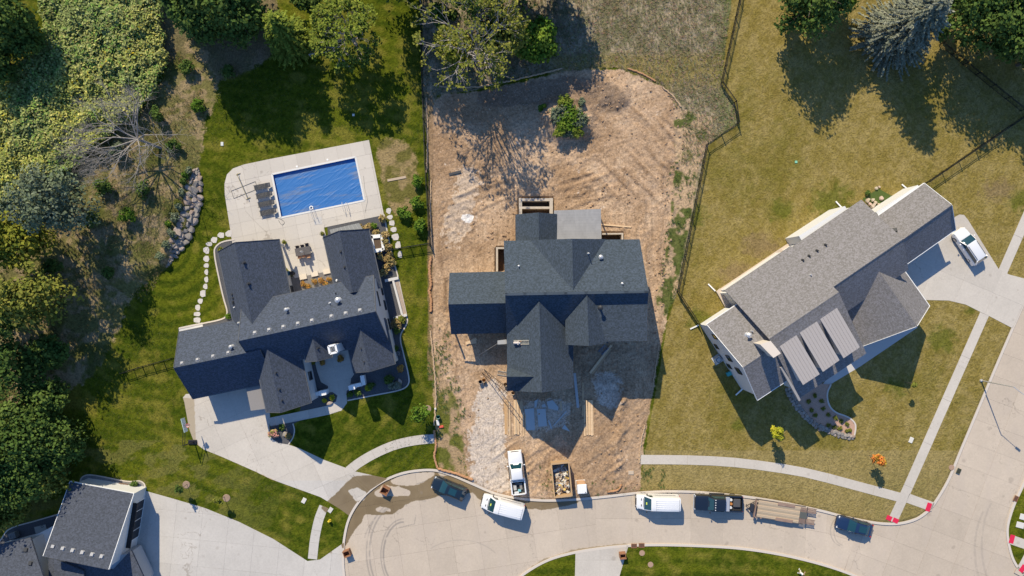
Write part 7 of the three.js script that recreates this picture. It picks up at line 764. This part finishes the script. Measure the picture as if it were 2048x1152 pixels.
function lampsOf(t, xf, xr, w, yf, yr) { for (const s of [-1, 1]) { part(t, 'headlight', rbox(xf, yf, s * (w - 0.27), 0.16, 0.14, 0.34, 0.05), lampMat); part(t, 'taillight', rbox(xr, yr, s * (w - 0.13), 0.1, 0.28, 0.16, 0.03), tailMat); } }
function van(label, p, turn) { const t = thing('delivery_van', label, 'van', p, turn); part(t, 'body', loft([[2.72, 0.72, 0.55, 0.34, 0.72, 0.1], [2.62, 0.88, 0.78, 0.30, 0.98, 0.12], [2.3, 0.96, 0.86, 0.28, 1.14, 0.12], [1.95, 0.98, 0.90, 0.28, 1.28, 0.12], [1.75, 0.98, 0.93, 0.28, 1.32, 0.05], [0.98, 0.99, 0.86, 0.28, 2.16, 0.14, 0.03], [0.75, 0.99, 0.86, 0.28, 2.24, 0.16, 0.04], [-1.0, 0.99, 0.87, 0.28, 2.28, 0.16, 0.04], [-2.45, 0.98, 0.86, 0.28, 2.26, 0.16, 0.04], [-2.68, 0.95, 0.82, 0.32, 2.20, 0.18, 0.03], [-2.72, 0.93, 0.78, 0.36, 2.1, 0.1]]), whitePaint);
  quad(t, 'windscreen', [[1.78, 1.36, -0.80], [1.78, 1.36, 0.80], [1.02, 2.185, 0.70], [1.02, 2.185, -0.70]], 0.012, carGlass); for (const s of [-1, 1]) { part(t, 'side_window', slab([V(1.5, 1.40, s * 0.965), V(0.85, 1.42, s * 0.965), V(0.75, 1.95, s * 0.915), V(1.12, 1.95, s * 0.915)], 0.03), carGlass); part(t, 'side_panel_line', box(-0.9, 1.25, s * 0.975, 2.6, 0.03, 0.02), plastic); } for (const z of [-0.5, -0.25, 0, 0.25, 0.5]) part(t, 'roof_rib', box(-1.0, 2.318 - z * z * 0.06, z, 2.9, 0.025, 0.07), whitePaint); for (const x of [0.35, -2.5]) part(t, 'roof_seam', box(x, 2.292, 0, 0.02, 0.012, 1.5), plastic); part(t, 'grille', rbox(2.66, 0.72, 0, 0.14, 0.28, 0.9, 0.05), plastic); part(t, 'bumper', rbox(2.66, 0.45, 0, 0.22, 0.24, 1.7, 0.09), plastic); part(t, 'wiper', box(1.86, 1.345, 0, 0.04, 0.03, 1.1), plastic); for (const z of [-0.35, 0.4]) part(t, 'hood_vent', box(2.1, 1.262, z, 0.10, 0.02, 0.26), plastic); part(t, 'rear_bumper', rbox(-2.72, 0.5, 0, 0.16, 0.18, 1.8, 0.06), plastic); part(t, 'dash_paper', box(1.48, 1.72, 0.02, 0.22, 0.012, 0.3).applyMatrix4(new THREE.Matrix4()), M({ color: [0.6, 0.72, 0.1] })); lampsOf(t, 2.5, -2.68, 0.98, 0.95, 1.3); mirrors(t, 1.45, 0.98, 1.5, plastic); wheels(t, [1.72, -1.62], 0.98, 0.35); return t; }
const roadY = -0.1; const head = (dx, dz) => Math.atan2(-dz, dx);
van('white delivery van parked at an angle below the white pickup', W(1005, 1008.5).setY(roadY), head(-480, -125)); van('white delivery van parked straight in front of the black pickup', W(1312.5, 1000.5).setY(roadY), head(-1, -0.015));
function pickup(label, p, turn, mat, o = {}) { const t = thing('pickup_truck', label, 'pickup truck', p, turn); const W2 = 0.98; part(t, 'body', loft([[2.95, 0.80, 0.74, 0.45, 0.98, 0.1], [2.85, 0.95, 0.88, 0.42, 1.10, 0.12], [2.2, 0.99, 0.92, 0.42, 1.18, 0.12, 0.05], [1.55, 0.99, 0.93, 0.42, 1.22, 0.12, 0.04], [1.3, 0.99, 0.94, 0.42, 1.22, 0.1], [-0.6, 0.99, 0.94, 0.42, 1.20, 0.1], [-0.78, 0.99, 0.94, 0.42, 1.16, 0.08]]), mat);
  part(t, 'cabin', loft([[1.38, 0.90, 0.86, 1.12, 1.22, 0.03], [0.72, 0.92, 0.74, 1.12, 1.86, 0.10, 0.03], [0.45, 0.92, 0.74, 1.12, 1.92, 0.12, 0.03], [-0.45, 0.92, 0.74, 1.12, 1.90, 0.12, 0.03], [-0.68, 0.92, 0.74, 1.12, 1.84, 0.1, 0.02], [-0.78, 0.92, 0.84, 1.12, 1.25, 0.04]]), mat); quad(t, 'windscreen', [[1.34, 1.275, -0.78], [1.34, 1.275, 0.78], [0.78, 1.845, 0.64], [0.78, 1.845, -0.64]], 0.012, carGlass); for (const s of [-1, 1]) part(t, 'side_window', slab([V(1.05, 1.30, s * 0.92), V(-0.6, 1.30, s * 0.92), V(-0.5, 1.76, s * 0.79), V(0.72, 1.76, s * 0.79)], 0.02), carGlass);
  part(t, 'bed_floor', box(-1.86, 0.66, 0, 2.1, 0.1, 1.7), plastic); for (const s of [-1, 1]) part(t, 'bed_side', rbox(-1.86, 0.85, s * 0.9, 2.14, 0.68, 0.2, 0.06), mat); part(t, 'tailgate', rbox(-2.93, 0.88, 0, 0.12, 0.62, 1.66, 0.04), mat); part(t, 'bed_front', box(-0.84, 0.95, 0, 0.08, 0.48, 1.6), mat); part(t, 'bumper', rbox(2.93, 0.62, 0, 0.2, 0.26, 1.9, 0.08), o.bumper ?? galv); part(t, 'rear_bumper', rbox(-3.05, 0.58, 0, 0.16, 0.2, 1.8, 0.05), o.bumper ?? galv); part(t, 'grille', rbox(2.9, 0.92, 0, 0.1, 0.3, 1.1, 0.04), plastic); lampsOf(t, 2.84, -2.95, 0.97, 0.98, 1.0); mirrors(t, 1.1, 0.98, 1.35, mat); wheels(t, [1.95, -1.85], 0.99, 0.4, 0.27); part(t, 'running_board', cat([box(0.1, 0.42, 1.02, 1.9, 0.06, 0.14), box(0.1, 0.42, -1.02, 1.9, 0.06, 0.14)]), plastic); return t; }
{ const t = pickup('white pickup truck parked on the dirt with tools in its bed', G(1033.5, 942), head(-60, -540), whitePaint); t.scale.set(0.93, 1, 0.96); part(t, 'bed_rack', cat([bar(V(-0.95, 1.55, -0.9), V(-0.95, 1.55, 0.9), 0.06, 0.06), rod(V(-0.95, 1.1, -0.9), V(-0.95, 1.55, -0.9), 0.03), rod(V(-0.95, 1.1, 0.9), V(-0.95, 1.55, 0.9), 0.03)]), plastic); part(t, 'tool_tray', rbox(-1.05, 1.12, 0, 0.3, 0.1, 1.66, 0.02), whitePaint); for (const [x, z, w, d, h, c] of [[-2.0, -0.45, 0.7, 0.4, 0.3, [0.45, 0.43, 0.4]], [-1.9, 0.35, 0.9, 0.35, 0.25, [0.22, 0.2, 0.18]], [-2.45, 0.1, 0.3, 0.4, 0.3, [0.2, 0.45, 0.5]], [-2.7, -0.3, 0.3, 0.6, 0.35, [0.6, 0.6, 0.6]], [-1.5, 0, 0.3, 0.7, 0.2, [0.1, 0.1, 0.1]]]) part(t, 'cargo_box', rbox(x, 0.71 + h / 2, z, w, h, d, 0.03), M({ color: c }));
  const b = pickup('black pickup truck hitched to the flat trailer', W(1433, 1002.5).setY(roadY), head(-1, -0.035), blackPaint, {}); b.scale.set(1.03, 1.04, 1.04); part(b, 'tool_chest', rbox(-1.03, 1.22, 0, 0.5, 0.3, 1.72, 0.03), galv); for (const z of [-0.6, -0.3, 0, 0.3, 0.6]) part(b, 'roof_lamp', rbox(0.6, 1.95, z, 0.12, 0.06, 0.1, 0.02), lampMat); for (const [x, z, c, r] of [[-1.5, -0.45, [0.6, 0.6, 0.6], 0.17], [-1.5, 0.5, [0.65, 0.65, 0.62], 0.18], [-1.55, 0.0, [0.5, 0.2, 0.05], 0.16]]) part(b, 'bucket', cyl(x, 0.71, z, r * 0.85, r, 0.38, 12), M({ color: c })); part(b, 'tarp', rbox(-2.3, 0.86, 0.1, 0.9, 0.3, 1.1, 0.12), M({ color: [0.07, 0.07, 0.075] })); }
function car(name, label, p, turn, mat, o) { const { L = 4.7, wd = 0.91, hood = 0.98, roof = 1.45, suv = false } = o, f = L / 2; const t = thing(name, label, 'car', p, turn); const rearTop = suv ? -f + 0.55 : -f + 1.15, rearBase = suv ? -f + 0.12 : -f + 0.55, wsB = f - (suv ? 1.25 : 1.45), wsT = f - (suv ? 1.95 : 2.2);
  part(t, 'body', loft([[f, wd * 0.62, wd * 0.55, 0.32, 0.62, 0.1], [f - 0.12, wd * 0.86, wd * 0.76, 0.26, hood - 0.22, 0.12], [f - 0.5, wd * 0.98, wd * 0.86, 0.24, hood - 0.08, 0.14, 0.03], [wsB, wd, wd * 0.9, 0.24, hood, 0.12, 0.02], [0, wd, wd * 0.93, 0.24, hood + 0.02, 0.1], [rearBase, wd, wd * 0.91, 0.24, hood + 0.04, 0.12, 0.02], [-f + 0.12, wd * 0.9, wd * 0.8, 0.28, hood - (suv ? 0.02 : 0.1), 0.14, 0.02], [-f, wd * 0.7, wd * 0.66, 0.36, hood - 0.26, 0.1]]), mat);
  part(t, 'greenhouse', loft([[wsB, wd * 0.86, wd * 0.84, hood - 0.08, hood + 0.03, 0.03], [wsT, wd * 0.88, wd * 0.72, hood - 0.08, roof - 0.05, 0.1, 0.02], [wsT - 0.35, wd * 0.88, wd * 0.71, hood - 0.08, roof, 0.12, 0.03], [rearTop + 0.3, wd * 0.88, wd * 0.70, hood - 0.08, roof - 0.01, 0.12, 0.02], [rearTop, wd * 0.87, wd * 0.68, hood - 0.08, roof - 0.07, 0.1, 0.02], [rearBase + 0.02, wd * 0.84, wd * 0.78, hood - 0.08, hood + 0.05, 0.03]]), carGlass);
  part(t, 'roof', loft([[wsT - 0.04, wd * 0.74, wd * 0.70, roof - 0.12, roof - 0.035, 0.06, 0.03], [wsT - 0.35, wd * 0.745, wd * 0.70, roof - 0.09, roof + 0.012, 0.10, 0.03], [rearTop + 0.3, wd * 0.735, wd * 0.69, roof - 0.1, roof + 0.004, 0.10, 0.025], [rearTop + 0.02, wd * 0.71, wd * 0.67, roof - 0.14, roof - 0.06, 0.06, 0.02]]), mat);
  for (const s of [-1, 1]) { part(t, 'pillar', bar(V(wsB - 0.02, hood + 0.02, s * wd * 0.85), V(wsT, roof - 0.06, s * wd * 0.72), 0.06, 0.07), mat); part(t, 'pillar', bar(V(rearBase + 0.08, hood + 0.02, s * wd * 0.84), V(rearTop + 0.05, roof - 0.08, s * wd * 0.70), 0.09, suv ? 0.2 : 0.12), mat); part(t, 'pillar', bar(V(-0.1, hood + 0.02, s * wd * 0.89), V(-0.15, roof - 0.06, s * wd * 0.735), 0.07, 0.05), plastic); if (suv) part(t, 'roof_rail', rod(V(wsT - 0.25, roof + 0.05, s * wd * 0.64), V(rearTop + 0.25, roof + 0.045, s * wd * 0.62), 0.022), plastic); part(t, 'door_handle', rbox(0.1, hood - 0.12, s * (wd - 0.015), 0.2, 0.04, 0.05, 0.015), mat); }
  part(t, 'grille', rbox(f - 0.05, 0.55, 0, 0.1, 0.2, wd * 0.9, 0.03), plastic); if (o.sunroof) quad(t, 'sunroof', [[wsT - 0.45, roof + 0.048, -0.4], [wsT - 0.45, roof + 0.048, 0.4], [wsT - 1.4, roof + 0.05, 0.4], [wsT - 1.4, roof + 0.05, -0.4]], 0.012, carGlass); lampsOf(t, f - 0.24, -f + 0.14, wd * 0.95, hood - 0.25, hood - 0.16); mirrors(t, wsB - 0.35, wd - 0.03, hood + 0.08, mat); wheels(t, [f - 0.92, -f + 0.95], wd, suv ? 0.37 : 0.33, 0.22); return t; }
car('suv', 'white sport utility vehicle on the driveway of the grey roofed house', W(1931, 493).setY(0.03), head(-0.56, -0.83), whitePaint, { L: 5.0, wd: 0.98, hood: 1.1, roof: 1.74, suv: true });
car('suv', 'dark sport utility vehicle parked at the wet kerb', W(898.5, 974).setY(roadY), head(-1, -0.41), tealBlack, { L: 4.6, wd: 0.93, hood: 1.04, roof: 1.66, suv: true, sunroof: true });
car('sedan', 'dark blue sedan parked behind the trailer', W(1704.5, 1049.5).setY(roadY), head(-1, -0.27), bluePaint, { L: 4.75, wd: 0.92, hood: 0.94, roof: 1.45, sunroof: true });
// flat trailer with rusty ramps
{ const c = W(1553, 1020), t = thing('flat_trailer', 'long flat trailer with a worn plank deck and ramps behind the black pickup', 'trailer', c.setY(roadY), head(-1, -0.158)); const dy = 0.72, steel = M({ color: [0.10, 0.085, 0.08], roughness: 0.7 }), rust = M({ color: 0xffffff, map: noiseTex(64, (x, y) => mixc([0.20, 0.13, 0.10], [0.34, 0.24, 0.19], fbm(x * 0.12, y * 0.12, 3)), true) });
  const deckL = 6.4, x0 = 3.0, deckMats = [[0.78, 0.86, 1.0], [0.95, 0.98, 1.05], [0.62, 0.70, 0.82]].map(c => M({ color: c, map: woodTex })); for (let i = 0; i < 11; i++) part(t, 'deck_plank', box(x0 - deckL / 2 + 0.15, dy, -0.97 + i * 0.194, deckL - 1.0, 0.06, 0.18), deckMats[i % 3]); for (const s of [-1, 1]) { part(t, 'side_rail', box(x0 - deckL / 2, dy - 0.06, s * 1.12, deckL, 0.16, 0.1), steel); part(t, 'fender', rbox(-0.9, dy + 0.06, s * 0.98, 2.2, 0.08, 0.42, 0.03), rust); for (let k = 0; k < 7; k++) part(t, 'ramp_bar', box(-3.75 - k * 0.17, dy - 0.05 - k * 0.02, s * 0.72, 0.1, 0.05, 0.55), rust); part(t, 'ramp_frame', cat([box(-4.25, dy - 0.1, s * 0.72 + 0.29, 1.25, 0.08, 0.05), box(-4.25, dy - 0.1, s * 0.72 - 0.29, 1.25, 0.08, 0.05)]), rust); for (let k = 0; k < 8; k++) part(t, 'dovetail_bar', box(-2.62 - k * 0.13, dy - 0.02, s * 0.72, 0.07, 0.05, 0.62), rust); for (const x of [-0.45, -1.35]) { const wh = part(t, 'wheel', new THREE.TorusGeometry(0.27, 0.1, 8, 20).scale(1, 1, 1.1).translate(x, 0.37, s * 0.98), rubber); part(wh, 'rim', new THREE.CylinderGeometry(0.22, 0.22, 0.16, 14).rotateX(Math.PI / 2).translate(x, 0.37, s * 0.98), rimMat); } } part(t, 'deck_plate', box(-3.1, dy - 0.01, 0, 1.1, 0.05, 0.8), M({ color: [0.09, 0.095, 0.085], roughness: 0.6 })); part(t, 'end_frame', cat([box(-3.66, dy - 0.06, 0, 0.08, 0.14, 2.2), box(x0, dy - 0.06, 0, 0.1, 0.16, 2.3), box(0, dy - 0.15, 0.5, 6.4, 0.12, 0.1), box(0, dy - 0.15, -0.5, 6.4, 0.12, 0.1)]), steel); part(t, 'headboard', rbox(x0 + 0.05, dy + 0.22, 0, 0.1, 0.5, 2.2, 0.03), rust); part(t, 'tongue', cat([bar(V(x0, dy - 0.1, 0.8), V(x0 + 1.15, dy - 0.14, 0), 0.1, 0.12), bar(V(x0, dy - 0.1, -0.8), V(x0 + 1.15, dy - 0.14, 0), 0.1, 0.12)]), steel); part(t, 'tool_chest', rbox(x0 + 0.42, dy + 0.08, 0, 0.45, 0.42, 0.9, 0.04), M({ color: [0.015, 0.02, 0.035] })); part(t, 'jack', rod(V(x0 + 0.95, 0.0, 0.12), V(x0 + 0.95, dy + 0.5, 0.12), 0.04), steel); part(t, 'strap_winch', cat([box(x0 - 0.1, dy + 0.12, -1.15, 0.35, 0.14, 0.2), box(x0 - 0.9, dy + 0.1, -1.15, 0.2, 0.1, 0.16)]), rust); }

// ------------------------------------------------------------------ people: one continuous skin each
function person(label, pos, turn, J, cols, rot) { // J: list of bones [a, b, ra, rb, colour index]
  const t = thing('person', label, 'person', pos, turn); if (rot) t.rotation.copy(rot); const all = J.flatMap(b => [b[0], b[1]]), mn = V(1e9, 1e9, 1e9), mx = V(-1e9, -1e9, -1e9); all.forEach(p => { mn.min(V(...p)); mx.max(V(...p)); }); mn.subScalar(0.2); mx.addScalar(0.2); const c = mn.clone().add(mx).multiplyScalar(0.5), half = Math.max(mx.x - mn.x, mx.y - mn.y, mx.z - mn.z) / 2; const N = 110, mc = new MarchingCubes(N, leafMat, false, false, 200000); mc.isolation = 0;
  const bones = J.map(([a, b, ra, rb, k]) => ({ a: V(...a), d: V(...b).sub(V(...a)), ra, rb, k })); const dist = p => { let m = 1e9, s = 0; for (const b of bones) { const q = p.clone().sub(b.a), h = clamp(q.dot(b.d) / (b.d.lengthSq() || 1)), e = q.addScaledVector(b.d, -h).length() - (b.ra + (b.rb - b.ra) * h); s += Math.exp(-e * 70); if (e < m) m = e; } return m > 0.25 ? m : -Math.log(s) / 70; };
  const v = V(0, 0, 0); for (let k = 0; k < N; k++) for (let j = 0; j < N; j++) for (let i = 0; i < N; i++) { v.set(((i - N / 2) / (N / 2)) * half + c.x, ((j - N / 2) / (N / 2)) * half + c.y, ((k - N / 2) / (N / 2)) * half + c.z); mc.field[i + j * N + k * N * N] = -dist(v); } mc.update(); const n = mc.count, pos2 = new Float32Array(n * 3), col = new Float32Array(n * 3); for (let i = 0; i < n; i++) { const x = mc.positionArray[i * 3] * half + c.x, y = mc.positionArray[i * 3 + 1] * half + c.y, z = mc.positionArray[i * 3 + 2] * half + c.z; pos2.set([x, y, z], i * 3); let best = 1e9, kk = 0; v.set(x, y, z); for (const b of bones) { const q = v.clone().sub(b.a), h = clamp(q.dot(b.d) / (b.d.lengthSq() || 1)), e = q.addScaledVector(b.d, -h).length() - (b.ra + (b.rb - b.ra) * h); if (e < best) { best = e; kk = b.k; } } col.set(cols[kk], i * 3); }
  const g = new THREE.BufferGeometry(); g.setAttribute('position', new THREE.BufferAttribute(pos2, 3)); g.setAttribute('normal', new THREE.BufferAttribute(mc.normalArray.slice(0, n * 3), 3)); g.setAttribute('color', new THREE.BufferAttribute(col, 3)); g.computeVertexNormals(); part(t, 'body', g, new THREE.MeshStandardMaterial({ vertexColors: true, roughness: 0.9 })); return t; }
const hand = (w, d, s, k) => { const out = [], up = V(...w), dir = V(...d).normalize(), sd = V(0, 1, 0).cross(dir).normalize(); if (sd.length() < 0.1) sd.set(1, 0, 0); const palm = up.clone().addScaledVector(dir, 0.08); out.push([w, palm.toArray(), 0.034, 0.04, k]); for (let i = 0; i < 4; i++) { const b = palm.clone().addScaledVector(sd, (i - 1.5) * 0.02), e = b.clone().addScaledVector(dir, [0.065, 0.08, 0.075, 0.055][i]).add(V(0, -0.015, 0)), f = e.clone().addScaledVector(dir, 0.02).add(V(0, -0.025, 0)); out.push([b.toArray(), e.toArray(), 0.0105, 0.0095, k], [e.toArray(), f.toArray(), 0.0095, 0.008, k]); } const tb = up.clone().addScaledVector(dir, 0.03).addScaledVector(sd, 0.035 * s); out.push([tb.toArray(), tb.clone().addScaledVector(dir, 0.05).addScaledVector(sd, 0.035 * s).toArray(), 0.013, 0.009, k]); return out; };
const headB = (c, f, k, hk) => { const C = V(...c), F = V(...f).normalize(), sd = F.clone().cross(V(0, 1, 0)).normalize(); const o = (a, b, d) => C.clone().addScaledVector(F, a).add(V(0, b, 0)).addScaledVector(sd, d).toArray(); return [[o(0, 0.03, 0), o(0.02, -0.05, 0), 0.092, 0.07, k], [o(0.095, 0.0, 0), o(0.112, -0.025, 0), 0.012, 0.017, k], [o(0.088, -0.055, -0.02), o(0.088, -0.055, 0.02), 0.012, 0.012, k], [o(0, 0, 0.09), o(0, -0.02, 0.092), 0.02, 0.016, k], [o(0, 0, -0.09), o(0, -0.02, -0.092), 0.02, 0.016, k], [o(0.085, 0.018, 0.034), o(0.087, 0.018, 0.034), 0.016, 0.016, k], [o(0.085, 0.018, -0.034), o(0.087, 0.018, -0.034), 0.016, 0.016, k], [o(-0.02, 0.055, 0), o(-0.03, 0.0, 0), 0.098, 0.09, hk]]; };
// person walking on the lower lawn in a white shirt
person('person in a white shirt and pale trousers walking on the lower lawn', W(1597, 1141), 0.8, [[[0, 0.95, 0], [0, 1.18, 0], 0.145, 0.15, 0], [[0, 1.18, 0], [0.02, 1.38, 0], 0.15, 0.13, 0], [[0.02, 1.38, -0.15], [0.02, 1.38, 0.15], 0.085, 0.085, 0], [[0.02, 1.4, 0], [0.04, 1.53, 0], 0.055, 0.05, 1], ...headB([0.05, 1.64, 0], [1, -0.1, 0], 1, 3), [[0, 0.93, -0.09], [0.17, 0.52, -0.1], 0.09, 0.062, 2], [[0.17, 0.52, -0.1], [0.14, 0.1, -0.1], 0.06, 0.042, 2], [[0.12, 0.05, -0.1], [0.28, 0.04, -0.1], 0.045, 0.035, 4], [[0, 0.93, 0.09], [-0.10, 0.52, 0.1], 0.09, 0.062, 2], [[-0.10, 0.52, 0.1], [-0.30, 0.14, 0.1], 0.06, 0.042, 2], [[-0.32, 0.1, 0.1], [-0.20, 0.04, 0.1], 0.045, 0.032, 4], [[0.02, 1.37, -0.2], [-0.12, 1.12, -0.25], 0.055, 0.044, 0], [[-0.12, 1.12, -0.25], [-0.02, 0.9, -0.26], 0.04, 0.03, 1], ...hand([-0.02, 0.9, -0.26], [0.4, -0.9, 0], 1, 1), [[0.02, 1.37, 0.2], [0.14, 1.13, 0.25], 0.055, 0.044, 0], [[0.14, 1.13, 0.25], [0.32, 0.98, 0.24], 0.04, 0.03, 1], ...hand([0.32, 0.98, 0.24], [0.9, -0.4, 0], -1, 1)], [[0.75, 0.75, 0.76], [0.42, 0.27, 0.19], [0.66, 0.63, 0.58], [0.09, 0.06, 0.04], [0.7, 0.7, 0.7]]);
// roofer crouching on the front gable roof, hands on the roof ladder
{ const p = hit(pl4, 1029, 685); const up = p.clone(); const J = [[[0, 0.50, 0], [0.25, 0.68, 0], 0.15, 0.15, 0], [[0.25, 0.68, 0], [0.42, 0.80, 0], 0.15, 0.12, 0], [[0.42, 0.80, -0.15], [0.42, 0.80, 0.15], 0.08, 0.08, 0], [[0.44, 0.82, 0], [0.53, 0.90, 0], 0.055, 0.05, 1], ...headB([0.60, 0.98, 0], [1, -0.15, 0], 1, 3), [[0, 0.48, -0.1], [0.34, 0.42, -0.16], 0.09, 0.065, 2], [[0.34, 0.42, -0.16], [0.02, 0.12, -0.16], 0.06, 0.045, 2], [[0.0, 0.08, -0.16], [0.16, 0.10, -0.16], 0.045, 0.035, 4], [[0, 0.48, 0.1], [0.30, 0.40, 0.18], 0.09, 0.065, 2], [[0.30, 0.40, 0.18], [-0.06, 0.09, 0.18], 0.06, 0.045, 2], [[-0.08, 0.05, 0.18], [0.10, 0.08, 0.18], 0.045, 0.035, 4], [[0.42, 0.80, -0.2], [0.62, 0.62, -0.22], 0.055, 0.042, 0], [[0.62, 0.62, -0.22], [0.72, 0.86, -0.2], 0.04, 0.03, 1], ...hand([0.72, 0.86, -0.2], [0.9, -0.1, 0], 1, 1), [[0.42, 0.80, 0.2], [0.60, 0.60, 0.23], 0.055, 0.042, 0], [[0.60, 0.60, 0.23], [0.72, 0.86, 0.2], 0.04, 0.03, 1], ...hand([0.72, 0.86, 0.2], [0.9, -0.1, 0], -1, 1)]; person('roofer in grey trousers crouching on the ladder of the front gable roof', p, 0, J, [[0.58, 0.52, 0.47], [0.44, 0.28, 0.19], [0.16, 0.165, 0.19], [0.62, 0.62, 0.64], [0.12, 0.09, 0.06]]); }
console.log('done');
renderer.render(scene, camera);
